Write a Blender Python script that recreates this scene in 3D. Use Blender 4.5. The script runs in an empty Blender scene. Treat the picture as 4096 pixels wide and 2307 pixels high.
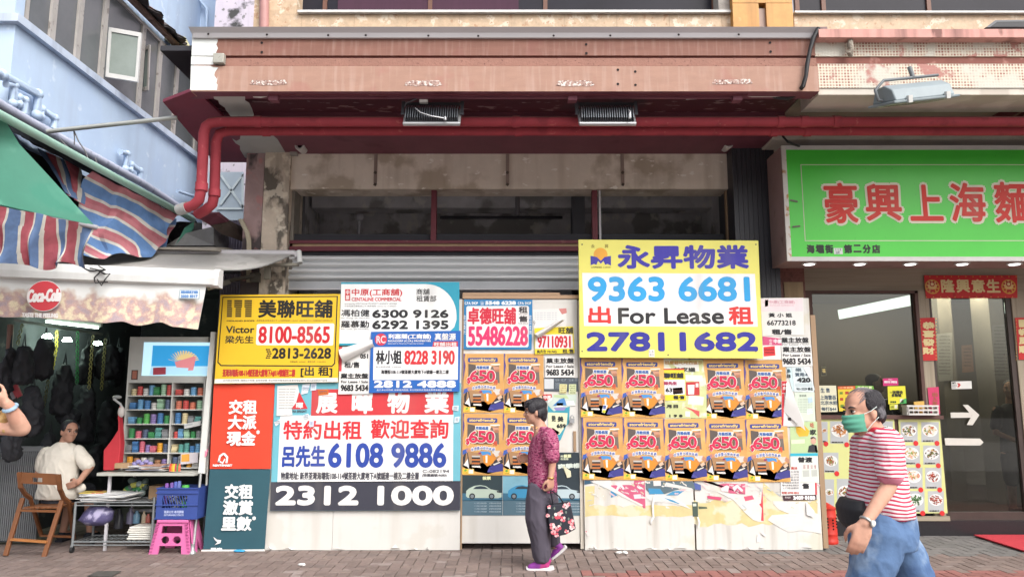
import bpy, bmesh, math, random
from mathutils import Vector, Matrix, Euler
R = math.radians
sc = bpy.context.scene
COL = sc.collection
# ------------------------------------------------------------------ camera
PITCH, HC, F, CX, CY = math.atan(.1458), 1.5, 3000., 2048., 1153.5
cam = bpy.data.cameras.new('camera')
camo = bpy.data.objects.new('camera', cam)
COL.objects.link(camo)
camo.location = (0, 0, HC)
camo.rotation_euler = (math.pi/2 + PITCH, 0, 0)
cam.sensor_width = 36
cam.lens = 36*F/4096
cam.clip_start, cam.clip_end = .05, 500
sc.camera = camo
# ------------------------------------------------------------------ sky and sun (bright overcast)
SUN_EL, SUN_AZ = R(46), R(145)
w = bpy.data.worlds.new('World')
sc.world = w
w.use_nodes = True
nt = w.node_tree
bg = nt.nodes['Background']
sky = nt.nodes.new('ShaderNodeTexSky')
sky.sky_type = 'NISHITA'
sky.sun_disc = False
sky.sun_elevation = SUN_EL
sky.sun_rotation = SUN_AZ
sky.dust_density = 6
sky.air_density = 1.0
hs = nt.nodes.new('ShaderNodeHueSaturation')
hs.inputs['Saturation'].default_value = .35
nt.links.new(sky.outputs[0], hs.inputs['Color'])
nt.links.new(hs.outputs[0], bg.inputs[0])
bg.inputs[1].default_value = .15
sl = bpy.data.lights.new('sun', 'SUN')
sl.energy = 0.75
sl.angle = R(40)
sl.color = (1, .98, .95)
so = bpy.data.objects.new('sun', sl)
COL.objects.link(so)
sd = Vector((math.sin(SUN_AZ)*math.cos(SUN_EL), math.cos(SUN_AZ)*math.cos(SUN_EL), math.sin(SUN_EL)))
so.rotation_euler = sd.to_track_quat('Z', 'Y').to_euler()
sc.view_settings.view_transform = 'Standard'
sc.view_settings.look = 'None'
sc.view_settings.exposure = 0.86
sc.view_settings.gamma = 1
sc.cycles.max_bounces = 8
sc.cycles.transparent_max_bounces = 12
# ------------------------------------------------------------------ photo pixel + real depth -> point in the world
sp, cp = math.sin(PITCH), math.cos(PITCH)
def ray(u, v):
 q = (CY-v)/F
 return ((u-CX)/F, cp-sp*q, sp+cp*q)
def at(u, v, Y):
 d = ray(u, v); t = Y/d[1]
 return Vector((d[0]*t, Y, HC+d[2]*t))
def atX(u, v, X):
 d = ray(u, v); t = X/d[0]
 return Vector((X, d[1]*t, HC+d[2]*t))
def atZ(u, v, Z):
 d = ray(u, v); t = (Z-HC)/d[2]
 return Vector((d[0]*t, d[1]*t, Z))
ZT = {1:(0,0,.7944),2:(0,1000,.9006),3:(800,0,.4845),4:(2048,0,.4824),5:(3000,0,.758),6:(3000,1000,.9006),
      7:(800,1100,.8321),8:(1800,900,.9696),'a':(0,1250,.6887),'b':(440,1300,.6548),'w':(2000,1540,.5284),
      'm':(3250,1500,.5562),'p':(1840,1400,.4686),'q':(2320,1400,.4685),'r':(2980,1150,.7243),'s':(3200,1050,.7922),
      't':(640,750,.3446),'g':(1100,600,.7376),'e':(0,400,.4825),'c':(0,1050,.3339),'h':(2300,1900,.396),
      'u':(400,0,.2895),'f1':(0,2150,.795),'D':(0,0,1.5901),'S':(0,0,1.)}
def z(k, x, y):
 a = ZT[k]
 return (a[0]+x*a[2], a[1]+y*a[2])
def pt(k, x, y, Y): return at(*z(k, x, y), Y)
# ------------------------------------------------------------------ materials
def C(h, k=1.):
 h = h.lstrip('#')
 o = []
 for i in (0, 2, 4):
  c = int(h[i:i+2], 16)/255
  c = c/12.92 if c <= .04045 else ((c+.055)/1.055)**2.4
  o.append(min(1, c*k))
 return (*o, 1)
_mats = {}
def M(name, h, rough=.6, var=.1, scale=6., bump=.0, bscale=None, metal=0., spec=.4, streak=None, spots=None, spots2=None,
      emit=None, k=.88, bands=None, stretch=None, dust=None, rnd=False):
 if name in _mats: return _mats[name]
 m = bpy.data.materials.new(name); m.use_nodes = True
 n, L = m.node_tree.nodes, m.node_tree.links
 b = n['Principled BSDF']
 c = C(h, k)
 tc = n.new('ShaderNodeTexCoord')
 vec = tc.outputs['Object']
 if stretch:
  mp = n.new('ShaderNodeMapping'); mp.inputs['Scale'].default_value = stretch
  L.new(vec, mp.inputs[0]); svec = mp.outputs[0]
 else: svec = vec
 nz = n.new('ShaderNodeTexNoise'); nz.inputs['Scale'].default_value = scale; nz.inputs['Detail'].default_value = 6
 nz.inputs['Roughness'].default_value = .65
 L.new(svec, nz.inputs['Vector'])
 rp = n.new('ShaderNodeValToRGB')
 rp.color_ramp.elements[0].position = .3; rp.color_ramp.elements[1].position = .7
 rp.color_ramp.elements[0].color = (*[x*(1-var) for x in c[:3]], 1)
 rp.color_ramp.elements[1].color = (*[min(1, x*(1+var*.6)) for x in c[:3]], 1)
 L.new(nz.outputs[0], rp.inputs[0])
 out = rp.outputs[0]
 def layer(colr, fac_out, amount):
  nonlocal out
  mx = n.new('ShaderNodeMixRGB')
  mm = n.new('ShaderNodeMath'); mm.operation = 'MULTIPLY'; mm.inputs[1].default_value = amount
  L.new(fac_out, mm.inputs[0]); L.new(mm.outputs[0], mx.inputs[0])
  L.new(out, mx.inputs[1]); mx.inputs[2].default_value = C(colr, k)
  out = mx.outputs[0]
 def noise_mask(scl, lo, hi, st=None, detail=5):
  v = vec
  if st:
   mp = n.new('ShaderNodeMapping'); mp.inputs['Scale'].default_value = st
   L.new(vec, mp.inputs[0]); v = mp.outputs[0]
  q = n.new('ShaderNodeTexNoise'); q.inputs['Scale'].default_value = scl; q.inputs['Detail'].default_value = detail
  L.new(v, q.inputs['Vector'])
  r = n.new('ShaderNodeMapRange'); r.inputs['From Min'].default_value = lo; r.inputs['From Max'].default_value = hi
  L.new(q.outputs[0], r.inputs['Value'])
  return r.outputs[0]
 if streak: layer(streak[0], noise_mask(streak[2] if len(streak) > 2 else 9, .5, .75, (1, 1, .08)), streak[1])
 for s in (spots, spots2):
  if s: layer(s[0], noise_mask(s[2], s[3], s[3]+.06, s[4] if len(s) > 4 else None), s[1])
 if rnd:
  oi = n.new('ShaderNodeObjectInfo'); r = n.new('ShaderNodeMapRange'); r.inputs['To Min'].default_value = .8; r.inputs['To Max'].default_value = 1.1; L.new(oi.outputs['Random'], r.inputs[0])
  vm = n.new('ShaderNodeVectorMath'); vm.operation = 'SCALE'; L.new(out, vm.inputs[0]); L.new(r.outputs[0], vm.inputs['Scale']); out = vm.outputs[0]
 if dust:
  ge = n.new('ShaderNodeNewGeometry'); sx = n.new('ShaderNodeSeparateXYZ'); L.new(ge.outputs['Normal'], sx.inputs[0])
  r = n.new('ShaderNodeMapRange'); r.inputs['From Min'].default_value = .35; r.inputs['From Max'].default_value = .8; L.new(sx.outputs[2], r.inputs['Value'])
  layer(dust, r.outputs[0], .85)
 L.new(out, b.inputs['Base Color'])
 b.inputs['Roughness'].default_value = rough
 b.inputs['Metallic'].default_value = metal
 b.inputs['Specular IOR Level'].default_value = spec
 if bump:
  q = n.new('ShaderNodeTexNoise'); q.inputs['Scale'].default_value = bscale or scale*4; q.inputs['Detail'].default_value = 5
  L.new(svec, q.inputs['Vector'])
  bp = n.new('ShaderNodeBump'); bp.inputs['Strength'].default_value = min(1, bump*4); bp.inputs['Distance'].default_value = .02*bump*4
  L.new(q.outputs[0], bp.inputs['Height']); L.new(bp.outputs[0], b.inputs['Normal'])
 if emit:
  L.new(out, b.inputs['Emission Color']); b.inputs['Emission Strength'].default_value = emit
 _mats[name] = m
 return m
def emat(name, h, s):
 if name in _mats: return _mats[name]
 m = bpy.data.materials.new(name); m.use_nodes = True
 b = m.node_tree.nodes['Principled BSDF']
 b.inputs['Base Color'].default_value = C(h, .8)
 b.inputs['Emission Color'].default_value = C(h); b.inputs['Emission Strength'].default_value = s
 _mats[name] = m
 return m
def P(h):
 return M('ink_'+h.lstrip('#'), h, rough=.55, var=.09, scale=3, k=.92, streak=('#8a857c', .2, 5))
def uvmat(name, stops, axis=0, rough=.6, bump=.3, var=.12, scale=5., spec=.3, interp='CONSTANT', k=.88):
 """cloth printed with a run of colours along one UV axis"""
 if name in _mats: return _mats[name]
 m = bpy.data.materials.new(name); m.use_nodes = True
 n, L = m.node_tree.nodes, m.node_tree.links
 b = n['Principled BSDF']
 uv = n.new('ShaderNodeUVMap'); sx = n.new('ShaderNodeSeparateXYZ'); L.new(uv.outputs[0], sx.inputs[0])
 fr = n.new('ShaderNodeMath'); fr.operation = 'FRACT'; L.new(sx.outputs[axis], fr.inputs[0])
 rp = n.new('ShaderNodeValToRGB'); rp.color_ramp.interpolation = interp
 e = rp.color_ramp.elements
 while len(e) < len(stops): e.new(.5)
 for i, (p, h) in enumerate(stops): e[i].position = p; e[i].color = C(h, k)
 L.new(fr.outputs[0], rp.inputs[0])
 tc = n.new('ShaderNodeTexCoord')
 nz = n.new('ShaderNodeTexNoise'); nz.inputs['Scale'].default_value = scale; nz.inputs['Detail'].default_value = 5
 L.new(tc.outputs['Object'], nz.inputs['Vector'])
 mr = n.new('ShaderNodeMapRange'); mr.inputs['To Min'].default_value = 1-var*1.5; mr.inputs['To Max'].default_value = 1+var
 mr.inputs['From Min'].default_value = .3; mr.inputs['From Max'].default_value = .7
 L.new(nz.outputs[0], mr.inputs['Value'])
 vm = n.new('ShaderNodeVectorMath'); vm.operation = 'SCALE'
 L.new(rp.outputs[0], vm.inputs[0]); L.new(mr.outputs[0], vm.inputs['Scale'])
 L.new(vm.outputs[0], b.inputs['Base Color'])
 b.inputs['Roughness'].default_value = rough; b.inputs['Specular IOR Level'].default_value = spec
 if bump:
  bp = n.new('ShaderNodeBump'); bp.inputs['Strength'].default_value = bump; bp.inputs['Distance'].default_value = .03
  n2 = n.new('ShaderNodeTexNoise'); n2.inputs['Scale'].default_value = scale*2.5
  L.new(tc.outputs['Object'], n2.inputs['Vector'])
  L.new(n2.outputs[0], bp.inputs['Height']); L.new(bp.outputs[0], b.inputs['Normal'])
 _mats[name] = m
 return m
def glassmat(name, h, tint, gloss=.06, rough=.02):
 if name in _mats: return _mats[name]
 m = bpy.data.materials.new(name); m.use_nodes = True
 n, L = m.node_tree.nodes, m.node_tree.links
 n.remove(n['Principled BSDF'])
 tr = n.new('ShaderNodeBsdfTransparent'); tr.inputs[0].default_value = C(h, tint)
 gl = n.new('ShaderNodeBsdfGlossy'); gl.inputs['Roughness'].default_value = rough
 mx = n.new('ShaderNodeMixShader'); mx.inputs[0].default_value = gloss
 fr = n.new('ShaderNodeFresnel'); fr.inputs[0].default_value = 1.5
 mm = n.new('ShaderNodeMath'); mm.operation = 'MULTIPLY'; mm.inputs[1].default_value = gloss/.04
 L.new(fr.outputs[0], mm.inputs[0]); L.new(mm.outputs[0], mx.inputs[0])
 L.new(tr.outputs[0], mx.inputs[1]); L.new(gl.outputs[0], mx.inputs[2])
 L.new(mx.outputs[0], n['Material Output'].inputs[0])
 _mats[name] = m
 return m
# ------------------------------------------------------------------ objects
ORG = {}
def tag(o, label, cat, group=None, kind=None):
 if label: o['label'] = label
 if cat: o['category'] = cat
 if group: o['group'] = group
 if kind: o['kind'] = kind
 return o
def thing(name, label, cat, loc, group=None):
 o = bpy.data.objects.new(name, None); COL.objects.link(o)
 o.empty_display_size = .1
 o.location = loc; ORG[o.name] = Vector(loc)
 return tag(o, label, cat, group)
def copy_tree(o, loc, label=None, rot=None):
 r = o.copy(); COL.objects.link(r); r.location = loc
 if rot: r.rotation_euler = rot
 if label: r['label'] = label
 for ch in list(o.children):
  c = ch.copy(); COL.objects.link(c); c.parent = r
  for g in list(ch.children):
   d = g.copy(); COL.objects.link(d); d.parent = c
 return r
_txt = {}
def glyphs(body, shear=0.):
 key = (body, shear)
 if key not in _txt:
  c = bpy.data.curves.new('t', 'FONT'); c.body = body; c.size = 1; c.fill_mode = 'FRONT'; c.resolution_u = 4
  c.shear = shear; c.space_line = .95
  o = bpy.data.objects.new('t', c); COL.objects.link(o)
  me = bpy.data.meshes.new_from_object(o.evaluated_get(bpy.context.evaluated_depsgraph_get()))
  vs = [(v.co.x, v.co.y) for v in me.vertices]
  fs = [tuple(p.vertices) for p in me.polygons]
  bpy.data.objects.remove(o); bpy.data.curves.remove(c); bpy.data.meshes.remove(me)
  if not vs: vs, fs = [(0, 0), (1, 0), (1, 1)], []
  xs = [a[0] for a in vs]; ys = [a[1] for a in vs]
  _txt[key] = (vs, fs, min(xs), max(xs), min(ys), max(ys))
 return _txt[key]
class MB:
 def __init__(s): s.v, s.f, s.mi, s.mats, s.sm, s.uv = [], [], [], [], [], {}
 def midx(s, mat):
  if mat not in s.mats: s.mats.append(mat)
  return s.mats.index(mat)
 def add(s, vs, fs, mat, smooth=False, uvs=None):
  b = len(s.v); i = s.midx(mat)
  s.v += [tuple(v) for v in vs]
  for f in fs:
   if uvs: s.uv[len(s.f)] = [uvs[q] for q in f]
   s.f.append(tuple(q+b for q in f)); s.mi.append(i); s.sm.append(smooth)
  return s
 def box(s, x0, x1, y0, y1, z0, z1, mat):
  if x0 > x1: x0, x1 = x1, x0
  if y0 > y1: y0, y1 = y1, y0
  if z0 > z1: z0, z1 = z1, z0
  vs = [(x, y, q) for q in (z0, z1) for y in (y0, y1) for x in (x0, x1)]
  return s.add(vs, [(0,2,3,1),(4,5,7,6),(0,1,5,4),(2,6,7,3),(0,4,6,2),(1,3,7,5)], mat)
 def obox(s, c, size, mat, rot=(0, 0, 0)):
  m = Euler(rot).to_matrix() if not isinstance(rot, Matrix) else rot
  c = Vector(c)
  vs = [c+m@Vector((x*size[0]/2, y*size[1]/2, q*size[2]/2)) for q in (-1, 1) for y in (-1, 1) for x in (-1, 1)]
  return s.add(vs, [(0,2,3,1),(4,5,7,6),(0,1,5,4),(2,6,7,3),(0,4,6,2),(1,3,7,5)], mat)
 def beam(s, p0, p1, wd, th, mat, side=(0, 1, 0)):
  p0, p1 = Vector(p0), Vector(p1); d = (p1-p0); L = d.length; d.normalize()
  y = Vector(side); y = (y-d*y.dot(d)).normalized(); x = y.cross(d)
  m = Matrix((x, y, d)).transposed()
  return s.obox((p0+p1)/2, (wd, th, L), mat, m)
 def pbox(s, k, x0, y0, x1, y1, Y, mat, th=.01):
  a, b = pt(k, x0, (y0+y1)/2, Y), pt(k, x1, (y0+y1)/2, Y)
  t, q = pt(k, (x0+x1)/2, y0, Y), pt(k, (x0+x1)/2, y1, Y)
  return s.box(a.x, b.x, Y, Y+th, q.z, t.z, mat)
 def pquad(s, k, pts, Y, mat, th=.0):
  P_ = [pt(k, x, y, Y) for x, y in pts]
  n = len(P_)
  ar = sum(P_[i].x*P_[(i+1) % n].z-P_[(i+1) % n].x*P_[i].z for i in range(n))
  if ar < 0: P_.reverse()
  if th <= 0: return s.add(P_, [tuple(range(n))], mat)
  B = [p+Vector((0, th, 0)) for p in P_]
  fs = [tuple(range(n)), tuple(range(2*n-1, n-1, -1))]+[((i+1) % n, i, i+n, (i+1) % n+n) for i in range(n)]
  return s.add(P_+B, fs, mat)
 def prism(s, pts, d, mat, smooth=False):
  n = len(pts); P_ = [Vector(p) for p in pts]; d = Vector(d)
  fs = [tuple(range(n)), tuple(range(2*n-1, n-1, -1))]+[((i+1) % n, i, i+n, (i+1) % n+n) for i in range(n)]
  return s.add(P_+[p+d for p in P_], fs, mat, smooth)
 def tube(s, path, r, mat, n=10, cap=True, flat=1., round_=False):
  path = [Vector(p) for p in path]; m = len(path)
  rr = list(r) if isinstance(r, (list, tuple)) else [r]*m
  if round_:
   d0, d1 = (path[0]-path[1]).normalized(), (path[-1]-path[-2]).normalized()
   path = [path[0]+d0*rr[0]*.92, path[0]+d0*rr[0]*.6]+path+[path[-1]+d1*rr[-1]*.6, path[-1]+d1*rr[-1]*.92]
   rr = [rr[0]*.4, rr[0]*.8]+rr+[rr[-1]*.8, rr[-1]*.4]; m = len(path)
  vs, fs = [], []
  d = (path[1]-path[0]).normalized()
  up = Vector((0, 0, 1)) if abs(d.z) < .9 else Vector((0, 1, 0))
  x = d.cross(up).normalized()
  for i in range(m):
   t = (path[min(i+1, m-1)]-path[max(i-1, 0)]).normalized()
   x = (x-t*x.dot(t)).normalized(); y = t.cross(x)
   for j in range(n):
    a = 2*math.pi*j/n
    vs.append(path[i]+(x*math.cos(a)+y*math.sin(a)*flat)*rr[i])
  for i in range(m-1):
   for j in range(n): fs.append((i*n+j, i*n+(j+1) % n, (i+1)*n+(j+1) % n, (i+1)*n+j))
  if cap: fs += [tuple(range(n-1, -1, -1)), tuple(range((m-1)*n, m*n))]
  return s.add(vs, fs, mat, True)
 def loft(s, rings, mat, n=16, smooth=True):
  vs, fs = [], []
  for cx_, cy_, zz, rx, ry in rings:
   for j in range(n):
    a = 2*math.pi*j/n
    vs.append((cx_+rx*math.cos(a), cy_+ry*math.sin(a), zz))
  for i in range(len(rings)-1):
   for j in range(n): fs.append((i*n+j, i*n+(j+1) % n, (i+1)*n+(j+1) % n, (i+1)*n+j))
  fs += [tuple(range(n-1, -1, -1)), tuple(range((len(rings)-1)*n, len(rings)*n))]
  return s.add(vs, fs, mat, smooth)
 def ell(s, c, r, mat, rot=None, nu=14, nv=9):
  m = rot if rot is not None else Matrix.Identity(3)
  c = Vector(c); vs, fs = [], []
  for i in range(nv+1):
   th = math.pi*i/nv
   for j in range(nu):
    a = 2*math.pi*j/nu
    vs.append(c+m@Vector((r[0]*math.sin(th)*math.cos(a), r[1]*math.sin(th)*math.sin(a), r[2]*math.cos(th))))
  for i in range(nv):
   for j in range(nu): fs.append(((i+1)*nu+j, (i+1)*nu+(j+1) % nu, i*nu+(j+1) % nu, i*nu+j))
  return s.add(vs, fs, mat, True)
 def lathe(s, prof, c, mat, n=20, axis='Z'):
  c = Vector(c); vs, fs = [], []
  for r, q in prof:
   for j in range(n):
    a = 2*math.pi*j/n; x, y = r*math.cos(a), r*math.sin(a)
    vs.append(c+(Vector((x, y, q)) if axis == 'Z' else Vector((x, q, y)) if axis == 'Y' else Vector((q, x, y))))
  for i in range(len(prof)-1):
   for j in range(n): fs.append((i*n+j, i*n+(j+1) % n, (i+1)*n+(j+1) % n, (i+1)*n+j))
  fs += [tuple(range(n-1, -1, -1)), tuple(range((len(prof)-1)*n, len(prof)*n))]
  return s.add(vs, fs, mat, True)
 def disc(s, c, r, mat, n=28, rz=None):
  c = Vector(c); rz = rz or r
  return s.add([c+Vector((r*math.cos(2*math.pi*j/n), 0, rz*math.sin(2*math.pi*j/n))) for j in range(n)], [tuple(range(n))], mat)
 def grid(s, fn, nu, nv, mat, smooth=True, uvf=None):
  vs = [fn(i/nu, j/nv) for j in range(nv+1) for i in range(nu+1)]
  uvs = [(uvf(i/nu, j/nv) if uvf else (i/nu, j/nv)) for j in range(nv+1) for i in range(nu+1)]
  fs = [(j*(nu+1)+i, j*(nu+1)+i+1, (j+1)*(nu+1)+i+1, (j+1)*(nu+1)+i) for j in range(nv) for i in range(nu)]
  return s.add(vs, fs, mat, smooth, uvs)
 def textw(s, body, x0, z0, x1, z1, Y, mat, bold=0., rot=0., shear=0., keep=False, fr=None):
  """lettering filling the rectangle (x0,z0)-(x1,z1) of the upright plane Y; bold in metres"""
  vs, fs, a0, a1, b0, b1 = glyphs(body, shear)
  sx, sy = (x1-x0)/(a1-a0), (z1-z0)/(b1-b0)
  if keep:
   q = min(abs(sx), abs(sy)); sx = math.copysign(q, sx); sy = q
  cx_, cz = (x0+x1)/2, (z0+z1)/2; ma, mb = (a0+a1)/2, (b0+b1)/2
  ca, sa = math.cos(rot), math.sin(rot)
  sh = [(0, 0)]
  if bold: sh += [(bold*math.cos(i*math.pi/4), bold*math.sin(i*math.pi/4)) for i in range(8)]
  for i, (dx, dz) in enumerate(sh):
   o = []
   for x, y in vs:
    px, pz = (x-ma)*sx+dx, (y-mb)*sy+dz
    px, pz = px*ca-pz*sa, px*sa+pz*ca
    o.append((cx_+px, Y-i*.00012, cz+pz))
   s.add(o, fs if sx > 0 else [tuple(reversed(f)) for f in fs], mat)
  return s
 def text(s, k, body, x0, y0, x1, y1, Y, mat, bold=0., rot=0., shear=0., inset=True):
  ym, xm = (y0+y1)/2, (x0+x1)/2
  a, b, t, q = pt(k, x0, ym, Y), pt(k, x1, ym, Y), pt(k, xm, y0, Y), pt(k, xm, y1, Y)
  i = bold if inset else 0
  return s.textw(body, a.x+i, q.z+i, b.x-i, t.z-i, Y, mat, bold, rot, shear)
 def column(s, k, body, x0, y0, x1, y1, Y, mat, bold=0.):
  n = len(body); h = (y1-y0)/n
  for i, ch in enumerate(body): s.text(k, ch, x0, y0+h*(i+.06), x1, y0+h*(i+.94), Y, mat, bold)
  return s
 def build(s, name, parent=None, loc=None, bev=0., seg=2):
  org = Vector((0, 0, 0))
  if parent is not None: org = ORG[parent.name]
  elif loc is not None: org = Vector(loc)
  me = bpy.data.meshes.new(name)
  me.from_pydata([(a[0]-org.x, a[1]-org.y, a[2]-org.z) for a in s.v], [], s.f)
  for m in s.mats: me.materials.append(m)
  me.polygons.foreach_set('material_index', s.mi)
  me.polygons.foreach_set('use_smooth', s.sm)
  if s.uv:
   ul = me.uv_layers.new(name='UVMap')
   for p in me.polygons:
    if p.index in s.uv:
     for li, q in zip(p.loop_indices, s.uv[p.index]): ul.data[li].uv = q
  if bev:
   bm = bmesh.new(); bm.from_mesh(me)
   es = [e for e in bm.edges if len(e.link_faces) == 2 and e.calc_face_angle(0) > R(35)]
   bmesh.ops.bevel(bm, geom=es, offset=bev, segments=seg, affect='EDGES', clamp_overlap=True, profile=.5)
   bm.to_mesh(me); bm.free()
  if any(s.sm): me.set_sharp_from_angle(angle=R(55))
  me.update()
  o = bpy.data.objects.new(name, me); COL.objects.link(o)
  if parent is not None: o.parent = parent
  elif loc is not None: o.location = loc
  ORG[o.name] = org
  return o
from mathutils import noise as MN
def fold_mesh(vs, fs, amp, freq, st=(1, 1, .4)):
 me = bpy.data.meshes.new('f'); me.from_pydata(vs, [], fs); me.update(); o = []
 for v in me.vertices:
  p = Vector((v.co.x*st[0], v.co.y*st[1], v.co.z*st[2]))*freq; a = MN.noise(p+Vector((3.1, 7.7, 1.3))); b = 1-2*abs(MN.noise(p*1.7+Vector((v.co.z*freq*.5, 0, 9.))))
  o.append(tuple(v.co+v.normal*amp*(.6*a+.5*b*abs(b)-.1)))
 bpy.data.meshes.remove(me); return o
def single(name, mb, label, cat, loc, group=None, bev=0.):
 return tag(mb.build(name, None, loc, bev), label, cat, group)
def struct(name, mb): return tag(mb.build(name), None, None, None, 'structure')
def remesh(mb, voxel, smooth=6):
 me = bpy.data.meshes.new('r'); me.from_pydata(mb.v, [], mb.f)
 o = bpy.data.objects.new('r', me); COL.objects.link(o)
 m = o.modifiers.new('r', 'REMESH'); m.mode = 'VOXEL'; m.voxel_size = voxel
 q = o.modifiers.new('s', 'SMOOTH'); q.factor = .5; q.iterations = smooth
 r = bpy.data.meshes.new_from_object(o.evaluated_get(bpy.context.evaluated_depsgraph_get()))
 vs = [tuple(v.co) for v in r.vertices]; fs = [tuple(p.vertices) for p in r.polygons]
 bpy.data.objects.remove(o); bpy.data.meshes.remove(me); bpy.data.meshes.remove(r)
 return vs, fs
rnd = random.Random(7)
# ================================================================== the setting
def ground():
 mb = MB(); mb.box(-60, 60, -40, 60, -.3, -.012, M('joint_dirt', '#77706c', .95, .25, 9, bump=.1))
 struct('ground', mb)
 tones = [M('paver_a', '#84746e', .85, .2, 14, bump=.08, spots2=('#a99d96', .7, 26, .7), spots=('#7b6f6b', .5, 3, .55)), M('paver_b', '#7f706a', .85, .2, 15, bump=.08, spots=('#a69b97', .5, 4, .55)),
             M('paver_c', '#7a6b65', .85, .22, 13, bump=.08, spots2=('#4f4844', .7, 20, .7), spots=('#6f6561', .5, 3, .56)), M('paver_d', '#877770', .85, .2, 12, bump=.08, spots=('#857a76', .5, 5, .54))]
 reds = [M('paver_red_a', '#96655f', .85, .2, 14, bump=.08), M('paver_red_b', '#8c5d58', .85, .22, 12, bump=.08)]
 greys = [M('paver_grey_a', '#7b7876', .85, .2, 14, bump=.08), M('paver_grey_b', '#72706e', .85, .2, 12, bump=.08)]
 mb = MB(); w_, r = .1, random.Random(3)
 for i in range(-75, 80):
  for j in range(26, 95):
   k = (i-j) % 4
   if k not in (0, 3): continue
   x0, y0 = i*w_, j*w_
   x1, y1 = (x0+2*w_, y0+w_) if k == 0 else (x0+w_, y0+2*w_)
   g, b, h = .0015, .004, r.uniform(-.0015, .0015)
   cx_, cy_ = (x0+x1)/2, (y0+y1)/2
   mat = r.choice(tones)
   if 6.2 < cy_ < 6.86 and cx_ > .7+r.uniform(-.25, .25): mat = r.choice(reds)
   elif cx_ > 2.9+r.uniform(-.5, .5) and cy_ > 7.5: mat = r.choice(greys)
   x0 += g; y0 += g; x1 -= g; y1 -= g
   vs = [(x0, y0, -.02), (x1, y0, -.02), (x1, y1, -.02), (x0, y1, -.02),
                  (x0+b, y0+b, h), (x1-b, y0+b, h), (x1-b, y1-b, h), (x0+b, y1-b, h)]
   mb.add(vs, [(4,5,6,7),(0,1,5,4),(1,2,6,5),(2,3,7,6),(3,0,4,7)], mat)
 struct('pavement', mb)
 mb = MB(); mb.box(-7.5, 8, 1.3, 2.6, -.011, .0, M('kerb_stone', '#9a9896', .85, .15, 10, bump=.05)); struct('kerb', mb)
 mb = MB(); mb.box(-60, 60, -9, 1.29, -.011, -.006, M('pale_paving', '#a39c98', .9, .15, 20, bump=.08)); struct('road', mb)  # unseen; paving tone lightened to bounce light towards the soffit
ground()
maroon = M('maroon_paint', '#7c4856', .6, .15, 3, bump=.02, spots=('#5d2733', .5, 2, .58))
maroon_d = M('maroon_timber', '#6d2c38', .55, .15, 8, bump=.02, spots=('#8a5a56', .5, 9, .63))
redp = M('red_pipe_paint', '#a23c47', .75, .15, 4, bump=.02, spots=('#822f3a', .6, 5, .58), spots2=('#c0706a', .5, 16, .66), dust='#77605c')
pink = M('pink_render', '#ac8878', .8, .1, 5, bump=.05, bscale=40, streak=('#cdb6ad', .35, 22), spots=('#a7756b', .5, 2.2, .56), stretch=(1, 1, 3))
pink_shade = M('pink_render_shaded', '#8c6458', .8, .12, 5, bump=.05, bscale=40, streak=('#c3aca4', .3, 24), spots=('#8b5d55', .5, 3, .55), stretch=(.5, 1, 3))  # darker pink paints in the shade from the flashing overhang
pink_s = M('pink_render_speckled', '#9c7366', .85, .12, 6, bump=.12, bscale=50, spots=('#6e4a45', .8, 38, .61))
whitepatch = M('white_patch_paint', '#dfe3e1', .7, .06, 5, bump=.06)
greypatch = M('grey_patch_primer', '#b9bab7', .75, .06, 5, bump=.04)
galv = M('galvanised_flashing', '#c6c4c8', .5, .08, 4, metal=.1, stretch=(.2, 1, 1))
cream_tile = M('cream_marble_tile', '#cfb598', .55, .22, 13, bump=.02, spots=('#e9dcc8', .8, 9, .56), spots2=('#b28564', .7, 18, .6))
orange_tile = M('orange_stone_tile', '#cf9a55', .5, .15, 6, streak=('#a87438', .7, 12), spots=('#e0bb82', .6, 5, .58))
dark_room = M('dark_concrete', '#d2cfd3', .9, .3, 2, bump=.05, spots=('#8f8c8a', .8, 2.2, .54), spots2=('#e4e0da', .7, 5, .6))
dark_void = M('dark_void_fill', '#3a3b41', .9, .2, 2)  # dark fill put in gaps and voids in place of their shade
plaster = M('bare_plaster', '#ddd3c6', .9, .12, 2.5, bump=.05, bscale=20, spots=('#a39480', .7, 1.6, .55), spots2=('#efeae2', .9, 9, .635, (1, 1, 2)), streak=('#96836d', .5, 6), k=1)
granite = M('dark_granite', '#2c2a2d', .3, .25, 60)
wood = M('raw_timber', '#a58a6e', .7, .2, 6, stretch=(1, 1, .1), bump=.03)
woodh = M('raw_timber_lying', '#b5967a', .7, .2, 6, stretch=(.1, 1, 1), bump=.03)
weather = M('weathered_column_render', '#d6c8b6', .9, .18, 4, bump=.2, bscale=14, spots=('#4f4a45', .85, 3.6, .52, (1, 1, .6)), spots2=('#e6dcca', .85, 7, .54), streak=('#6b6158', .6, 7))
weatherp = M('weathered_pink_render', '#b59a98', .9, .2, 4, bump=.2, bscale=14, spots=('#4a4749', .9, 2.8, .49, (1, 1, .5)), spots2=('#c08a88', .8, 6, .55))
XR = 10.5
def zat(v, Y, u=2048): return at(u, v, Y).z
def xat(u, v, Y): return at(u, v, Y).x
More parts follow.
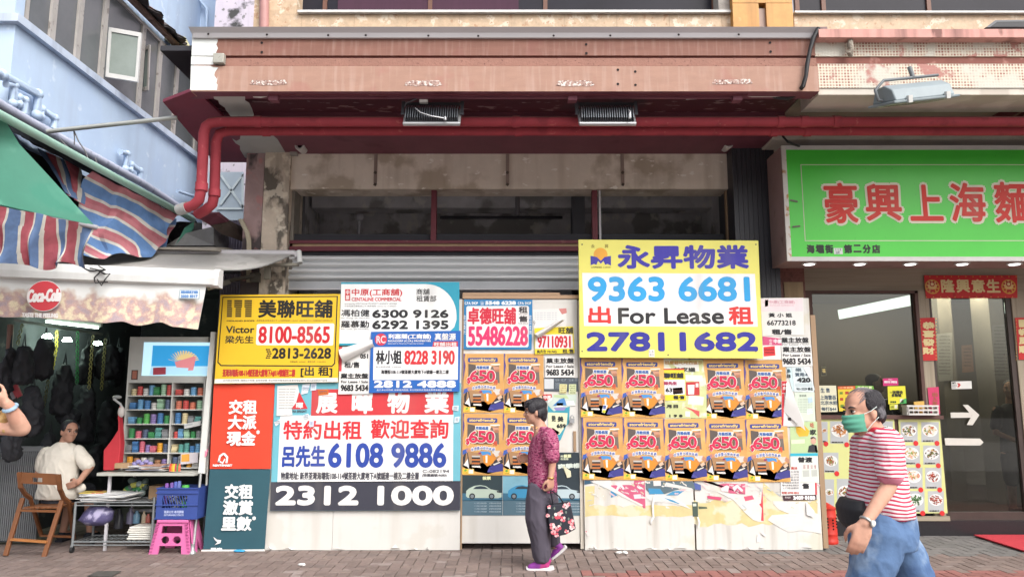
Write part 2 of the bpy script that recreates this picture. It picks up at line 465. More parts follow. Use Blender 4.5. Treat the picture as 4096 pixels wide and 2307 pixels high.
# ------------------------------------------------------------------ the vacant shop and its storey above
SZ = 4.27
bld = thing('shop_building', 'pink concrete shop building with maroon canopy soffit and an empty boarded shopfront', 'building', (0, 8.5, 0))
XL, XP = xat(975, 800, 8.25), xat(3108, 900, 8.1)
mb = MB()
x0, x1 = xat(1150, 690, 8.3), xat(2940, 690, 8.3)
mb.box(x0, x1, 8.3, 8.62, zat(756, 8.3), SZ+.1, plaster)
for u in (1502, 2030, 2490):
 xx = xat(u, 680, 8.29); mb.box(xx-.018, xx+.018, 8.288, 8.2995, zat(735, 8.29), zat(615, 8.29), M('strap_paint', '#9c8a82', .8))
 for v in (690, 738): mb.obox((xx, 8.283, zat(v, 8.28)), (.03, .008, .03), M('old_bolt', '#5b5049', .8), (0, .6, 0))
mb.build('lintel_wall', bld)
mb = MB()
zs = zat(57, 8.3)
mb.box(XL-.02, xat(2925, 60, 8.3), 8.31, 8.7, SZ+.1, zs, cream_tile)
for i in range(9):
 xx = XL+.55+i*.62
 mb.box(xx, xx+.004, 8.306, 8.309, SZ+.5, zs-.002, M('tile_joint', '#b39a82', .8))
mb.box(XL-.02, xat(1185, 40, 8.3), 8.31, 8.7, zs+.001, 8.6, cream_tile)
mb.box(XL-.02, XR, 8.31, 8.9, 7.7, 8.8, cream_tile)
mb.build('upper_wall', bld)
mb = MB(); mb.box(xat(1188, 50, 8.25), xat(2925, 50, 8.25), 8.26, 8.65, zs+.002, zs+.032, M('white_sill', '#d9d8d6', .6)); mb.build('window_sill', bld)
for (ua, ub) in ((1188, 2862), (3178, 4260)):
 mb = MB(); xa, xb = xat(ua, 30, 8.55), xat(ub, 30, 8.55)
 fm = M('brown_window_frame', '#6d4a3c', .5)
 for xx in ([xa, xa+.32, xa+1.6, xa+3.0, xb-.05] if xb-xa > 3.2 else [xa, xa+1.4, xb-.05]): mb.box(xx, xx+.05, 8.52, 8.58, zs+.033, 7.7, fm)
 f = mb.build('window', bld)
 mb = MB(); mb.box(xa, xb, 8.545, 8.55, zs+.033, 7.7, M('dark_window_glass', '#2b2a32', .3, .2, 1.5, spec=.15)); mb.build('pane', f)
 if ub < 3000:
  mb = MB(); mb.box(xa+.5, xa+2.7, 8.535, 8.543, zs+.034, 7.68, M('plum_curtain', '#4a2f40', .9, .1, 6, stretch=(3, 1, .1))); mb.build('curtain', f)
mb = MB()
xa, xb = xat(2932, 60, 8.2), xat(3172, 60, 8.2)
xm0, xm1 = xat(3036, 60, 8.2), xat(3066, 60, 8.2)
mb.box(xa, xm0, 8.2, 8.5, SZ+.1, zat(14, 8.2), orange_tile); mb.box(xm1, xb, 8.2, 8.5, SZ+.1, zat(14, 8.2), orange_tile)
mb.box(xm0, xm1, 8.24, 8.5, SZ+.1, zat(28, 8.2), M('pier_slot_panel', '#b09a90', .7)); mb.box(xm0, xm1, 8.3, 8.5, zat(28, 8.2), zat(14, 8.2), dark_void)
mb.box(xa, xb, 8.2, 8.5, zat(12, 8.2), 8.7, orange_tile)
mb.build('stone_pier', bld)
mb = MB(); mb.box(xat(2866, 60, 8.4), xa-.003, 8.3, 8.7, zs, 7.7, M('rough_grey_pier', '#a9a39d', .9, .2, 8, bump=.15)); mb.build('side_pier', bld)
# canopy: fascia, soffit, flashing
can = MB()
XF0, XF1 = xat(768, 300, 6.5), 2.80
def band(va, vb, Y, mat, xa=XF0, xb=XF1, back=6.62, m=None):
 (m or can).box(xa, xb, Y, back, zat(vb, Y), zat(va, Y), mat)
band(265, 366, 6.50, pink); band(233, 264.5, 6.525, pink_s); band(223, 233.2, 6.57, maroon_d); band(140, 222.7, 6.54, pink_shade); can.box(XF0+.01, XF1, 6.503, 6.619, SZ-.006, zat(366, 6.5)-.0005, maroon)
canopy = can.build('canopy', bld)
mb = MB()
Wp = lambda pts, Y: mb.pquad(3, pts, Y, whitepatch)
mb.pquad(3, [(-65,285),(-10,275),(60,290),(100,285),(140,300),(147,340),(135,370),(148,400),(130,440),(120,462),(-70,462)], 6.537, whitepatch)
mb.pquad(3, [(-72,466),(118,470),(120,500),(110,535),(-75,535)], 6.522, whitepatch)
mb.pquad(3, [(-75,543),(85,545),(110,556),(150,560),(122,600),(118,625),(140,655),(148,630),(135,690),(145,700),(140,745),(-82,745)], 6.497, whitepatch)
mb.build('torn_white_paint', canopy)
mb = MB()
slot = M('chipped_slot', '#b99a90', .9, .3, 30, bump=.2, spots=('#efe9e2', .9, 45, .52), spots2=('#6e4a44', .9, 40, .58))
rr = random.Random(5)
for x, y, w_, k in ((563, 680, 310, 3), (1840, 688, 310, 3), (522, 692, 320, 4), (1828, 678, 330, 4)):
 pts = [(x-w_/2+rr.uniform(-8, 8), y+18), (x-w_/2+20, y-18)]+[(x-w_/2+20+i*(w_-40)/6, y-20+rr.uniform(-5, 5)) for i in range(1, 7)]+[(x+w_/2+6, y+14)]+[(x+w_/2-i*w_/6, y+22+rr.uniform(-5, 5)) for i in range(1, 6)]
 mb.pquad(k, pts, 6.497, slot); mb.build('chipped_slot', canopy); mb = MB()
for k, x, y in ((3,510,355),(3,510,432),(4,615,370),(4,617,443),(4,878,580),(4,1022,595),(4,878,698),(4,1024,706),(4,2140,355),(4,2145,430)):
 Y = 6.535 if y < 460 else 6.497
 mb.disc(pt(k, x, y, Y), .012, M('drill_hole', '#2b2425', .9))
mb.build('drill_hole', canopy)
mb = MB()
fl = []
zt, zb, zl = zat(108, 6.455), zat(151, 6.51), zat(132, 6.495)
mb.prism([(xat(742, 108, 6.4), 6.56, zt+.0), (xat(742, 108, 6.4), 6.455, zt), (XF0-.02, 6.495, zl), (XF0-.02, 6.512, zb), (XF0-.02, 6.56, zb)],
         (2.93-XF0, 0, 0), galv)
for k, x, y in ((3,68,283),(3,552,288),(3,1058,293),(3,1368,293),(3,1885,297),(3,2297,299),(4,345,298),(4,815,297),(4,1382,290),(4,1880,288),(4,575,242)):
 mb.disc(pt(k, x, y, 6.485), .011, M('drill_hole', '#2b2425', .9))
mb.build('metal_flashing', canopy)
mb = MB()
poly = [(XF0, 6.621), (XF1, 6.621), (XF1, 6.70), (XF0-.1, 6.70)]
mb.prism([(x, y, SZ-.0) for x, y in poly], (0, 0, .4), maroon)
mb.prism([(x, y, SZ) for x, y in [(XF1, 7.36), (XF1, 8.62), (XF0-.1, 8.62), (XF0-.1, 7.36)]], (0, 0, .4), maroon)
mb.prism([(x, y, SZ+.13) for x, y in [(XF1, 6.70), (XF1, 7.36), (XF0-.1, 7.36), (XF0-.1, 6.70)]], (0, 0, .27), M('maroon_recess_shade', '#5c2a36', .7, .2, 2, spots=('#9d7f80', .8, 6, .6, (1, 2.5, 1)), spots2=('#3b3038', .8, 1.2, .58)))  # recess shape and darker maroon put in for the occlusion shade
mb.prism([(x, y, SZ+.002) for x, y in [(XF0, 6.52), (XF0+.04, 6.6), (XF0+.04, 8.62), (XL-.02, 8.62), (-3.54, 8.62), (-3.31, 6.78)]], (0, 0, .03), M('maroon_wedge', '#86384c', .6, .12, 3, bump=.02))
mb.build('soffit', canopy)
mb = MB()
def spatch(k, pts, zz=SZ-.003, mat=greypatch): m = MB(); m.add([atZ(*z(k, x, y), zz) for x, y in pts], [tuple(range(len(pts)))], mat); m.build('primer_patch', canopy)
spatch(3, [(50,762),(120,758),(240,768),(330,775),(372,800),(372,830),(405,850),(430,900),(448,960),(252,962),(235,935),(215,915),(205,890),(160,860),(150,830),(118,820),(110,795)])
spatch(3, [(265,1145),(300,1165),(330,1150),(335,1118),(600,1118),(640,1150),(720,1285),(700,1305),(640,1296),(560,1318),(400,1316),(370,1300),(330,1235),(330,1205),(295,1185)], SZ-.003)
spatch(3, [(430,785),(455,772),(545,780),(555,800),(500,812),(440,806)], SZ-.004, whitepatch)
spatch(4, [(1440,828),(1480,803),(1815,795),(1815,810),(1600,822)], SZ-.004, whitepatch); spatch(4, [(1905,795),(2100,790),(2240,792),(2240,806),(1990,808)], SZ-.004, whitepatch)
mb = MB(); mb.box(-3.3, XR, 6.64, 8.3, SZ+.45, SZ+.5, dark_void); mb.build('canopy_light_block', canopy)  # unseen slab added above the soffit to block light
# column on the left, rear frame of the opening, shutter, inside
mb = MB()
mb.box(XL, xat(1046, 850, 8.25), 8.27, 13, 0, SZ, weatherp)
mb.box(xat(1050, 850, 8.24), xat(1152, 850, 8.24), 8.24, 8.8, 0, SZ, weather)
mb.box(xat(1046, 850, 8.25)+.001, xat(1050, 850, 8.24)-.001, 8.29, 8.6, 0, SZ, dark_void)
mb.build('weathered_column', bld)
mb = MB()
gp = M('dark_cladding', '#3a3b42', .45, .15, 10, stretch=(6, 1, .05), metal=.1)
x0, x1 = xat(2940, 900, 8.1), xat(3112, 900, 8.1)
n = 9
for i in range(n):
 a, b = x0+(x1-x0)*i/n, x0+(x1-x0)*(i+1)/n
 mb.box(a, b-.004, 8.1, 8.7, 0, SZ, gp)
mb.build('clad_pillar', bld)
mb = MB()
xa, xb = xat(1152, 980, 8.35), xat(2940, 980, 8.35)
za, zb_, zt_ = zat(1003, 8.35), zat(986, 8.35), zat(756, 8.62)
mb.box(xa, xb, 8.34, 8.42, za, zb_, maroon_d); mb.box(xa, xb, 8.36, 8.42, zb_+.001, zat(974, 8.35), wood); mb.box(xa, xb, 8.335, 8.43, zat(974, 8.35)+.001, zat(962, 8.35), maroon_d)
for u0, u1 in ((1724, 1745), (2369, 2390)): mb.box(xat(u0, 860, 8.35), xat(u1, 860, 8.35), 8.345, 8.44, zat(961, 8.35), SZ-.2, maroon_d)
mb.box(xat(2396, 860, 8.36), xat(2404, 860, 8.36), 8.36, 8.4, zat(961, 8.35), SZ-.25, galv)
mb.box(xa-.02, xa+.05, 8.36, 8.6, 2.9, SZ-.2, M('rough_jamb', '#8a847c', .9, .2, 9, bump=.15)); mb.box(xb-.08, xb-.03, 8.36, 8.42, 2.9, SZ-.3, wood)
mb.build('transom_frame', bld)
mb = MB()
shut = M('shutter_metal', '#e6e8ea', .3, .1, 3, metal=.25, stretch=(.2, 1, 4))
zt_, zb_ = zat(1022, 8.4), zat(1124, 8.4)
prof = []
nr = 4
for i in range(nr*10+1):
 t = i/(nr*10); a = (t*nr) % 1
 y = 8.4-.05*math.sin(math.pi*a)**.8 if a > 0 else 8.4
 prof.append((y, zt_+(zb_-zt_)*t))
xa, xb = xat(1158, 1070, 8.4), xat(2900, 1070, 8.4)
vs, fs = [], []
for y, q in prof: vs += [(xa, y, q), (xb, y, q)]
for i in range(len(prof)-1): fs.append((2*i, 2*i+1, 2*i+3, 2*i+2))
mb.add(vs, fs, shut, True)
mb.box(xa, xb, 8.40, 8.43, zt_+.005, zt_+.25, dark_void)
mb.box(xa, xb, 8.385, 8.42, zat(1160, 8.4), zb_-.003, M('shutter_bottom_bar', '#b4b7bb', .5, .1, 3, metal=.2)); mb.box(xa, xb, 8.37, 8.384, zat(1160, 8.4), zat(1154, 8.4), galv)
mb.build('roller_shutter', bld)
mb = MB()
xa, xb = XL+.1, XP
mb.box(xa, xb, 10.2, 10.3, 0, SZ+.3, dark_room); mb.box(xa, xb, 8.63, 11.6, SZ+.05, SZ+.3, dark_room); mb.box(xb-.3, xb-.2, 8.72, 11.6, 0, SZ, dark_room)
mb.box(xat(1152, 900, 8.6)-.15, xat(1152, 900, 8.6)-.05, 8.82, 11.6, 0, SZ, dark_room)
mb.box(xat(2290, 860, 9.4), xat(2340, 860, 9.4), 9.4, 9.7, 0, SZ, M('inner_grey_pillar', '#63636a', .8)); mb.box(xa+.3, xb, 9.6, 9.9, SZ-.3, SZ+.04, dark_room)
mb.build('empty_interior', bld)
mb = MB()
c = at(1437, 900, 9.0); gpipe = M('grey_riser', '#7d7a80', .5)
mb.tube([(c.x, 9.0, 2.6), (c.x, 9.0, c.z+.05)], .022, gpipe); mb.lathe([(.03, -.02), (.05, 0), (.03, .02)], (c.x, 9.0, c.z+.1), gpipe, axis='Y')
mb.tube([at(1215, 780, 9.2), at(1212, 940, 9.2)], .02, gpipe); mb.tube([at(1760, 870, 10), at(2250, 870, 10)], .02, M('dark_pipe', '#45444a', .6))
mb.tube([(xat(2070, 800, 9.4), 9.4, SZ-.2), (xat(2070, 800, 9.4), 9.4, SZ-.45)], .03, gpipe)
mb.build('inner_pipe', bld)
# ------------------------------------------------------------------ restaurant building to the right (same canopy line)
mosaic = M('broken_mosaic', '#b6a79b', .8, .15, 6, bump=.2, bscale=30)
def mosaic_mat():
 m = bpy.data.materials.new('chipped_mosaic_tile'); m.use_nodes = True
 n, L = m.node_tree.nodes, m.node_tree.links; b = n['Principled BSDF']
 tc = n.new('ShaderNodeTexCoord')
 sx = n.new('ShaderNodeSeparateXYZ'); L.new(tc.outputs['Object'], sx.inputs[0])
 cb = n.new('ShaderNodeCombineXYZ'); L.new(sx.outputs[0], cb.inputs[0]); L.new(sx.outputs[2], cb.inputs[1])
 br = n.new('ShaderNodeTexBrick'); br.offset = 0; br.inputs['Scale'].default_value = 1
 br.inputs['Brick Width'].default_value = .028; br.inputs['Row Height'].default_value = .028; br.inputs['Mortar Size'].default_value = .0045
 br.inputs['Color1'].default_value = C('#98655a', .88); br.inputs['Color2'].default_value = C('#c2ab9a', .88); br.inputs['Mortar'].default_value = C('#ddd8c6', .88)
 L.new(cb.outputs[0], br.inputs[0])
 nz = n.new('ShaderNodeTexNoise'); nz.inputs['Scale'].default_value = 3; nz.inputs['Detail'].default_value = 6
 L.new(tc.outputs['Object'], nz.inputs['Vector'])
 mr = n.new('ShaderNodeMapRange'); mr.inputs['From Min'].default_value = .57; mr.inputs['From Max'].default_value = .6; L.new(nz.outputs[0], mr.inputs[0])
 mx = n.new('ShaderNodeMixRGB'); mx.inputs[2].default_value = C('#b58279', .88); L.new(mr.outputs[0], mx.inputs[0]); L.new(br.outputs[0], mx.inputs[1])
 n3 = n.new('ShaderNodeTexNoise'); n3.inputs['Scale'].default_value = 5; n3.inputs['Detail'].default_value = 6
 L.new(tc.outputs['Object'], n3.inputs['Vector'])
 m3 = n.new('ShaderNodeMapRange'); m3.inputs['From Min'].default_value = .5; m3.inputs['From Max'].default_value = .6; L.new(n3.outputs[0], m3.inputs[0])
 mx2 = n.new('ShaderNodeMixRGB'); mx2.inputs[2].default_value = C('#cfccc0', .88); L.new(m3.outputs[0], mx2.inputs[0]); L.new(mx.outputs[0], mx2.inputs[1])
 L.new(mx2.outputs[0], b.inputs['Base Color']); b.inputs['Roughness'].default_value = .8
 bp = n.new('ShaderNodeBump'); bp.inputs['Strength'].default_value = .6; bp.inputs['Distance'].default_value = .01
 L.new(br.outputs['Fac'], bp.inputs['Height']); L.new(bp.outputs[0], b.inputs['Normal'])
 return m
mosaic = mosaic_mat()
rb = thing('restaurant_building', 'noodle restaurant building with chipped mosaic canopy edge and glass shopfront', 'building', (5, 8.6, 0))
mb = MB(); xa = XF1+.002
cream = M('cream_soffit_paint', '#cfc8bd', .8, .1, 3, spots=('#b1a79b', .6, 2, .55), bump=.03)
mb.box(xa, XR, 6.52, 6.66, zat(352, 6.52), zat(256, 6.52), mosaic); mb.box(xa, XR, 6.56, 6.66, zat(256, 6.56)+.001, zat(226, 6.56), M('brown_red_render', '#8d5b52', .85, .2, 6, bump=.1, spots=('#b6897f', .7, 6, .56)))
mb.box(xa, XR, 6.545, 6.66, zat(226, 6.545)+.001, zat(168, 6.545), mosaic)
mb.box(xa, XR, 6.44, 6.7, zat(150, 6.44), zat(117, 6.44), M('pink_coping', '#d29e95', .8, .12, 5, bump=.08, spots=('#6b4a45', .8, 5, .64, (1, 1, .4)), streak=('#5e4541', .7, 8)))
cn2 = mb.build('canopy_edge', rb)
mb = MB()
mb.box(xa, XR, 6.53, 6.95, SZ-.03, SZ+.1, cream); mb.box(xa, XR, 6.96, 7.75, SZ+.12, SZ+.25, M('brown_grey_soffit', '#8e8178', .85, .15, 3)); mb.box(xa, XR, 7.76, 8.6, SZ-.02, SZ+.1, cream)
for u in (4025, 4065): mb.box(xat(u, 410, 7.2), xat(u+14, 410, 7.2), 6.97, 7.7, SZ+.0, SZ+.115, maroon_d)
mb.build('canopy_soffit', rb)
mb = MB(); mb.box(xat(3178, 60, 8.3), XR, 8.32, 8.7, SZ+.1, zs, cream_tile); mb.box(xat(3176, 60, 8.3), XR, 8.27, 8.6, zs+.002, zs+.026, M('white_sill', '#d9d8d6', .6)); mb.build('upper_tile_wall', rb)
mb = MB()
mb.tube([pt(5, 530, 205, 6.5), pt(5, 528, 240, 6.47), pt(5, 536, 262, 6.48), pt(5, 526, 280, 6.48), pt(5, 532, 298, 6.5)], [.022, .03, .024, .03, .02], M('old_bracket', '#9d9488', .9, .2, 20, bump=.2), 8)
mb.build('broken_bracket', rb)
mb = MB()
mb.prism([pt(5, 1245, 145, 6.9), pt(5, 1295, 108, 6.9), pt(5, 1500, 104, 6.9), pt(5, 1500, 145, 6.9)], (0, .5, 0), M('ac_grey', '#6c6f74', .5))
mb.pquad(5, [(1268, 143), (1305, 116), (1500, 113), (1500, 143)], 6.893, M('ac_grille', '#2e3036', .5, .3, 60, stretch=(6, 1, .1)))
tag(mb.build('air_conditioner', None, (5.4, 7.1, 4.9)), 'grey air conditioner casing on the canopy top beside the far upper window', 'air conditioner')
lam = M('wood_laminate', '#a29683', .6, .15, 5, stretch=(.15, 1, 5), spots=('#8c7f6c', .5, 4, .55, (.2, 1, 6)))
lamv = M('wood_laminate_upright', '#a89c88', .6, .15, 5, stretch=(5, 1, .15), spots=('#8c7f6c', .5, 4, .55, (6, 1, .2)))
YF = 8.6
XA = xat(3115, 1500, 8.5); XB = xat(3240, 1500, 8.5)
mb = MB()
bg_ = M('brown_granite', '#84544b', .4, .25, 30, spots=('#5e3a34', .6, 22, .55))
mb.box(XA, XB, 8.5, 9.0, 0, 3.4, bg_)
mb.box(*(xat(u, 1250, 8.49) for u in (3142, 3218)), 8.488, 8.499, 1.2, zat(1128, 8.49), M('plywood_panel', '#b7a180', .7, .15, 4, stretch=(4, 1, .3)))
mb.build('granite_pilaster', rb)
X1, X2 = pt('s', 72, 450, YF).x, pt('s', 612, 450, YF).x
X3, X4, X5 = pt('s', 668, 450, YF).x, pt('s', 1062, 450, YF).x, pt('s', 1092, 450, YF).x
ZL, ZS = pt('s', 300, 143, YF).z, pt('s', 300, 768, YF).z
ZD = pt('s', 800, 150, YF).z
zpl = pt('s', 600, 1300, YF).z
mb = MB()
mb.box(XB+.002, XR, 8.6, 8.9, ZL, ZL+.42, lam)
mb.box(X2, X3, 8.585, 8.75, zpl+.05, ZL-.002, lamv); mb.box(X4+.06, X4+.3, 8.585, 8.75, zpl, ZL-.002, lamv); mb.box(X4+.301, XR, 8.6, 8.9, zpl, ZL-.002, lamv)
mb.build('timber_surround', rb)
mb = MB(); mb.box(XB+.002, XR, 8.56, 8.95, 0.0, zpl, granite); mb.build('granite_plinth', rb)
brown = M('brown_frame_timber', '#5e4039', .5, .2, 8)
mb = MB()
for a, b, c, d in ((XB+.002, X2, ZS-.04, ZS), (XB+.002, X1, ZS, ZL), (X2-.04, X2, ZS, ZL), (X1, X2, ZL-.03, ZL)): mb.box(a+.001, b-.001, 8.57, 8.66, c+.001, d-.001, brown)
wf = mb.build('window', rb)
mb = MB(); mb.box(X1, X2-.04, 8.62, 8.626, ZS, ZL-.03, glassmat('shop_glass', '#c4c8c5', 1.15, .06)); mb.build('pane', wf)
mb = MB()
for a, b, c, d in ((X3, X3+.035, zpl, ZL), (X4, X4+.06, zpl, ZL), (X3+.035, X4, zpl, zpl+.09), (X3+.035, X4, ZL-.05, ZL)): mb.box(a+.001, b-.001, 8.6, 8.66, c+.001, d-.001, M('door_rail', '#463935', .45, .2, 8))
dr = mb.build('door', rb)
mb = MB(); mb.box(X3+.035, X4, 8.625, 8.631, zpl+.09, ZL-.05, glassmat('shop_glass', '#c4c8c5', 1.15, .06)); mb.build('pane', dr)
mb = MB()
mb.box(XB, XR, 12.4, 12.5, 0, 3.3, M('inner_wall', '#8c8379', .8, .1, 2)); mb.box(XB, XR, 8.91, 12.4, 3.05, 3.2, M('inner_ceiling', '#96928c', .8)); mb.box(XB+.001, XR, 8.96, 12.4, -.005, .12, M('inner_floor', '#4a423d', .5))
mb.box(XB-.1, XB-.01, 9.0, 12.4, 0, 3.3, M('inner_wall', '#8c8379', .8, .1, 2))
mb.box(pt('s', 700, 300, 10.5).x, pt('s', 770, 300, 10.5).x, 10.5, 10.8, 0, 3.04, M('inner_column', '#98928a', .8)); mb.box(pt('s', 960, 300, 10).x, pt('s', 1080, 300, 10).x, 10, 10.4, 0, 3.04, M('inner_column', '#98928a', .8))
mb.box(XB+.2, XB+1.9, 10.9, 11.4, .12, 1.5, M('inner_counter', '#2d2a2a', .6))
mb.build('dining_room', rb)
lit = emat('reflected_tube_glow', '#f4fff4', 1.6)
mb = MB(); mb.beam(pt('s', 200, 262, 10.6), pt('s', 560, 190, 9.3), .13, .04, lit); mb.build('reflected_light_strip', rb)  # strip reflection in the glass, built as a glowing bar inside the room
for x, y, Y in ((398, 288, 11), (490, 267, 11), (710, 218, 10.2), (862, 218, 10.2), (840, 190, 9.6)):
 p_ = pt('s', x, y, Y); mb = MB(); mb.lathe([(.075, 0), (.075, -.02), (.06, -.02)], (p_.x, Y, 3.05), emat('lit_downlight', '#ffeecf', 110.), 14); mb.build('downlight', rb)
# ================================================================== pipes, lamps and the green shop sign on the building
def pipes():
 mb = MB()
 a = at(818, 487, 6.9); zc = a.z
 p = [Vector((XR, 6.9, zc+.0)), Vector((a.x+.14, 6.9, zc)), Vector((a.x+.06, 6.9, zc-.012)), Vector((a.x+.015, 6.9, zc-.05)), Vector((a.x, 6.9, zc-.12))]
 b = at(806, 752, 7.0); c = at(796, 800, 7.02); d = at(772, 822, 7.05); e = at(722, 838, 7.1)
 mb.tube(p+[b, c, d, e], .05, redp, 14)
 for u in (1018, 2050, 3108, 3200, 3330): mb.tube([(xat(u, 487, 6.9), 6.9, zc), (xat(u, 487, 6.9)+.07, 6.9, zc)], .058, redp, 14)
 mb.tube([b+Vector((0, 0, .05)), b+Vector((0, 0, -.03))], .058, redp, 14)
 q = mb.build('red_fire_pipe', None, (0, 6.9, zc))
 m2 = MB(); m2.tube([e+(d-e)*.55, e-(d-e)*.15], .057, M('grey_coupling', '#a9aaa9', .5, .2, 8, spots=('#a84a4a', .7, 12, .58)), 14); m2.build('coupling', q)
 tag(q, 'red painted drain pipe along the canopy with a grey coupling at its elbow', 'pipe')
 mb = MB()
 a = at(866, 523, 7.04); zc = a.z
 p = [Vector((XR, 7.04, zc)), Vector((a.x+.12, 7.04, zc)), Vector((a.x+.03, 7.04, zc-.03)), Vector((a.x, 7.04, zc-.12))]
 b = at(858, 770, 7.14)
 mb.tube(p+[b, at(850, 815, 7.16), at(825, 838, 7.2), at(790, 858, 7.26)], .05, redp, 14)
 mb.tube([b+Vector((0, 0, .03)), b+Vector((0, 0, -.04))], .057, redp, 14)
 for u in (1050, 2060, 3080, 3215): mb.tube([(xat(u, 530, 7.04), 7.04, zc), (xat(u, 530, 7.04)+.07, 7.04, zc)], .058, redp, 14)
 tag(mb.build('red_fire_pipe', None, (0, 7.04, zc)), 'red painted pipe running behind and just below the nearer red pipe under the canopy', 'pipe')
 mb = MB()
 y, q = 6.62, SZ-.018
 mb.box(xat(1110, 395, 6.62), xat(2960, 395, 6.62), 6.605, 6.635, q-.012, q+.015, maroon); mb.tube([(xat(1080, 385, 6.57), 6.57, SZ-.012), (xat(2990, 385, 6.57), 6.57, SZ-.012)], .01, maroon_d, 8)
 for u in (1095, 2290, 2948): mb.box(xat(u-18, 395, 6.6), xat(u+18, 395, 6.6), 6.575, 6.655, SZ-.06, SZ-.001, maroon)
 tag(mb.build('cable_conduit', None, (0, 6.62, q)), 'thin maroon cable conduit with junction boxes along the lip of the canopy soffit', 'conduit')
 mb = MB()
 pts = [(5,362,150),(5,335,200),(5,318,260),(5,302,340),(5,296,400),(5,280,455),(5,245,500),(5,200,520),(5,140,515),(5,90,493)]
 mb.tube([pt(k, x, y_, 6.46 if i < 6 else 6.5+.02*i) for i, (k, x, y_) in enumerate(pts)], [.018+.003*(i % 2) for i in range(10)], M('black_hose', '#2a2a2d', .5), 8)
 tag(mb.build('cable_hose', None, pt(5, 362, 150, 6.46)), 'black flexible hose looping down over the right end of the pink fascia', 'hose')
 mb = MB(); mb.tube([pt(5, 172, 718, 7.55), pt(5, 200, 750, 7.5), pt(5, 245, 767, 7.55), pt(5, 260, 772, 7.6)], .012, M('black_hose', '#2a2a2d', .5), 8)
 tag(mb.build('loose_cable', None, pt(5, 172, 718, 7.55)), 'short black cable hanging down behind the top corner of the green sign', 'cable')
 mb = MB(); c = pt(3, 160, 490, 6.49)
 mb.obox(c, (.10, .06, .095), M('old_plastic_box', '#a9a89f', .6, .15, 20, spots=('#5d5a55', .8, 18, .63)))
 tag(mb.build('junction_box', None, tuple(c), .008), 'small grey junction box at the white painted left end of the fascia', 'electrical box')
pipes()
finm = M('lamp_fins', '#62656b', .35, .1, 6, metal=.6)
rimm = M('lamp_rim', '#b5b7ba', .35, .1, 6, metal=.5)
def floodlight(u, v, label, wire):
 c = at(u, v, 6.72)
 t = thing('floodlight', label, 'lamp', tuple(c), 'black finned floodlights under the canopy')
 W, D = .535, .26
 m = Euler((R(52), 0, 0)).to_matrix()
 def w(x, y, q): return c+m@Vector((x, y, q))
 mb = MB()
 rim = [(-W/2, -D/2), (W/2, -D/2), (W/2+.0, D/2), (-W/2, D/2)]
 mb.obox(c, (W, D, .035), rimm, m); mb.build('housing', t, bev=.012)
 mb = MB(); n = 23
 for i in range(n):
  x = -W/2+.03+(W-.06)*i/(n-1)
  mb.prism([w(x-.003, -D/2+.03, .018), w(x-.003, D/2-.02, .018), w(x-.003, D/2-.03, .07), w(x-.003, 0, .1), w(x-.003, -D/2+.03, .06)], m@Vector((.006, 0, 0)), finm)
 mb.box(0, 0.001, 0, .001, 0, .001, finm) if False else None
 mb.obox(w(0, 0, .022), (W-.05, D-.05, .01), M('lamp_black', '#303236', .5), m)
 mb.build('cooling_fins', t)
 mb = MB(); top = SZ-.01
 for s in (-1, 1):
  p = w(s*(W/2+.01), 0, .03)
  mb.beam(p, (p.x, p.y+.04, top), .006, .03, finm, (1, 0, 0))
 mb.beam((w(-W/2-.01, 0, 0).x, c.y+.05, top-.012), (w(W/2+.01, 0, 0).x, c.y+.05, top-.012), .03, .006, finm)
 mb.build('bracket', t)
 mb = MB()
 pp = [w(-.15, -.02, .11), w(-.1, -.08, .1), w(0, -.11, .08), w(.08, -.12, .07), w(.13, -.12, .06)] if wire else [w(.19, -.03, .1), w(.2, -.08, .11), w(.195, -.12, .08)]
 mb.tube(pp, .006, rimm, 6); mb.tube([pp[-1]-Vector((0, 0, .015)), pp[-1]+Vector((0, 0, .015))], .014, rimm, 8)
 mb.build('lead', t)
floodlight(1730, 470, 'black finned floodlight under the canopy with a small white box above it', True)
floodlight(2426, 470, 'black finned floodlight under the canopy above the big yellow sign', False)
mb = MB(); c = pt(3, 1847, 830, 6.66); mb.obox(c, (.075, .05, .05), M('white_plastic', '#d6d4d0', .5)); mb.tube([c+Vector((0, 0, .02)), c+Vector((-.01, -.01, .05)), pt(3, 1780, 820, 6.62), pt(3, 1700, 855, 6.62), pt(3, 1690, 880, 6.65)], .006, finm, 6)
tag(mb.build('driver_box', None, tuple(c)), 'small white box with a grey wire just above the left finned floodlight', 'electrical box')
def cctv(k, x, y, label, sgn):
 c = pt(k, x, y, 8.05); t = thing('security_camera', label, 'camera', tuple(c), 'security cameras under the canopy')
 wp = M('white_plastic', '#d6d4d0', .5)
 mb = MB(); mb.lathe([(.0, .12), (.045, .12), (.052, .0), (.055, -.035), (.05, -.05), (.04, -.05), (.036, -.03), (0, -.03)], c, wp, 18, 'Y'); mb.build('body', t)
 mb = MB(); mb.lathe([(.0, -.034), (.026, -.034), (.018, -.046), (0, -.046)], c, M('lens_black', '#17171a', .15, spec=.6), 16, 'Y'); mb.build('lens', t)
 mb = MB(); mb.tube([c+Vector((0, .08, -.02)), c+Vector((sgn*.05, .14, .02)), c+Vector((sgn*.11, .2, .03))], .018, M('grey_mount', '#a7a39c', .6), 8); mb.obox(c+Vector((sgn*.13, .2, .0)), (.08, .06, .07), M('grey_mount', '#a7a39c', .6)); mb.build('mount', t)
cctv(3, 830, 1212, 'white round security camera at the left end of the bare plaster band', -1)
cctv(4, 1788, 1200, 'white round security camera beside the dark pillar at the end of the plaster band', 1)
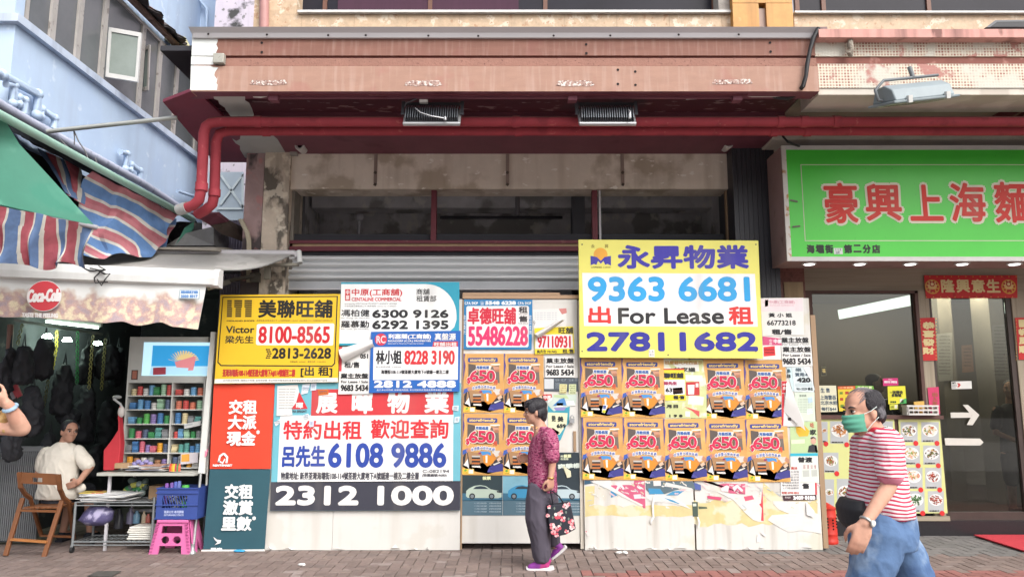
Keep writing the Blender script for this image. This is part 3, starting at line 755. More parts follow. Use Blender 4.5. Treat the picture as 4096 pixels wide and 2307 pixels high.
def arm_lamp():
 c = pt(5, 865, 528, 6.35)
 t = thing('street_floodlight', 'grey box floodlight with a glass face tilted down under the mosaic canopy edge', 'lamp', tuple(c))
 m = Euler((R(14), R(-9), R(8))).to_matrix()
 def w(x, y, q): return c+m@Vector((x, y, q))
 body = M('lamp_grey_cast', '#8b979c', .5, .1, 5)
 mb = MB(); mb.prism([w(-.29, -.15, 0), w(-.29, -.1, .1), w(-.29, 0, .15), w(-.29, .12, .13), w(-.29, .17, 0)], m@Vector((.58, 0, 0)), body); mb.build('housing', t, bev=.012)
 mb = MB(); mb.obox(w(0, .01, -.012), (.64, .36, .022), body, m); mb.build('rim', t, bev=.006)
 mb = MB(); mb.obox(w(.0, .01, -.026), (.52, .26, .006), M('lamp_lens', '#b7c9b0', .15, .05, spec=.6), m); mb.build('lens', t)
 mb = MB()
 for x in (-.17, .2): mb.obox(w(x, -.165, .0), (.04, .03, .06), M('clip_steel', '#cfd0cd', .4), m)
 mb.build('clip', t)
 mb = MB(); a = w(-.31, 0, .02); mb.tube([a, w(-.35, 0, .03), w(-.36, .02, .12), w(-.25, .05, .2), w(.1, .06, .2), w(.3, .06, .2)], .014, M('lamp_stirrup', '#6e7478', .5), 8)
 mb.tube([w(.05, .06, .2), w(.05, .1, .3)], .02, M('lamp_stirrup', '#6e7478', .5), 8); mb.build('stirrup', t)
arm_lamp()
def green_sign():
 Y = 7.6
 zt, zb = pt(5, 600, 768, Y).z, pt(5, 600, 1377, Y).z
 xl, xr = pt(5, 182, 1070, Y).x, 7.0
 t = thing('shop_sign', 'green box shop sign with large red characters outlined in white over the restaurant', 'shop sign', (4.5, Y, zb))
 grey = M('sign_frame_metal', '#c9c8c6', .5, .1, 4)
 mb = MB()
 mb.box(xl, xr, Y+.02, 8.06, zb+.005, zt-.005, M('sign_side_brown', '#a58a86', .6, .12, 3, spots=('#6d5553', .6, 5, .62)))
 mb.build('cabinet', t)
 mb = MB(); f = .045
 mb.box(xl-.002, xl+f, Y, Y+.019, zb, zt, M('rusty_white_frame', '#cfccc6', .6, .1, 6, spots=('#a8742f', .9, 9, .58))); mb.box(xl+f+.001, xr, Y, Y+.019, zb, zb+f, grey); mb.box(xl+f+.001, xr, Y, Y+.019, zt-f, zt, grey)
 mb.build('frame', t)
 mb = MB(); green = M('sign_green', '#47c03e', .35, .06, 2, spots=('#2f8f33', .7, 40, .69), k=.95)
 mb.box(xl+f+.002, xr, Y+.006, Y+.018, zb+f+.001, zt-f-.001, green); mb.build('face_panel', t)
 mb = MB(); wl = P('#c9d3b4'); Y2 = Y+.004
 a, b = pt(5, 278, 1070, Y2).x, pt(5, 900, 868, Y2).z; c = pt(5, 900, 1272, Y2).z
 mb.box(a, xr, Y2, Y2+.001, b-.008, b, wl); mb.box(a, xr, Y2, Y2+.001, c, c+.008, wl); mb.box(a, a+.008, Y2, Y2+.001, c+.009, b-.009, wl)
 mb.build('border', t)
 mo, mr_ = MB(), MB()
 for ch, x0, y0, x1, y1 in (('豪',393,965,568,1178),('興',610,970,798,1165),('上',842,975,1015,1165),('海',1055,965,1242,1170),('麵',1290,960,1476,1175)):
  mo.text(5, ch, x0, y0, x1, y1, Y+.0035, P('#d6d2bd'), .028, inset=False)
  mr_.text(5, ch, x0+4, y0+4, x1-4, y1-4, Y+.0005, P('#c62d22'), .010, inset=False)
 mo.build('lettering_outline', t); mr_.build('lettering', t)
 mb = MB()
 for ch, x0, x1 in (('海',298,341),('壩',346,391),('街',396,440),('第',495,540),('二',545,588),('分',594,638),('店',643,688)): mb.text(5, ch, x0, 1290, x1, 1337 if ch != '二' else 1332, Y+.0045, P('#15221a'), .005)
 mb.build('small_lettering', t)
 mb = MB(); mb.pbox(5, 443, 1309, 489, 1341, Y+.003, P('#c9cfcb'), .001); mb.text(5, '113', 452, 1311, 480, 1323, Y+.0025, P('#333a3a')); mb.text(5, '號', 452, 1325, 474, 1340, Y+.0025, P('#33405a')); mb.build('number_sticker', t)
 for x in (318, 585, 853, 1128, 1405, 1690):
  p = pt(5, x, 1383, 7.72); mb = MB(); mb.lathe([(.075, 0), (.075, -.012), (.058, -.012)], (p.x, 7.75, zb+.004), M('white_plastic', '#d6d4d0', .5), 18); d = mb.build('downlight', t)
  mb = MB(); mb.lathe([(.055, 0), (.05, -.006)], (p.x, 7.75, zb-.009), emat('lit_downlight_white', '#ffffff', 1.6), 18); mb.build('lamp', d)
 mb = MB()
 for x, y, a in ((232,1060,.2),(245,1195,-.1),(160,1075,.8),(170,1200,.9)): mb.obox(pt(5, x, y, Y-.002), (.08, .001, .018), M('old_tape', '#6f6a62', .7), (0, a, 0)) if x > 200 else None
 mb.build('tape_scrap', t)
green_sign()
# ================================================================== the hoarding
hb = M('hoarding_white', '#d9d7d2', .7, .05, 2.5, bump=.02, streak=('#bdb8ae', .6, 5), spots=('#cac6bc', .5, 3, .56))
hbr = M('hoarding_white_stained', '#d8d6d1', .7, .06, 2.5, bump=.03, streak=('#a8a398', .7, 9), spots=('#c9c2a8', .5, 2.5, .56), spots2=('#8f8a80', .7, 22, .7))
def panel(label, u0, u1, v0, v1, Y, mat, seam=None, lip=True, gap=0):
 c = at((u0+u1)/2, v1, Y)
 t = thing('hoarding_panel', label, 'hoarding', (c.x, Y, max(0, c.z)), 'white plywood hoarding panels')
 x0, x1 = xat(u0, 1900, Y), xat(u1, 1900, Y); zt, zb = zat(v0, Y), max(.004, zat(v1, Y))
 mb = MB(); xs = [x0]+([xat(seam, 2150, Y)] if seam else [])+[x1]
 for i in range(len(xs)-1): mb.box(xs[i], xs[i+1]-.003, Y, Y+.018, zb, zt, mat)
 mb.build('board', t)
 mb = MB()
 for xx in xs: mb.box(min(max(xx-.02, x0), x1-.05), min(max(xx-.02, x0), x1-.05)+.05, Y+.0185, Y+.07, zb+.02, zt-.01, wood)
 mb.box(x0, x1, Y+.071, Y+.11, zb+.03, zb+.08, woodh); mb.box(x0, x1, Y+.071, Y+.11, zt-.1, zt-.05, woodh)
 mb.build('batten', t)
 if lip:
  mb = MB(); r = random.Random(int(u0)); x = x0+.02
  while x < x1-.1:
   wd = r.uniform(.04, .18)
   if r.random() < .6:
    h = r.uniform(.01, .05)
    mb.add([(x, Y-.003, zb+.01), (x+wd, Y-.003, zb+.012), (x+wd*.8, Y-r.uniform(.01, .03), zb+h*.5), (x+wd*.55, Y-r.uniform(.008, .02), zb+h+.01), (x+wd*.2, Y-r.uniform(.005, .02), zb+h*.6)], [(0,1,2,3,4)], M('peeling_film', '#e2e0dc', .5, .04))
   x += wd+r.uniform(.01, .08)
  mb.build('peeling_film', t)
 return t
panel('white hoarding panel behind the dark 2312 1000 sign and the yellow sign', 1064, 1843, 1196, 2203, 7.76, hb, 1330)
panel('white hoarding door panel lifted off the ground behind the walking woman', 1850, 2318, 1196, 2171, 7.8, hb, None, False)
mb = MB(); mb.box(xat(1850, 1180, 7.79), xat(2318, 1180, 7.79), 7.785, 7.85, zat(1194, 7.79), zat(1180, 7.79), woodh); mb.box(xat(1850, 1180, 7.79), xat(2240, 1180, 7.79), 7.79, 7.85, zat(1179, 7.79), zat(1170, 7.79), woodh)
tag(mb.build('timber_rail', None, at(2080, 1190, 7.79)), 'raw timber rail along the top edge of the hoarding door panel', 'timber rail')
panel('white hoarding panel with torn pink posters below the right group of orange posters', 2336, 2772, 1400, 2200, 7.76, hbr)
panel('white hoarding panel with yellow glue stains and notices at the right end', 2777, 3276, 1192, 2200, 7.77, hbr)
mb = MB()
for a, b, y0, y1, v0, v1, l_ in ((3278, 3298, 7.77, 7.84, 1260, 2195, 'raw timber post at the right edge of the hoarding beside the restaurant'), (3255, 3276, 7.795, 7.87, 1196, 1300, 'short timber block at the top right corner of the hoarding')):
 mb = MB(); mb.box(xat(a, 1900, y0), xat(b, 1900, y0), y0, y1, max(.02, zat(v1, y0)), zat(v0, y0), wood); tag(mb.build('timber_post', None, at(a, v1, y0)), l_, 'timber post')
mb = MB(); mb.box(xat(1844, 1900, 7.77), xat(1850, 1900, 7.77)-.002, 7.765, 7.83, .01, zat(1200, 7.77), wood); tag(mb.build('timber_post', None, at(1847, 2190, 7.8)), 'thin timber post left of the hoarding door panel', 'timber post')
mb = MB(); mb.box(xat(2320, 1900, 7.77), xat(2334, 1900, 7.77), 7.785, 7.84, .01, zat(1200, 7.77), M('white_edge', '#cfc8bb', .7, .1, 6))
tag(mb.build('timber_post', None, at(2327, 2190, 7.8)), 'white edged timber post right of the hoarding door panel', 'timber post')
# ---- board and paper signs
def sign(name, label, cat, k, pts, Y, mat, th=.012, group=None, part='backing'):
 xs = [p[0] for p in pts]; ys = [p[1] for p in pts]
 b = pt(k, sum(xs)/len(xs), max(ys), Y)
 t = thing(name, label, cat, (b.x, Y, max(0, b.z)), group)
 mb = MB(); mb.pquad(k, pts, Y, mat, th); mb.build(part, t, bev=.002 if th > .006 else 0, seg=1)
 return t
def rect(x0, y0, x1, y1): return [(x0, y0), (x1, y0), (x1, y1), (x0, y1)]
E_ = .0008
def yellow_sign():
 Y = 7.69
 t = sign('estate_agent_sign', 'yellow shop letting sign reading 8100-8565 in red on a white strip', 'sign', 7, [(98,95),(673,91),(662,514),(68,522)], Y, M('sign_yellow', '#e8bf2c', .45, .05, 3), .02)
 k = P('#1d1d1c'); mb = MB(); Y -= E_
 o = [(108,104),(663,100),(650,425),(636,440),(100,437),(83,420)]; i = [(112,109),(657,105),(645,422),(633,434),(103,431),(89,417)]
 for a in range(6):
  b = (a+1) % 6; mb.pquad(7, [o[a], o[b], i[b], i[a]], Y, k)
 mb.build('border', t)
 mb = MB(); mb.pquad(7, [(280,235),(640,232),(646,238),(640,335),(634,338),(274,336),(269,330),(273,240)], Y, P('#ecebe6')); mb.pquad(7, [(71,499),(662,493),(662,513),(69,520)], Y, P('#e4e2dc')); mb.build('white_panel', t)
 mb = MB()
 for r in range(9):
  y = 120+r*9.3
  for a, b in ((131+r*0-r*.3, 153-r*.3), (165-r*.3, 203-r*.3), (214-r*.3, 250-r*.3)) if r < 4 else ((131-r*.3, 156-r*.3), (172-r*.3, 200-r*.3), (219-r*.3, 250-r*.3)):
   mb.pquad(7, [(a, y), (b, y), (b, y+6.8), (a, y+6.8)], Y, k)
 mb.build('emblem', t)
 mb = MB()
 mb.text(7, '美聯旺舖', 280, 118, 638, 206, Y, k, .006); mb.text(7, 'MIDLAND SHOPS', 129, 216, 262, 223, Y, k, .001); mb.text(7, '美聯物業(商舖)有限公司 公司牌照號碼 C-000501 (486)香港上市工商舖物業代理有限公司', 272, 215, 637, 223, Y, k)
 mb.text(7, 'Victor', 124, 244, 262, 279, Y, k, .003); mb.text(7, '梁先生', 121, 291, 258, 328, Y, k, .002)
 mb.text(7, '8100-8565', 281, 245, 625, 328, Y-E_, P('#c9212b'), .006); mb.text(7, '2813-2628', 346, 349, 630, 402, Y, k, .005)
 for j in range(5): mb.pquad(7, rect(316+abs(2-j)*-4+8, 354+j*10, 326+abs(2-j)*-4+8, 361+j*10), Y, k); mb.pquad(7, rect(328-abs(2-j)*4+8, 354+j*10, 336-abs(2-j)*4+8, 361+j*10), Y, k)
 mb.text(7, '荃灣海壩街108-114號荃碧大廈地下A#114號舖至二樓', 108, 451, 458, 488, Y, P('#b8302a'), .003); mb.text(7, '[出 租]', 484, 440, 636, 490, Y, k, .003)
 mb.text(7, '物業編號 : 6004481   廣告日期 : 31/05/2024', 432, 412, 604, 420, Y, k)
 mb.text(7, '此乃本公司物業, 謹請出示核實, 並經確認書, 本公司將對是項資料負責及保留權利, 並交由相關部門處理', 112, 502, 612, 510, Y-E_, k)
 mb.build('lettering', t)
yellow_sign()
def banners():
 wt = P('#eef0ef')
 for name, pts, hexc, lines, lab in (('red', [(65,524),(357,524),(338,930),(46,930)], '#e0472f', (('交租',138,598,275,668),('大派',134,672,272,742),('現金',128,748,268,820),('*',271,744,287,764)), 'orange red cloth banner with white characters hanging below the yellow sign'),
                                  ('teal', [(46,933),(338,933),(310,1316),(14,1318)], '#2f5763', (('交租',118,1003,255,1075),('激賞',110,1080,255,1152),('里數',103,1158,248,1228),('*',251,1157,269,1177)), 'dark teal cloth banner with white characters reaching the pavement')):
  Y = 7.72
  xs = [p[0] for p in pts]; b = pt(7, sum(xs)/4, pts[2][1], Y)
  t = thing('cloth_banner', lab, 'banner', (b.x, Y, b.z), 'cloth banners at the left end of the hoarding')
  cm = M('banner_'+name, hexc, .75, .06, 4, bump=.08, bscale=5)
  mb = MB()
  def fn(a, c):
   x = (pts[0][0]*(1-a)+pts[1][0]*a)*(1-c)+(pts[3][0]*(1-a)+pts[2][0]*a)*c; y = pts[0][1]*(1-c)+pts[2][1]*c
   p = pt(7, x, y, Y); p.y += .006*math.sin(a*7+c*3)*math.sin(c*5+1)+.006; return p
  mb.grid(fn, 14, 18, cm); mb.grid(lambda a, c: fn(a, c)+Vector((0, .003, 0)), 14, 18, cm); mb.build('cloth', t)
  mb = MB()
  for s, x0, y0, x1, y1 in lines: mb.text(7, s, x0, y0, x1, y1, Y-.004, wt, .006)
  if name == 'red': mb.text(7, 'RENTSMART', 62, 908, 155, 919, Y-.004, wt, .002)
  else: mb.text(7, '國泰', 52, 1308, 108, 1326, Y-.004, wt, .002)
  mb.build('lettering', t)
  mb = MB()
  if name == 'red':
   for q in ([(84,898),(92,866),(112,852),(118,858),(100,872),(94,898)], [(118,852),(136,872),(132,902),(122,902),(126,876),(112,862)], [(84,898),(94,890),(108,898),(118,880),(122,884),(110,906),(96,900)]): mb.pquad(7, q, Y-.004, wt)
  else: mb.pquad(7, [(64,1256),(82,1270),(102,1272),(98,1286),(70,1296),(84,1282),(72,1272)], Y-.004, wt)
  mb.build('emblem', t)
  if name == 'teal':
   mb = MB(); mb.tube([pt(7, 8, 1324, 7.72), pt(7, 312, 1322, 7.72)], .012, M('white_plastic', '#d6d4d0', .5), 8); mb.build('bottom_bar', t)
   mb = MB(); c = pt(7, 185, 1328, 7.69); mb.ell((c.x, 7.69, .012), (.05, .03, .012), M('blue_rag', '#3fa3d8', .6)); mb.ell((c.x+.04, 7.68, .012), (.03, .03, .01), M('blue_rag', '#3fa3d8', .6))
   tag(mb.build('crumpled_wrapper', None, (c.x, 7.69, 0)), 'small crumpled blue wrapper on the ground at the foot of the teal banner', 'litter')
banners()
def teal_board():
 Y = 7.73
 t = sign('estate_agent_sign', 'large teal framed letting board with 2312 1000 in white on a dark strip', 'sign', 7, [(360,517),(1254,517),(1250,1130),(336,1132)], Y, M('sign_teal', '#6fb6c6', .5, .05, 3), .014)
 Y -= E_; mb = MB()
 mb.pquad(7, [(386,674),(1218,668),(1216,992),(372,996)], Y, P('#e6e7e6')); mb.pquad(7, [(538,548),(1219,545),(1217,670),(533,675)], Y-E_, P('#c93a40')); mb.pquad(7, [(341,993),(1251,988),(1250,1129),(337,1131)], Y, P('#3b3c48')); mb.build('colour_panel', t)
 Y -= 2*E_; mb = MB(); wt, rd, bl, dk = P('#eceae8'), P('#cf2f38'), P('#2c479f'), P('#46454e')
 for c, x0, y0, x1, y1 in (('展',558,565,662,664),('暉',730,562,832,666),('物',900,556,1008,664),('業',1078,552,1198,664)): mb.text(7, c, x0, y0, x1, y1, Y, wt, .009)
 mb.text(7, '特約出租', 400, 698, 778, 790, Y, rd, .005); mb.text(7, '歡迎查詢', 820, 692, 1195, 786, Y, rd, .005)
 mb.text(7, '呂先生', 395, 818, 603, 922, Y, bl, .007); mb.text(7, '6108 9886', 616, 805, 1185, 925, Y, bl, .010)
 mb.text(7, '物業地址: 新界荃灣海壩街108-114號荃碧大廈地下A號舖連一樓及二樓全層', 388, 945, 1052, 982, Y, dk, .002); mb.text(7, 'C-082194', 1070, 934, 1198, 949, Y, dk, .001); mb.text(7, '(物業編號:9680)', 1068, 953, 1186, 970, Y, dk, .001)
 mb.text(7, '2312 1000', 362, 1010, 1220, 1106, Y, wt, .013)
 mb.build('lettering', t)
 mb = MB(); mb.pquad(7, [(478,562),(518,642),(436,644)], Y, rd); mb.text(7, '暉', 462, 612, 496, 640, Y-E_, wt, .002); mb.text(7, 'PAR BRIGHT', 438, 648, 514, 660, Y, dk, .001); mb.build('emblem', t)
teal_board()
def turq_board():
 Y = 7.725
 t = sign('estate_agent_sign', 'white and turquoise letting board listing 6300 9126 above 6292 1395', 'sign', 7, [(678,35),(1247,33),(1245,338),(668,338)], Y, M('sign_turquoise', '#2f9bb5', .5, .05, 3), .014)
 Y -= E_; mb = MB()
 arc = [(1085+148*math.sin(a*math.pi/20), 43+ (1-math.cos(a*math.pi/20))*150) for a in range(11)]
 mb.pquad(7, [(679,43)]+arc+[(1233,215),(1222,250),(1195,275),(1150,285),(1140,328),(669,328)], Y, P('#e6e8e8')); mb.build('white_panel', t)
 Y -= E_; mb = MB(); rd, dk = P('#c8333c'), P('#26272b')
 mb.text(7, '中原(工商舖)', 729, 65, 972, 104, Y, rd, .002); mb.text(7, 'CENTALINE COMMERCIAL', 729, 107, 968, 125, Y, rd, .0015); mb.text(7, 'operated by CENTALINE PROPERTY AGENCY LIMITED', 695, 134, 946, 143, Y, dk); mb.text(7, '中原物業代理有限公司 牌照號碼 Licence no. C-000227', 695, 145, 944, 153, Y, dk)
 mb.text(7, '商舖', 1040, 65, 1104, 95, Y, dk, .001); mb.text(7, '租賃部', 1040, 98, 1136, 128, Y, dk, .001)
 mb.text(7, '馮柏健', 679, 165, 815, 199, Y, dk, .002); mb.text(7, '羅慕勤', 678, 219, 813, 253, Y, dk, .002); mb.text(7, 'Mr. Fung  (S-162146)', 678, 203, 815, 211, Y, dk); mb.text(7, 'Ms. Law  (S-207582)', 678, 256, 813, 264, Y, dk)
 mb.text(7, '6300 9126', 828, 166, 1195, 206, Y, dk, .006); mb.text(7, '6292 1395', 828, 217, 1195, 260, Y, dk, .006); mb.build('lettering', t)
 mb = MB(); mb.pquad(7, rect(697,68,722,123), Y, rd); mb.text(7, '中', 701, 72, 718, 94, Y-E_, P('#eceae8'), .001); mb.text(7, '原', 701, 98, 718, 119, Y-E_, P('#eceae8'), .001); mb.build('emblem', t)
turq_board()
def blue_board():
 Y = 7.7
 t = sign('estate_agent_sign', 'blue letting board with 8228 3190 in red overlapping the turquoise board', 'sign', 7, [(822,272),(1253,267),(1247,560),(812,566)], Y, M('sign_blue', '#2563b4', .45, .05, 3), .014)
 Y -= E_; mb = MB(); mb.pquad(7, [(834,346),(1241,344),(1239,502),(832,504)], Y, P('#e6e7e8')); mb.pquad(7, [(1122,319),(1240,318),(1239,343),(1117,344)], Y, P('#c93744')); mb.build('colour_panel', t)
 Y -= E_; mb = MB(); wt, dk, rd = P('#eceae8'), P('#232328'), P('#cc2a33')
 mb.text(7, '利嘉閣(工商舖)', 905, 282, 1110, 310, Y, wt, .002); mb.text(7, 'RICACORP (C.I.R.) PROPERTIES', 904, 312, 1110, 322, Y, wt, .001); mb.text(7, '(operated by Ricacorp Properties Limited)', 904, 325, 1074, 333, Y, wt); mb.text(7, '真盤源', 1128, 279, 1230, 313, Y, wt, .002); mb.text(7, '旺舖出租', 1126, 322, 1234, 342, Y, wt, .001)
 mb.text(7, '林小姐', 845, 360, 970, 428, Y, dk, .004); mb.text(7, '8228 3190', 982, 361, 1225, 430, Y, rd, .006); mb.text(7, '海壩街108-114號荃碧大廈地下A號舖一樓及二樓', 870, 455, 1196, 475, Y, dk, .0015); mb.text(7, '個人牌照號碼  S-606384', 844, 437, 966, 444, Y, dk)
 mb.text(7, '2812 4888', 836, 506, 1230, 541, Y, wt, .006); mb.text(7, '此乃本公司物業, 如欲查詢放盤, 本公司將對此電話及售租及面談洽商處理', 850, 547, 1210, 556, Y, wt); mb.build('lettering', t)
 mb = MB(); c = pt(7, 870, 309, Y); mb.disc(c, .062, P('#cf3a4d')); mb.text(7, 'RC', 848, 291, 892, 327, Y-E_, P('#e9d5da'), .002); mb.build('emblem', t)
blue_board()
white_paper = M('white_paper', '#e4e3e0', .7, .04, 5, bump=.04, bscale=9)
def paper(label, k, pts, Y, mat=white_paper, texts=(), cat='notice', name='paper_notice', group=None, extra=()):
 t = sign(name, label, cat, k, pts, Y, mat, .0012, group, 'sheet')
 if extra:
  mb = MB()
  for q, hx in extra: mb.pquad(k, q, Y-E_, P(hx))
  mb.build('printed_panel', t)
 if texts:
  mb = MB()
  for s, x0, y0, x1, y1, hx, b in texts: mb.text(k, s, x0, y0, x1, y1, Y-2*E_, P(hx), b)
  mb.build('lettering', t)
 return t
K = '#242428'
def owner_note(label, k, q, bx, Y):
 x0, y0, x1, y1 = bx; h = y1-y0
 return paper(label, k, q, Y, white_paper, (('業主放盤', x0, y0, x1, y0+h*.31, K, .0025), ('For Lease / Sale', x0+2, y0+h*.4, x1-2, y0+h*.55, K, .001), ('9683 5434', x0, y0+h*.64, x1, y1, K, .004)), group='white owner letting notices reading 9683 5434')
paper('white red edged notice half hidden under the folded sheet beside the blue board', 7, [(668,345),(822,345),(816,466),(668,470)], 7.715, white_paper, (('租/售', 694, 416, 766, 446, K, .002), ('051', 770, 378, 808, 401, K, .003)), extra=(([(668,345),(684,345),(680,470),(668,470)], '#c8414a'),))
owner_note('white owner notice reading 9683 5434 stuck between the teal board and the blue board', 7, [(670,462),(818,466),(812,570),(664,572)], (676,471,809,557), 7.712)
mb = MB()
def fold(a, c):
 p0, p1, p2, p3 = (666,358),(828,308),(838,342),(690,418)
 x = (p0[0]*(1-a)+p1[0]*a)*(1-c)+(p3[0]*(1-a)+p2[0]*a)*c; y = (p0[1]*(1-a)+p1[1]*a)*(1-c)+(p3[1]*(1-a)+p2[1]*a)*c
 p = pt(7, x, y, 7.69); p.y -= .05*math.sin(c*math.pi)+.01*math.sin(a*5); return p
mb.grid(fold, 10, 8, white_paper); tag(mb.build('folded_paper', None, pt(7, 750, 360, 7.69)), 'curled white sheet folded over the upper left corner of the blue board', 'paper')
paper('crumpled white handwritten sheet taped over the emblem of the teal board', 7, [(372,532),(470,526),(476,560),(462,612),(440,640),(444,672),(368,676)], 7.722, white_paper, tuple(('~~~~~ ~~ ~~~~', 378, 545+i*13, 460-i*2, 550+i*13, '#8a8a8c', 0) for i in range(8)))
for n_, (q, hx, lab) in enumerate((([(492,526),(530,520),(518,566),(486,574)], '#dbe6f0', 'small pale blue slip on the top edge of the teal board, beside the crumpled sheet'), ([(534,520),(560,518),(558,552),(530,556)], '#d5e2f2', 'small pale blue slip just left of the orange sticker on the teal board'),
  ([(568,552),(617,547),(618,572),(570,578)], '#d2702f', 'small orange sticker with dark print on the top edge of the teal board'), ([(495,672),(520,664),(526,684),(502,694)], '#dfe6ec', 'small pale slip left of the red strip on the teal board'), ([(526,698),(548,696),(546,728),(524,728)], '#d3dcf0', 'small pale slip over the red characters of the teal board'),
  ([(356,706),(384,692),(390,706),(364,726)], '#e2e6ea', 'small pale slip at the left edge of the teal board'), ([(1214,628),(1244,626),(1242,652),(1212,648)], '#d8e4ea', 'small pale slip at the right edge of the teal board beside the red strip'), ([(1224,682),(1248,678),(1246,706),(1222,710)], '#d8e4ea', 'small pale slip at the right edge of the teal board below the red strip'))):
 paper(lab, 7, q, 7.7215, M('slip_'+hx[1:], hx, .7, .05, 6), (('招租熱線', min(p[0] for p in q)+7, (q[0][1]+q[2][1])/2-8, max(p[0] for p in q)-7, (q[0][1]+q[2][1])/2-1, '#3a4a78', 0), ('8273-4181', min(p[0] for p in q)+7, (q[0][1]+q[2][1])/2+1, max(p[0] for p in q)-7, (q[0][1]+q[2][1])/2+7, '#3a3a48', 0)), cat='slip', name='paper_slip')
def cpa():
 Y = 7.785
 t = sign('estate_agent_sign', 'blue edged letting sign reading 55486228 in pink at the top of the door panel', 'sign', 8, [(57,307),(340,307),(337,513),(53,512)], Y, M('sign_cpa_blue', '#2b7db4', .5, .05, 3), .008)
 Y -= E_; mb = MB(); mb.pquad(8, [(73,334),(322,333),(326,340),(324,498),(320,503),(71,503),(67,498),(68,338)], Y, P('#ebe7e6')); mb.build('white_panel', t)
 Y -= E_; mb = MB(); wt, rd, dk = P('#e8edf0'), P('#cc2c42'), P('#2a2228')
 mb.text(8, 'C.P.A. SHOP', 61, 316, 115, 328, Y, wt, .001); mb.text(8, '☎', 124, 314, 141, 329, Y, wt); mb.text(8, '5548 6228', 145, 313, 272, 329, Y, wt, .004); mb.text(8, 'C.P.A. SHOP', 280, 316, 335, 328, Y, wt, .001)
 mb.text(8, '卓德旺舖', 72, 339, 273, 410, Y, rd, .006); mb.text(8, '租', 283, 336, 320, 363, Y, dk, .003); mb.text(8, '售', 283, 374, 320, 400, Y, dk, .003); mb.text(8, 'TO LET', 283, 365, 320, 371, Y, dk); mb.text(8, 'FOR SALE', 281, 403, 321, 409, Y, dk)
 mb.text(8, '55486228', 74, 416, 322, 498, Y, P('#d6346a'), .008); mb.column(8, '歡迎委托', 55, 370, 65, 452, Y, wt); mb.column(8, '歡迎查詢', 326, 370, 336, 452, Y, wt); mb.build('lettering', t)
cpa()
paper('yellow letting notice reading 97110931 in red beside the blue edged sign', 8, [(348,425),(508,417),(514,528),(350,532)], 7.782, M('notice_yellow', '#e6d233', .6, .06, 4), (('旺舖', 448, 421, 508, 448, K, .002), ('97110931', 361, 456, 498, 506, '#c5293a', .005), ('吳先生 Mr.NG', 358, 514, 440, 528, '#4a4030', .001), ('租·售', 464, 511, 510, 528, K, .001)), extra=(([(352,452),(505,450),(508,508),(352,510)], '#e9e6e4'),))
t_ = paper('white printed sheet with a red corner peeling off above the yellow notice', 8, [(340,348),(478,343),(482,400),(476,440),(346,448)], 7.79, white_paper, tuple(('- -- --- -- ---- -- --', 350, 360+i*9, 440, 363+i*9, '#b9bcc4', 0) for i in range(4))+(('9', 343, 395, 352, 414, '#888888', 0),), extra=(([(448,345),(480,343),(482,362),(462,368)], '#c9817c'),))
mb = MB()
def curl(a, c):
 p0, p1, p2, p3 = (348,448),(440,396),(474,392),(366,466)
 x = (p0[0]*(1-a)+p1[0]*a)*(1-c)+(p3[0]*(1-a)+p2[0]*a)*c; y = (p0[1]*(1-a)+p1[1]*a)*(1-c)+(p3[1]*(1-a)+p2[1]*a)*c
 p = pt(8, x, y, 7.77); p.y -= .06*math.sin(c*math.pi); return p
mb.grid(curl, 8, 8, white_paper); tag(mb.build('folded_paper', None, pt(8, 410, 430, 7.77)), 'curled white paper flap hanging over the yellow notice reading 97110931', 'paper')
def lease_sign():
 Y = 7.68
 t = sign('for_lease_sign', 'large yellow sign reading For Lease with 27811682 below in dark blue', 'sign', 8, [(530,60),(1272,64),(1291,550),(535,546)], Y, M('sign_pale_yellow', '#e8e272', .45, .04, 3), .035)
 Y -= E_; mb = MB(); mb.pquad(8, [(545,197),(1258,201),(1270,419),(553,416)], Y, P('#e9e9ea')); mb.build('white_panel', t)
 Y -= E_; mb = MB(); pu, sk, rd, dk = P('#3b34a4'), P('#2ba0de'), P('#d8322f'), P('#232327')
 mb.text(8, '永昇物業', 690, 82, 1233, 181, Y, pu, .011); mb.text(8, '9363 6681', 568, 212, 1238, 316, Y, sk, .012)
 mb.text(8, '出', 570, 335, 664, 406, Y, rd, .007); mb.text(8, 'For Lease', 693, 341, 1130, 408, Y, dk, .0065); mb.text(8, '租', 1149, 335, 1250, 411, Y, rd, .007)
 mb.text(8, '27811682', 562, 440, 1270, 521, Y, P('#2f2f96'), .013); mb.text(8, '永', 582, 80, 598, 95, Y, P('#6d5a26')); mb.text(8, '昇', 638, 80, 654, 95, Y, P('#6d5a26')); mb.text(8, '公司牌照號碼 : C-007394', 582, 170, 662, 178, Y, dk)
 mb.build('lettering', t)
 mb = MB(); c = pt(8, 621, 122, Y); mb.disc(c, .072, P('#e9a83c')); mb.pquad(8, [(580,127),(606,132),(622,148),(638,132),(664,127),(664,167),(650,160),(640,164),(633,148),(622,160),(611,148),(604,164),(594,160),(580,166)], Y-E_, P('#3b34a4')); mb.pquad(8, [(604,164),(611,148),(622,160),(633,148),(640,164),(632,160),(622,166),(612,160)], Y-2*E_, P('#e8e272')); mb.build('emblem', t)
 mb = MB()
 for x, y in ((545,520),(1262,520),(1262,80),(545,80),(900,535)): mb.disc(pt(8, x, y, Y), .008, P('#5a5a4a'))
 mb.build('screw', t)
lease_sign()
paper('tiny white tag stuck on the bottom edge of the big yellow sign', 8, [(821,514),(843,513),(844,544),(820,543)], 7.676, white_paper, (('1.5', 824, 518, 839, 526, '#666666', 0), ('18.12', 824, 530, 840, 538, '#666666', 0)), name='paper_slip', cat='slip')
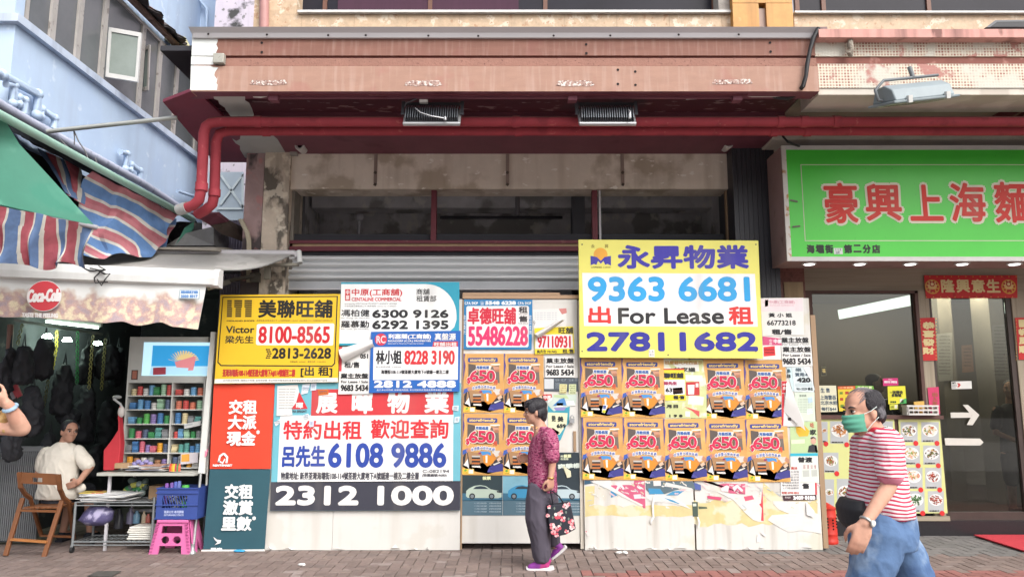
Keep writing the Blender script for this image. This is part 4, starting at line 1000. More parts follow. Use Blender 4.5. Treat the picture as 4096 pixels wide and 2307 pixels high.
# ================================================================== orange storage posters (one design, thirteen copies)
def poster_proto():
 W, H = .442, .635
 Y0 = 7.756
 t = thing('storage_poster', 'x', 'poster', (0, Y0, 0), 'orange storage posters pasted on the hoarding')
 gold = M('poster_orange', '#daa663', .6, .1, 5, bump=.16, bscale=5, spots=('#e6bd80', .5, 3, .56), rnd=True)
 def q(mb, pts, lay, hx): mb.add([(-W/2+x*W, Y0-.0006*lay, H*(1-y)) for x, y in pts], [tuple(range(len(pts)))], P(hx) if isinstance(hx, str) else hx)
 def r4(x0, y0, x1, y1): return [(x0,y0),(x1,y0),(x1,y1),(x0,y1)]
 def T(mb, s, x0, y0, x1, y1, lay, hx, b=0., rot=0, sh=0): mb.textw(s, -W/2+x0*W, H*(1-y1), -W/2+x1*W, H*(1-y0), Y0-.0006*lay, P(hx), b, rot, sh)
 mb = MB()
 wav = lambda a, c: Vector((-W/2+a*W, Y0+.0004*math.sin(a*9+c*4), H*(1-c)))
 mb.grid(wav, 6, 8, gold); mb.grid(lambda a, c: wav(a, c)+Vector((0, .0018, 0)), 6, 8, gold); mb.build('sheet', t)
 mb = MB()
 q(mb, [(0,0),(.035,0),(.02,.1),(.05,.2),(.02,.35),(.0,.45)], 1, '#51478f'); q(mb, [(.07,.0),(.075,.0),(.06,.12),(.09,.25),(.055,.38),(.05,.38),(.085,.25),(.055,.12)], 1, '#f0cf98')
 q(mb, [(.12,.17),(.3,.19),(.34,.3),(.3,.5),(.12,.44)], 1, '#5e5450'); q(mb, [(.88,.2),(.7,.22),(.66,.3),(.72,.48),(.9,.5)], 1, '#6d625c'); q(mb, [(.3,.2),(.7,.2),(.66,.27),(.34,.27)], 1, '#e9e2d6'); q(mb, [(.34,.29),(.66,.29),(.72,.5),(.28,.5)], 1, '#6e5638')
 q(mb, [(.73,.22),(.87,.22),(.9,.27),(.76,.28)], 2, '#c7937a'); q(mb, [(.78,.26),(.88,.26),(.88,.31),(.78,.31)], 2, '#a96f56'); q(mb, [(.66,.175),(.9,.17),(.92,.19),(.8,.2),(.7,.195)], 2, '#e6e0d6')
 # heap of stored goods
 q(mb, [(.0,.68),(.15,.62),(.5,.64),(.98,.72),(1,.92),(.65,.98),(.2,.93),(.0,.86)], 1, '#a7805a'); q(mb, [(.0,.84),(.5,.8),(.98,.92),(.9,1),(.1,1)], 1, '#d3a25a')
 for i, hx in enumerate(('#c0bcb6','#2d2a2e','#c0703a','#2d2a2e','#c0703a','#3a3434')): q(mb, r4(.24, .685+i*.028, .44, .71+i*.028), 3, hx)
 q(mb, [(.24,.84),(.44,.845),(.46,.88),(.25,.87)], 2, '#e9e4dc'); q(mb, [(.02,.6),(.14,.57),(.12,.64),(.0,.68)], 2, '#3f5fae'); q(mb, [(.1,.56),(.24,.56),(.22,.62),(.1,.62)], 2, '#c58a6a')
 q(mb, [(.43,.615),(.62,.615),(.7,.63),(.7,.68),(.5,.68)], 2, '#4a8fcb'); q(mb, [(.5,.68),(.62,.66),(.8,.72),(.76,.8),(.62,.86),(.53,.8)], 3, '#d98b2f'); q(mb, [(.57,.68),(.62,.68),(.62,.8),(.58,.8)], 4, '#ece6da')
 q(mb, [(.4,.63),(.47,.63),(.46,.66),(.4,.66)], 3, '#8b2f62'); q(mb, [(.02,.72),(.07,.64),(.1,.64),(.06,.86),(.03,.85)], 2, '#33323a'); q(mb, [(.04,.84),(.14,.74),(.18,.9),(.12,.86)], 3, '#ece9e4'); q(mb, [(.12,.64),(.14,.64),(.2,.86),(.17,.86)], 3, '#3a3840')
 q(mb, [(.72,.6),(.93,.6),(.9,.68),(.78,.72)], 2, '#cfc9c2'); q(mb, [(.92,.6),(1,.64),(1,.72),(.88,.66)], 2, '#b98466'); q(mb, [(.7,.68),(.76,.64),(.84,.72),(.8,.78)], 3, '#c9843c')
 q(mb, [(.66,.88),(.8,.78),(1,.82),(1,.93),(.78,.95)], 3, '#3c3d86'); q(mb, [(.68,.86),(.84,.73),(.98,.7),(1,.8),(.8,.84)], 4, '#2e2d33'); q(mb, [(.76,.82),(.92,.78),(.93,.795),(.78,.84)], 5, '#dddad4'); q(mb, [(.84,.74),(.93,.7),(.97,.74),(.88,.78)], 5, '#d8b8a0')
 q(mb, [(.62,.95),(.66,.885),(.79,.955)], 3, '#4f4f98'); q(mb, [(.02,.9),(.3,.9),(.29,.985),(.0,.985)], 3, '#eec34a'); q(mb, r4(.17,.91,.28,.975), 4, '#e2e0da'); q(mb, [(.06,.915),(.1,.9),(.13,.92),(.1,.945),(.06,.94)], 5, '#79a83d')
 mb.build('printed_scene', t)
 mb = MB(); q(mb, [(.13,.07),(.83,.07),(.85,.085),(.85,.13),(.83,.145),(.13,.145),(.11,.13),(.11,.085)], 2, '#39478f'); mb.build('title_band', t)
 mb = MB(); T(mb, 'storefriendly', .165, .082, .80, .14, 3, '#f0cf7c', .0016)
 T(mb, '月租低至', .31, .205, .645, .265, 4, '#f2efe8', .006); T(mb, '月租低至', .32, .21, .635, .26, 7, '#3a66ac', .002)
 for ch, x0, y0, x1, y1, sz in (('$',.09,.40,.18,.515,0),('6',.165,.285,.375,.475,1),('5',.375,.28,.58,.47,1),('0',.575,.285,.785,.475,1)):
  T(mb, ch, x0, y0, x1, y1, 5, '#f0e2d6', .0095 if sz else .006); T(mb, ch, x0+.006, y0+.005, x1-.006, y1-.005, 9, '#c92c52', .0048 if sz else .003)
 T(mb, '月', .76, .45, .84, .52, 6, '#d4563f', .003)
 for i, ch in enumerate('全港最大迷你倉網'): y = .585-.02*math.sin(i/7*math.pi); T(mb, ch, .215+i*.073, y-.033, .285+i*.073, y+.022, 5, '#f0ece6', .004); T(mb, ch, .22+i*.073, y-.03, .28+i*.073, y+.018, 9, '#6d7fc0', .0005)
 T(mb, '立即查詢', .04, .955, .15, .975, 5, '#7a5a20'); T(mb, '租約條款及細則適用 詳情請向職員查詢', .34, .975, .94, .985, 3, '#9b6a35')
 mb.build('lettering', t)
 return t, W, H
proto, PW, PH = poster_proto()
def place_posters():
 L = [('p',28,30,372,535,7.794,'orange storage poster, left one of the upper pair on the door panel'), ('p',374,30,715,540,7.7925,'orange storage poster, right one of the upper pair on the door panel, above the woman'),
         ('p',15,542,365,1065,7.793,'orange storage poster, left one of the lower pair on the door panel'), ('p',367,542,712,1068,7.7915,'orange storage poster half hidden behind the walking woman'),
         ('q',8,65,362,572,7.7535,'orange storage poster with a small white and yellow sticker on its picture'), ('q',364,68,727,574,7.752,'orange storage poster left of the green paper gap in the upper row'),
         (8,1050,553,1226,801,7.764,'orange storage poster right of the green paper gap in the upper row'), (8,1222,556,1395,802,7.7615,'orange storage poster at the right end of the upper row beside the red edged notice'),
         ('q',22,576,371,1106,7.7525,'orange storage poster at the left end of the long lower row'), ('q',373,579,729,1109,7.754,'second orange storage poster from the left in the long lower row'),
         ('q',731,584,1086,1114,7.7515,'middle orange storage poster of the long lower row, over the panel seam'), (8,1060,801,1232,1056,7.763,'fourth orange storage poster from the left in the long lower row'), (8,1231,802,1405,1059,7.7605,'orange storage poster at the right end of the long lower row')]
 r = random.Random(11)
 for i, (k, x0, y0, x1, y1, Y, lab) in enumerate(L):
  b = pt(k, (x0+x1)/2, y1, Y); tp = pt(k, (x0+x1)/2, y0, Y); wd = pt(k, x1, (y0+y1)/2, Y).x-pt(k, x0, (y0+y1)/2, Y).x
  loc = (b.x, Y, b.z); rot = (0, r.uniform(-.012, .012), 0)
  if i == 0: o = proto; o.location = loc; o['label'] = lab; o.rotation_euler = rot
  else: o = copy_tree(proto, loc, lab, rot)
  o.scale = (wd/PW, 1, (tp.z-b.z)/PH)
place_posters()
paper('small white and yellow sticker on the picture of the upper orange poster', 'q', [(200,462),(238,470),(212,540),(186,528)], 7.7485, white_paper, (('8', 198, 470, 222, 500, '#2c4c9c', .002),), extra=(([(196,508),(222,514),(212,538),(188,526)], '#c9c832'),), name='paper_slip', cat='slip')
# ================================================================== notices between and beside the posters
def torn(label, k, pts, Y, hx, cat='paper scrap', name='torn_paper', extra=(), relief=0.):
 t = sign(name, label, cat, k, pts, Y, M('scrap_'+hx[1:], hx, .75, .1, 7, bump=.08, bscale=12), .001, None, 'sheet')
 if extra:
  mb = MB()
  for q, h2 in extra: mb.pquad(k, q, Y-E_, P(h2))
  mb.build('printed_panel', t)
 return t
# middle door panel, right column
owner_note('white owner notice reading 9683 5434 beside the upper posters of the door panel', 'p', [(727,56),(978,52),(980,230),(728,232)], (736,66,973,216), 7.786)
paper('dark blue flyer strip with dates under the white owner notice on the door panel', 'p', [(712,236),(1022,236),(1022,352),(715,350)], 7.794, M('flyer_dark', '#4d5660', .6, .15, 6), (('12.8 - 12.17', 812, 246, 905, 262, '#a9b4bd', 0), ('12.18 - 12.20', 932, 246, 1018, 262, '#a9b4bd', 0), ('活動期間優惠', 812, 275, 850, 330, '#8f9aa4', 0)), cat='flyer', name='flyer', extra=([rect(720,245,800,330), '#c9cdd0'],))
for q, hx, lab in (([(850,288),(914,290),(908,370),(848,366)], '#d9d9a2', 'pale yellow slip with red print, left of the two on the door panel'), ([(930,290),(992,290),(990,374),(928,376)], '#d4dcae', 'pale green slip with black print, right of the two on the door panel')):
 paper(lab, 'p', q, 7.7885, M('slip_'+hx[1:], hx, .7, .05, 6), tuple((s, q[0][0]+7, q[0][1]+8+i*19, q[1][0]-8, q[0][1]+20+i*19, '#9a6a3a' if hx[2] == '9' else '#4a5040', 0) for i, s in enumerate(('業主自讓', '旺舖出租', '電6273', '面議'))), cat='slip', name='paper_slip')
paper('red agency label half torn off on the door panel', 'p', [(708,376),(782,374),(786,400),(740,430),(710,428)], 7.791, M('label_red', '#c23a3a', .6, .08, 6), (('中原', 712, 384, 776, 420, '#eadad8', .002),), cat='slip', name='paper_slip')
torn('torn layers of white, blue and green paper on the door panel above the padlock', 'p', [(785,380),(1000,372),(985,470),(940,478),(800,520),(750,470),(740,440)], 7.7925, '#c4d2c8', extra=(([(850,420),(890,405),(910,470),(790,475)], '#4f86bd'), ([(800,490),(905,485),(890,515),(815,512)], '#8d86bd'), ([(825,450),(882,448),(880,480),(822,480)], '#e4e6ea'), ([(800,380),(905,378),(930,415),(800,400)], '#b4c79a'), ([(905,435),(970,430),(985,470),(915,470)], '#e3e4e2'), ([(752,398),(785,385),(788,420),(748,450)], '#e2e0dc')))
paper('cream letting poster with a teal border reading 659, torn to a point at its foot', 'p', [(750,472),(938,478),(930,625),(905,650),(862,760),(820,800),(752,800)], 7.7945, M('poster_teal', '#3f9bb0', .6, .06, 5), (('美', 832, 562, 884, 612, '#2a3030', .003), ('659', 824, 628, 904, 664, '#2a3030', .004), ('艷', 782, 556, 818, 608, '#454a44', .002)), cat='poster', name='letting_poster', extra=(([(752,530),(918,536),(912,630),(850,720),(752,720)], '#dcdcb8'), ([(790,660),(850,700),(830,730),(780,690)], '#e4e6e4')))
mb = MB(); pd = M('padlock_steel', '#a7a9ab', .4, .1, 8, metal=.5); c = pt('p', 958, 602, 7.77)
mb.obox(c, (.045, .02, .045), pd); mb.tube([c+Vector((-.016, 0, .02)), c+Vector((-.016, 0, .04)), c+Vector((-.008, 0, .055)), c+Vector((.008, 0, .055)), c+Vector((.016, 0, .04)), c+Vector((.016, 0, .02))], .005, pd, 8)
tag(mb.build('padlock', None, tuple(c)), 'grey steel padlock on the hoarding door panel', 'padlock')
mb = MB(); mb.pbox('p', 968, 690, 992, 864, 7.785, wood, .015); tag(mb.build('timber_strip', None, pt('p', 980, 864, 7.785)), 'short upright timber strip screwed to the door panel behind the woman', 'timber strip')
def car_poster(label, x0, y0, x1, y1, sky, carc, Y, top):
 t = sign('car_poster', label, 'poster', 'p', rect(x0, y0, x1, y1), Y, M('poster_'+sky[1:], sky, .55, .2, 4), .001, 'dark car posters along the foot of the door panel', 'sheet')
 mb = MB(); W = x1-x0; yb = y1-165
 X = lambda a: x0+(a)*W
 mb.pquad('p', [(X(0), yb-25), (X(1), yb-10), (X(1), yb+40), (X(0), yb+40)], Y-E_, P('#3d6b84')); mb.pquad('p', [(X(0), y1-128), (X(1), y1-132), (X(1), y1), (X(0), y1)], Y-E_, P('#54707f'))
 mb.build('printed_panel', t)
 mb = MB()
 mb.pquad('p', [(X(.12), yb), (X(.13), yb-45), (X(.2), yb-66), (X(.33), yb-88), (X(.47), yb-94), (X(.6), yb-86), (X(.72), yb-58), (X(.9), yb-46), (X(.98), yb-26), (X(.98), yb+10), (X(.9), yb+18), (X(.16), yb+14)], Y-2*E_, P(carc))
 mb.pquad('p', [(X(.29), yb-60), (X(.36), yb-80), (X(.47), yb-86), (X(.58), yb-80), (X(.67), yb-60)], Y-3*E_, P('#2f3d48'))
 for a in (.27, .74): c = pt('p', X(a), yb+2, Y-3*E_); mb.disc(c, .030, P('#22262b')); mb.disc(c-Vector((0, E_, 0)), .018, P('#7d868c'))
 mb.pquad('p', [(X(.86), yb-45), (X(.97), yb-40), (X(.96), yb-26), (X(.87), yb-32)], Y-3*E_, P('#2a3138')); mb.build('printed_car', t)
 mb = MB(); wt = P('#b9c8d0')
 for i in range(4): mb.text('p', '十二月至三月限定優惠', X(.32), y1-110+i*24, X(.62), y1-98+i*24, Y-3*E_, wt, 0); mb.text('p', '試駕登記即送獎賞', X(.68), y1-110+i*24, X(.97), y1-98+i*24, Y-3*E_, wt, 0)
 if top: mb.text('p', '投票', X(.52), y0+15, X(.72), y0+45, Y-3*E_, P('#dfe3b4'), .002)
 mb.build('lettering', t); return t
car_poster('dark car poster showing a pale green car at the left foot of the door panel', 8, 1060, 362, 1408, '#2f4046', '#b4c4b6', 7.7965, True)
car_poster('pale blue car poster showing a blue car low on the door panel', 366, 1066, 716, 1408, '#7fb2c4', '#3d8bb4', 7.797, False)
car_poster('dark car poster showing a silver car on the door panel, right of the woman', 716, 872, 1040, 1410, '#2b3840', '#b4c6cc', 7.7968, True)
torn('folded cream paper flap on the dark car poster right of the woman', 'p', [(876,978),(945,1030),(950,1078),(915,1090)], 7.785, '#d8d6b8')
mb = MB(); mb.text('p', '所在', 858, 895, 905, 915, 7.795, P('#c7cdb4'), .001); mb.text('p', '在這裡', 858, 918, 925, 936, 7.795, P('#c7cdb4'), .001); mb.text('p', '突擊檔', 835, 965, 1030, 1008, 7.795, P('#cdd8cf'), .004, rot=.05)
tag(mb.build('poster_title', None, pt('p', 900, 950, 7.795)), 'pale headline lettering across the top of the dark car poster right of the woman', 'lettering')
# gap in the right group
paper('pale green printed sheet with torn layers filling the gap between the orange posters', 'q', [(706,80),(1048,82),(1080,300),(1082,580),(730,578)], 7.756, M('sheet_pale_green', '#cdd39a', .7, .15, 5, spots=('#e2e3d4', .9, 7, .52), bump=.06), (('祖屋爺叱咤西區示', 722, 90, 1045, 122, '#b5823a', .001), ('甘家議', 800, 146, 985, 186, '#3a3a36', .002), ('月日', 735, 464, 838, 494, '#2f302c', .003), ('1 9 8', 762, 548, 876, 572, '#2f302c', .003)), name='letting_poster', cat='poster',
      extra=([[(780,112),(1010,104),(1018,180),(860,170)], '#e5e5de'], [[(900,210),(1045,215),(1050,262),(905,262)], '#e4e2dc'], [[(885,478),(1020,520),(1018,570),(960,520)], '#cf5a58'], [[(900,520),(940,522),(938,568),(900,564)], '#e6e6e6'], [[(930,380),(1060,400),(1050,470),(920,460)], '#e1e1d8']))
paper('yellow letting notice with a red top edge and an orange sticker between the orange posters', 'q', [(712,164),(890,160),(905,428),(728,430)], 7.7525, M('notice_yellow2', '#e4d438', .6, .06, 4), (('聯旺舖', 714, 192, 884, 240, K, .004), ('陳先生', 716, 266, 828, 298, '#a03a5a', .003), ('63', 730, 322, 788, 358, K, .003), ('租·售', 798, 386, 892, 418, K, .003), ('82734181', 796, 338, 874, 358, '#40201c', .002)),
      extra=([[(712,252),(893,250),(897,378),(720,380)], '#e6e4e6'], [[(712,158),(888,156),(888,168),(712,168)], '#c7333a'], [[(792,322),(874,316),(880,368),(796,376)], '#d56a3c']))
paper('small red agency label in the gap between the orange posters', 'q', [(904,272),(1018,268),(1022,384),(908,386)], 7.7535, M('label_red', '#c23a3a', .6, .08, 6), (('原', 985, 282, 1014, 318, '#ecdcda', .002),), name='paper_slip', cat='slip', extra=([[(918,296),(978,294),(974,376),(924,378)], '#e2e0e6'],))
# right end column
paper('white agency sheet with handwritten 66773218 at the top right of the hoarding', 'r', [(86,58),(322,56),(326,262),(96,264)], 7.764, white_paper, (('中原(工商舖)', 132, 70, 275, 92, '#d9a9b4', .001), ('CENTALINE COMMERCIAL', 132, 94, 272, 103, '#d9b4bc', 0), ('黃 小 姐', 130, 140, 260, 164, K, .002), ('66773218', 122, 180, 280, 208, K, .002), ('租/售', 148, 229, 258, 259, K, .004)), extra=(([(90,62),(318,60),(320,130),(92,132)], '#e6d6da'), ([(110,68),(128,68),(128,104),(110,104)], '#d58a9a')))
paper('pink agency sheet with a red handwritten sticker below the 66773218 sheet', 'r', [(96,264),(206,278),(212,396),(98,396)], 7.7655, white_paper, (('中', 134, 284, 150, 300, '#f0e2e6', 0), ('原', 134, 302, 150, 318, '#f0e2e6', 0), ('中原', 158, 284, 204, 308, '#f0e2e6', .002), ('~~~~~~', 108, 338, 160, 346, '#5a1418', 0), ('~~~~~~', 108, 354, 160, 362, '#5a1418', 0)), extra=(([(97,268),(205,282),(206,318),(98,318)], '#c8507c'), ([(102,328),(164,322),(168,374),(104,380)], '#d12f38')))
torn('pale slip behind the doubled owner notices, upper one at the right end reading owner letting', 'r', [(196,266),(330,270),(356,318),(205,322)], 7.7625, '#e2e2e0', 'notice', 'paper_notice')
mb = MB(); mb.text('r', '業主放盤', 200, 274, 352, 306, 7.7612, P(K), .0025); mb.text('r', 'For Lease / Sale', 206, 308, 352, 319, 7.7612, P('#55555a')); mb.build('lettering', bpy.data.objects[[o.name for o in bpy.data.objects if o.get('label', '').startswith('pale slip behind the doubled')][0]])
owner_note('white owner notice reading 9683 5434 at the right end beside the restaurant window', 'r', [(200,320),(366,316),(374,432),(208,438)], (208,326,364,424), 7.7585)
paper('narrow pale blue slip left of the white sheet reading 420', 'r', [(230,438),(256,436),(272,570),(262,572)], 7.7655, M('slip_paleblue', '#c8dde0', .7, .05, 5), (('18', 232, 478, 252, 498, K, .002), ('島', 232, 448, 252, 470, '#3a5a68', .001)), name='paper_slip', cat='slip')
paper('white and pale blue letting sheet reading 420 at the right end of the hoarding', 'r', [(258,436),(356,434),(384,560),(380,577),(272,574)], 7.763, M('sheet_pale_blue', '#d4e0e2', .7, .08, 5), (('樂', 278, 442, 312, 464, '#5a6a74', .001), ('實用:4', 276, 468, 346, 490, '#4a5a68', .002), ('420', 286, 496, 362, 523, K, .005), ('951-2229 楊生', 284, 550, 376, 566, '#3a4248', .001)), extra=(([(276,528),(372,528),(374,546),(280,546)], '#bcc9cc'),))
torn('white folded corner lying over the sheet reading 420', 'r', [(322,440),(356,434),(372,524)], 7.758, '#e8e8e8')
paper('pale green printed sheet with blue stickers at the right end, below the sheet reading 420', 'r', [(272,578),(384,577),(388,738),(290,735)], 7.765, M('sheet_mint', '#cfdccb', .7, .06, 5), (('香港網', 300, 590, 338, 602, '#6a746c', 0),)+tuple(('~ ~~~ ~~~~ ~~ ~~', 292, 612+i*9, 372, 616+i*9, '#9aa69a', 0) for i in range(9)), extra=(([(346,608),(370,602),(374,632),(350,638)], '#b9d3e6'), ([(342,672),(370,666),(374,692),(344,700)], '#d8e4ec')))
paper('red edged agency notice half covered by a folded white sheet beside the last orange poster', 'r', [(200,515),(234,513),(326,740),(326,766),(204,764)], 7.7575, white_paper, (('中', 208, 528, 228, 544, '#efdcdc', .001), ('原', 208, 548, 228, 564, '#efdcdc', .001), ('租', 236, 716, 256, 734, K, .002)), extra=(([(201,516),(232,515),(236,580),(203,582)], '#c8323c'), ([(203,584),(218,584),(212,762),(204,762)], '#c8323c')))
def fold2(a, c):
 p0, p1, p2, p3 = (228,524),(240,520),(326,788),(214,684)
 x = (p0[0]*(1-a)+p1[0]*a)*(1-c)+(p3[0]*(1-a)+p2[0]*a)*c; y = (p0[1]*(1-a)+p1[1]*a)*(1-c)+(p3[1]*(1-a)+p2[1]*a)*c
 p = pt('r', x, y, 7.75); p.y -= .05*a*c+.012*math.sin(c*4); return p
mb = MB(); mb.grid(fold2, 8, 10, white_paper); tag(mb.build('folded_paper', None, pt('r', 270, 700, 7.75)), 'large pointed white sheet folded forward beside the last orange poster of the upper row', 'paper')
paper('green letting poster with a grey haired person at the right end of the hoarding', 'r', [(248,742),(398,738),(404,922),(252,918)], 7.766, M('poster_leaf', '#b9cf9d', .65, .1, 4), (('家', 358, 782, 394, 812, K, .002), ('咗', 360, 744, 382, 772, '#c05a4a', .001)), name='letting_poster', cat='poster',
      extra=([[(280,768),(330,762),(356,790),(348,818),(300,822),(284,800)], '#dcae34'], [[(362,826),(378,822),(392,832),(392,856),(378,866),(364,856)], '#c9a08c'], [[(360,838),(362,822),(380,816),(394,826),(394,838),(378,828)], '#c9c6c2'], [[(346,908),(352,874),(372,864),(396,870),(402,910)], '#2f3236'], [[(384,868),(398,872),(402,910),(390,910)], '#e4e4e2'], [[(256,840),(330,836),(330,858),(256,862)], '#d8e2c0']))
paper('white sheet with a cyan top strip and two large dark characters at the right end', 'r', [(250,914),(402,912),(410,1076),(254,1074)], 7.7645, M('sheet_white_mint', '#d9dfd6', .7, .06, 5), (('普渡', 292, 934, 372, 964, K, .003),)+tuple((c_, 322+i*20, 976, 334+i*20, 1000, '#b46a78', 0) for i, c_ in enumerate('超渡法會')), extra=(([(250,914),(402,912),(402,928),(250,930)], '#35a9c0'), ([(318,1008),(354,1006),(356,1042),(320,1044)], '#b9bdb6'), ([(366,1006),(398,1004),(400,1040),(368,1042)], '#b9bdb6')))
paper('white list sheet with small rows of print above the dark 2409 0188 strip', 'r', [(196,1000),(304,980),(306,1142),(198,1146)], 7.7625, white_paper, (('清拆', 252, 988, 290, 1004, '#c04a42', .001),)+tuple((s, 206+(46 if i < 4 else 0), 1010+i*15, 298, 1021+i*15, '#55555a', 0) for i, s in enumerate(('五貨場', '上材料', '裝字號', '業屋網', '免勾機執倉搬貨', '隨叫清運各類裝修', '上門電話服務')))+(('旺記 5998 5822', 204, 1124, 298, 1138, '#c05048', .001),))
paper('white sheet with one large character above the dark strip reading 2409 0188', 'r', [(306,1078),(396,1076),(398,1142),(306,1144)], 7.7635, white_paper, (('售', 316, 1079, 354, 1110, K, .004),), extra=(([(386,1076),(396,1076),(398,1142),(388,1142)], '#c8414a'),))
paper('dark maroon strip with 2409 0188 in white near the lower right end of the hoarding', 'r', [(210,1146),(394,1142),(396,1170),(214,1176)], 7.7615, M('strip_maroon', '#4a3138', .6, .06, 5), (('2409 0188', 265, 1148, 388, 1170, '#ecebea', .004), ('高城建', 220, 1152, 252, 1162, '#d5cfd0', 0)))
# torn paper and glue along the foot of the right panels
yg = '#d4bf72'
def ragged(x0, x1, ytop, ybot, n, r, amp):
 a = [(x0+(x1-x0)*i/n, ytop+r.uniform(-amp, amp)) for i in range(n+1)]; b = [(x0+(x1-x0)*i/n, ybot+r.uniform(-amp, amp)) for i in range(n, -1, -1)]; return a+b
r_ = random.Random(9)
glue = M('glue_stain', '#d6c894', .6, .14, 5, spots=('#d9d3ba', .9, 4, .51), streak=('#c8ae68', .6, 6))
t_ = thing('glue_stain', 'yellow band of dried glue across the foot of the right hoarding panels', 'stain', pt('h', 1200, 420, 7.759))
mb = MB()
mb.pquad('h', ragged(102, 1190, 305, 412, 16, r_, 12), 7.7592, glue); mb.pquad('h', [(102,110),(200,105),(190,330),(102,330)], 7.7588, glue); mb.build('glue_band', t_)
mb = MB(); mb.pquad('h', ragged(1198, 2450, 262, 500, 18, r_, 22), 7.7692, glue); mb.pquad('h', [(1900,70),(2100,250),(2090,300),(1900,280)], 7.7688, glue); mb.build('glue_band', t_)
mb = MB(); rz = random.Random(31)
for i in range(150):
 x, y = rz.uniform(110, 2440), 60+abs(rz.gauss(0, 150)); Y_ = (7.7570 if x < 1188 else 7.7660)-i*.000004; w_, h_ = rz.uniform(8, 60), rz.uniform(4, 16); sl = rz.uniform(-.3, .9)
 if 1120 < x < 1205: continue
 n_ = rz.randint(5, 8); up = [(x+w_*j/n_, y+sl*w_*j/n_-h_*rz.uniform(.3, 1)) for j in range(n_+1)]; lo = [(x+w_*j/n_, y+sl*w_*j/n_+h_*rz.uniform(.1, .8)) for j in range(n_, -1, -1)]
 mb.pquad('h', up+lo, Y_, M('residue_%d' % (i % 6), ('#dedcd6','#d2cfc6','#e4e2dd','#c9c2a6','#b9c3c8','#d9b9bf')[i % 6], .8, .1, 9))
mb.build('paper_residue', t_)
pkx = '#c9607f'
torn('torn pink poster remnant with a white character, left of two below the posters', 'h', [(360,100),(590,95),(600,48),(705,45),(712,332),(690,330),(670,290),(560,240),(470,190),(400,160),(365,115)], 7.7572, pkx, 'poster remnant', 'torn_poster', (([(400,90),(455,70),(500,130),(490,145),(455,110),(430,160),(410,150),(430,105)], '#e6d6da'), ([(590,195),(665,188),(668,232),(600,236)], '#e3cfd4')))
torn('torn white paper strip running down across the pink poster remnant', 'h', [(150,60),(360,50),(365,110),(560,235),(690,300),(670,310),(560,255),(420,185),(280,110)], 7.7562, '#e0ddd8')
torn('torn dark blue printed scrap at the far left under the long lower row of posters', 'h', [(95,42),(180,45),(205,75),(135,88),(95,95)], 7.7573, '#3d5d74', extra=(([(360,150),(375,160),(430,200),(365,225)], '#3f8dba'),))
torn('torn black and blue picture remnant under the middle orange poster', 'h', [(710,58),(1180,62),(1270,95),(1275,150),(1100,130),(1010,150),(900,190),(760,190),(715,140)], 7.7574, '#5f7078', 'poster remnant', 'torn_poster', (([(740,130),(860,135),(900,190),(750,190)], '#3f8dba'), ([(990,160),(1110,150),(1040,200),(920,200)], '#4a94bd'), ([(790,55),(865,52),(868,104),(795,106)], '#dfd9d6'), ([(920,70),(1180,130),(1200,150),(900,110)], '#d7d5d0'), ([(1200,70),(1272,100),(1270,150),(1215,140)], '#4e5fa0')))
torn('torn white sheet with blue streaks hanging under the black picture remnant', 'h', [(715,195),(900,190),(1000,235),(1090,275),(1170,338),(1140,330),(1030,290),(960,275),(800,270),(720,230)], 7.7566, '#dcdcd8', extra=(([(900,225),(990,250),(1060,285),(1040,285),(960,260)], '#4a94bd'),))
torn('torn pink and white poster remnant under the fourth orange poster of the lower row', 'h', [(1285,60),(1340,50),(1450,110),(1560,180),(1720,190),(1720,85),(1600,85),(1530,80),(1450,90),(1360,60)], 7.7665, pkx, 'poster remnant', 'torn_poster', (([(1470,130),(1530,100),(1560,110),(1545,165),(1480,160)], '#e6d6da'), ([(1590,120),(1640,90),(1700,150),(1680,165),(1640,125),(1610,165)], '#e6d6da')))
torn('torn white poster back with a red edge at the right of the pink remnants', 'h', [(1280,130),(1420,160),(1590,240),(1650,300),(1720,380),(1800,450),(1860,468),(1905,465),(1890,120),(1860,190),(1700,215),(1600,190)], 7.7660, '#dedbd6', extra=(([(1892,120),(1906,462),(1880,455),(1888,330),(1860,290),(1880,280)], '#cf4450'), ([(1705,215),(1790,200),(1810,240),(1720,260)], '#cf5a74'), ([(1335,205),(1485,222),(1470,252),(1340,232)], '#cf4f74')))
torn('dark green picture scrap on the seam between the right hoarding panels', 'h', [(1182,268),(1240,268),(1244,415),(1190,415)], 7.7575, '#4b5a50', extra=(([(1190,285),(1225,283),(1226,310),(1192,312)], '#c9d2c4'),))
torn('small dark green scrap right of the seam between the right hoarding panels', 'h', [(1246,312),(1330,318),(1338,335),(1250,340)], 7.768, '#55624f')
torn('wide torn white paper area left of the right hoarding edge', 'h', [(2000,260),(2330,262),(2430,380),(2480,400),(2488,590),(2445,580),(2290,555),(2160,575),(2060,520),(1945,450),(1990,400),(2170,390),(2060,345),(2005,290)], 7.7662, '#dcdbd6', extra=(([(2065,530),(2160,490),(2290,490),(2180,512)], '#f0efec'), ([(2000,400),(2330,385),(2200,402)], '#f0efec')))
torn('white paper flap standing out near the right edge of the hoarding', 'h', [(2335,262),(2418,360),(2410,422),(2340,398)], 7.752, '#eae9e6')
torn('small upright white paper scrap low on the right hoarding panel', 'h', [(1845,588),(1868,600),(1870,672),(1836,668)], 7.764, '#eae9e6')
torn('small curled white scrap low on the right hoarding panel, right of the upright scrap', 'h', [(1872,572),(1915,590),(1935,612),(1915,614),(1890,596)], 7.760, '#e4e2de')
torn('small white scrap with a pink tip at the left edge of the stained hoarding panel', 'h', [(98,562),(125,560),(146,605),(128,612)], 7.752, '#e6dcda', extra=(([(98,562),(120,562),(122,575)], '#d05a6a'),))
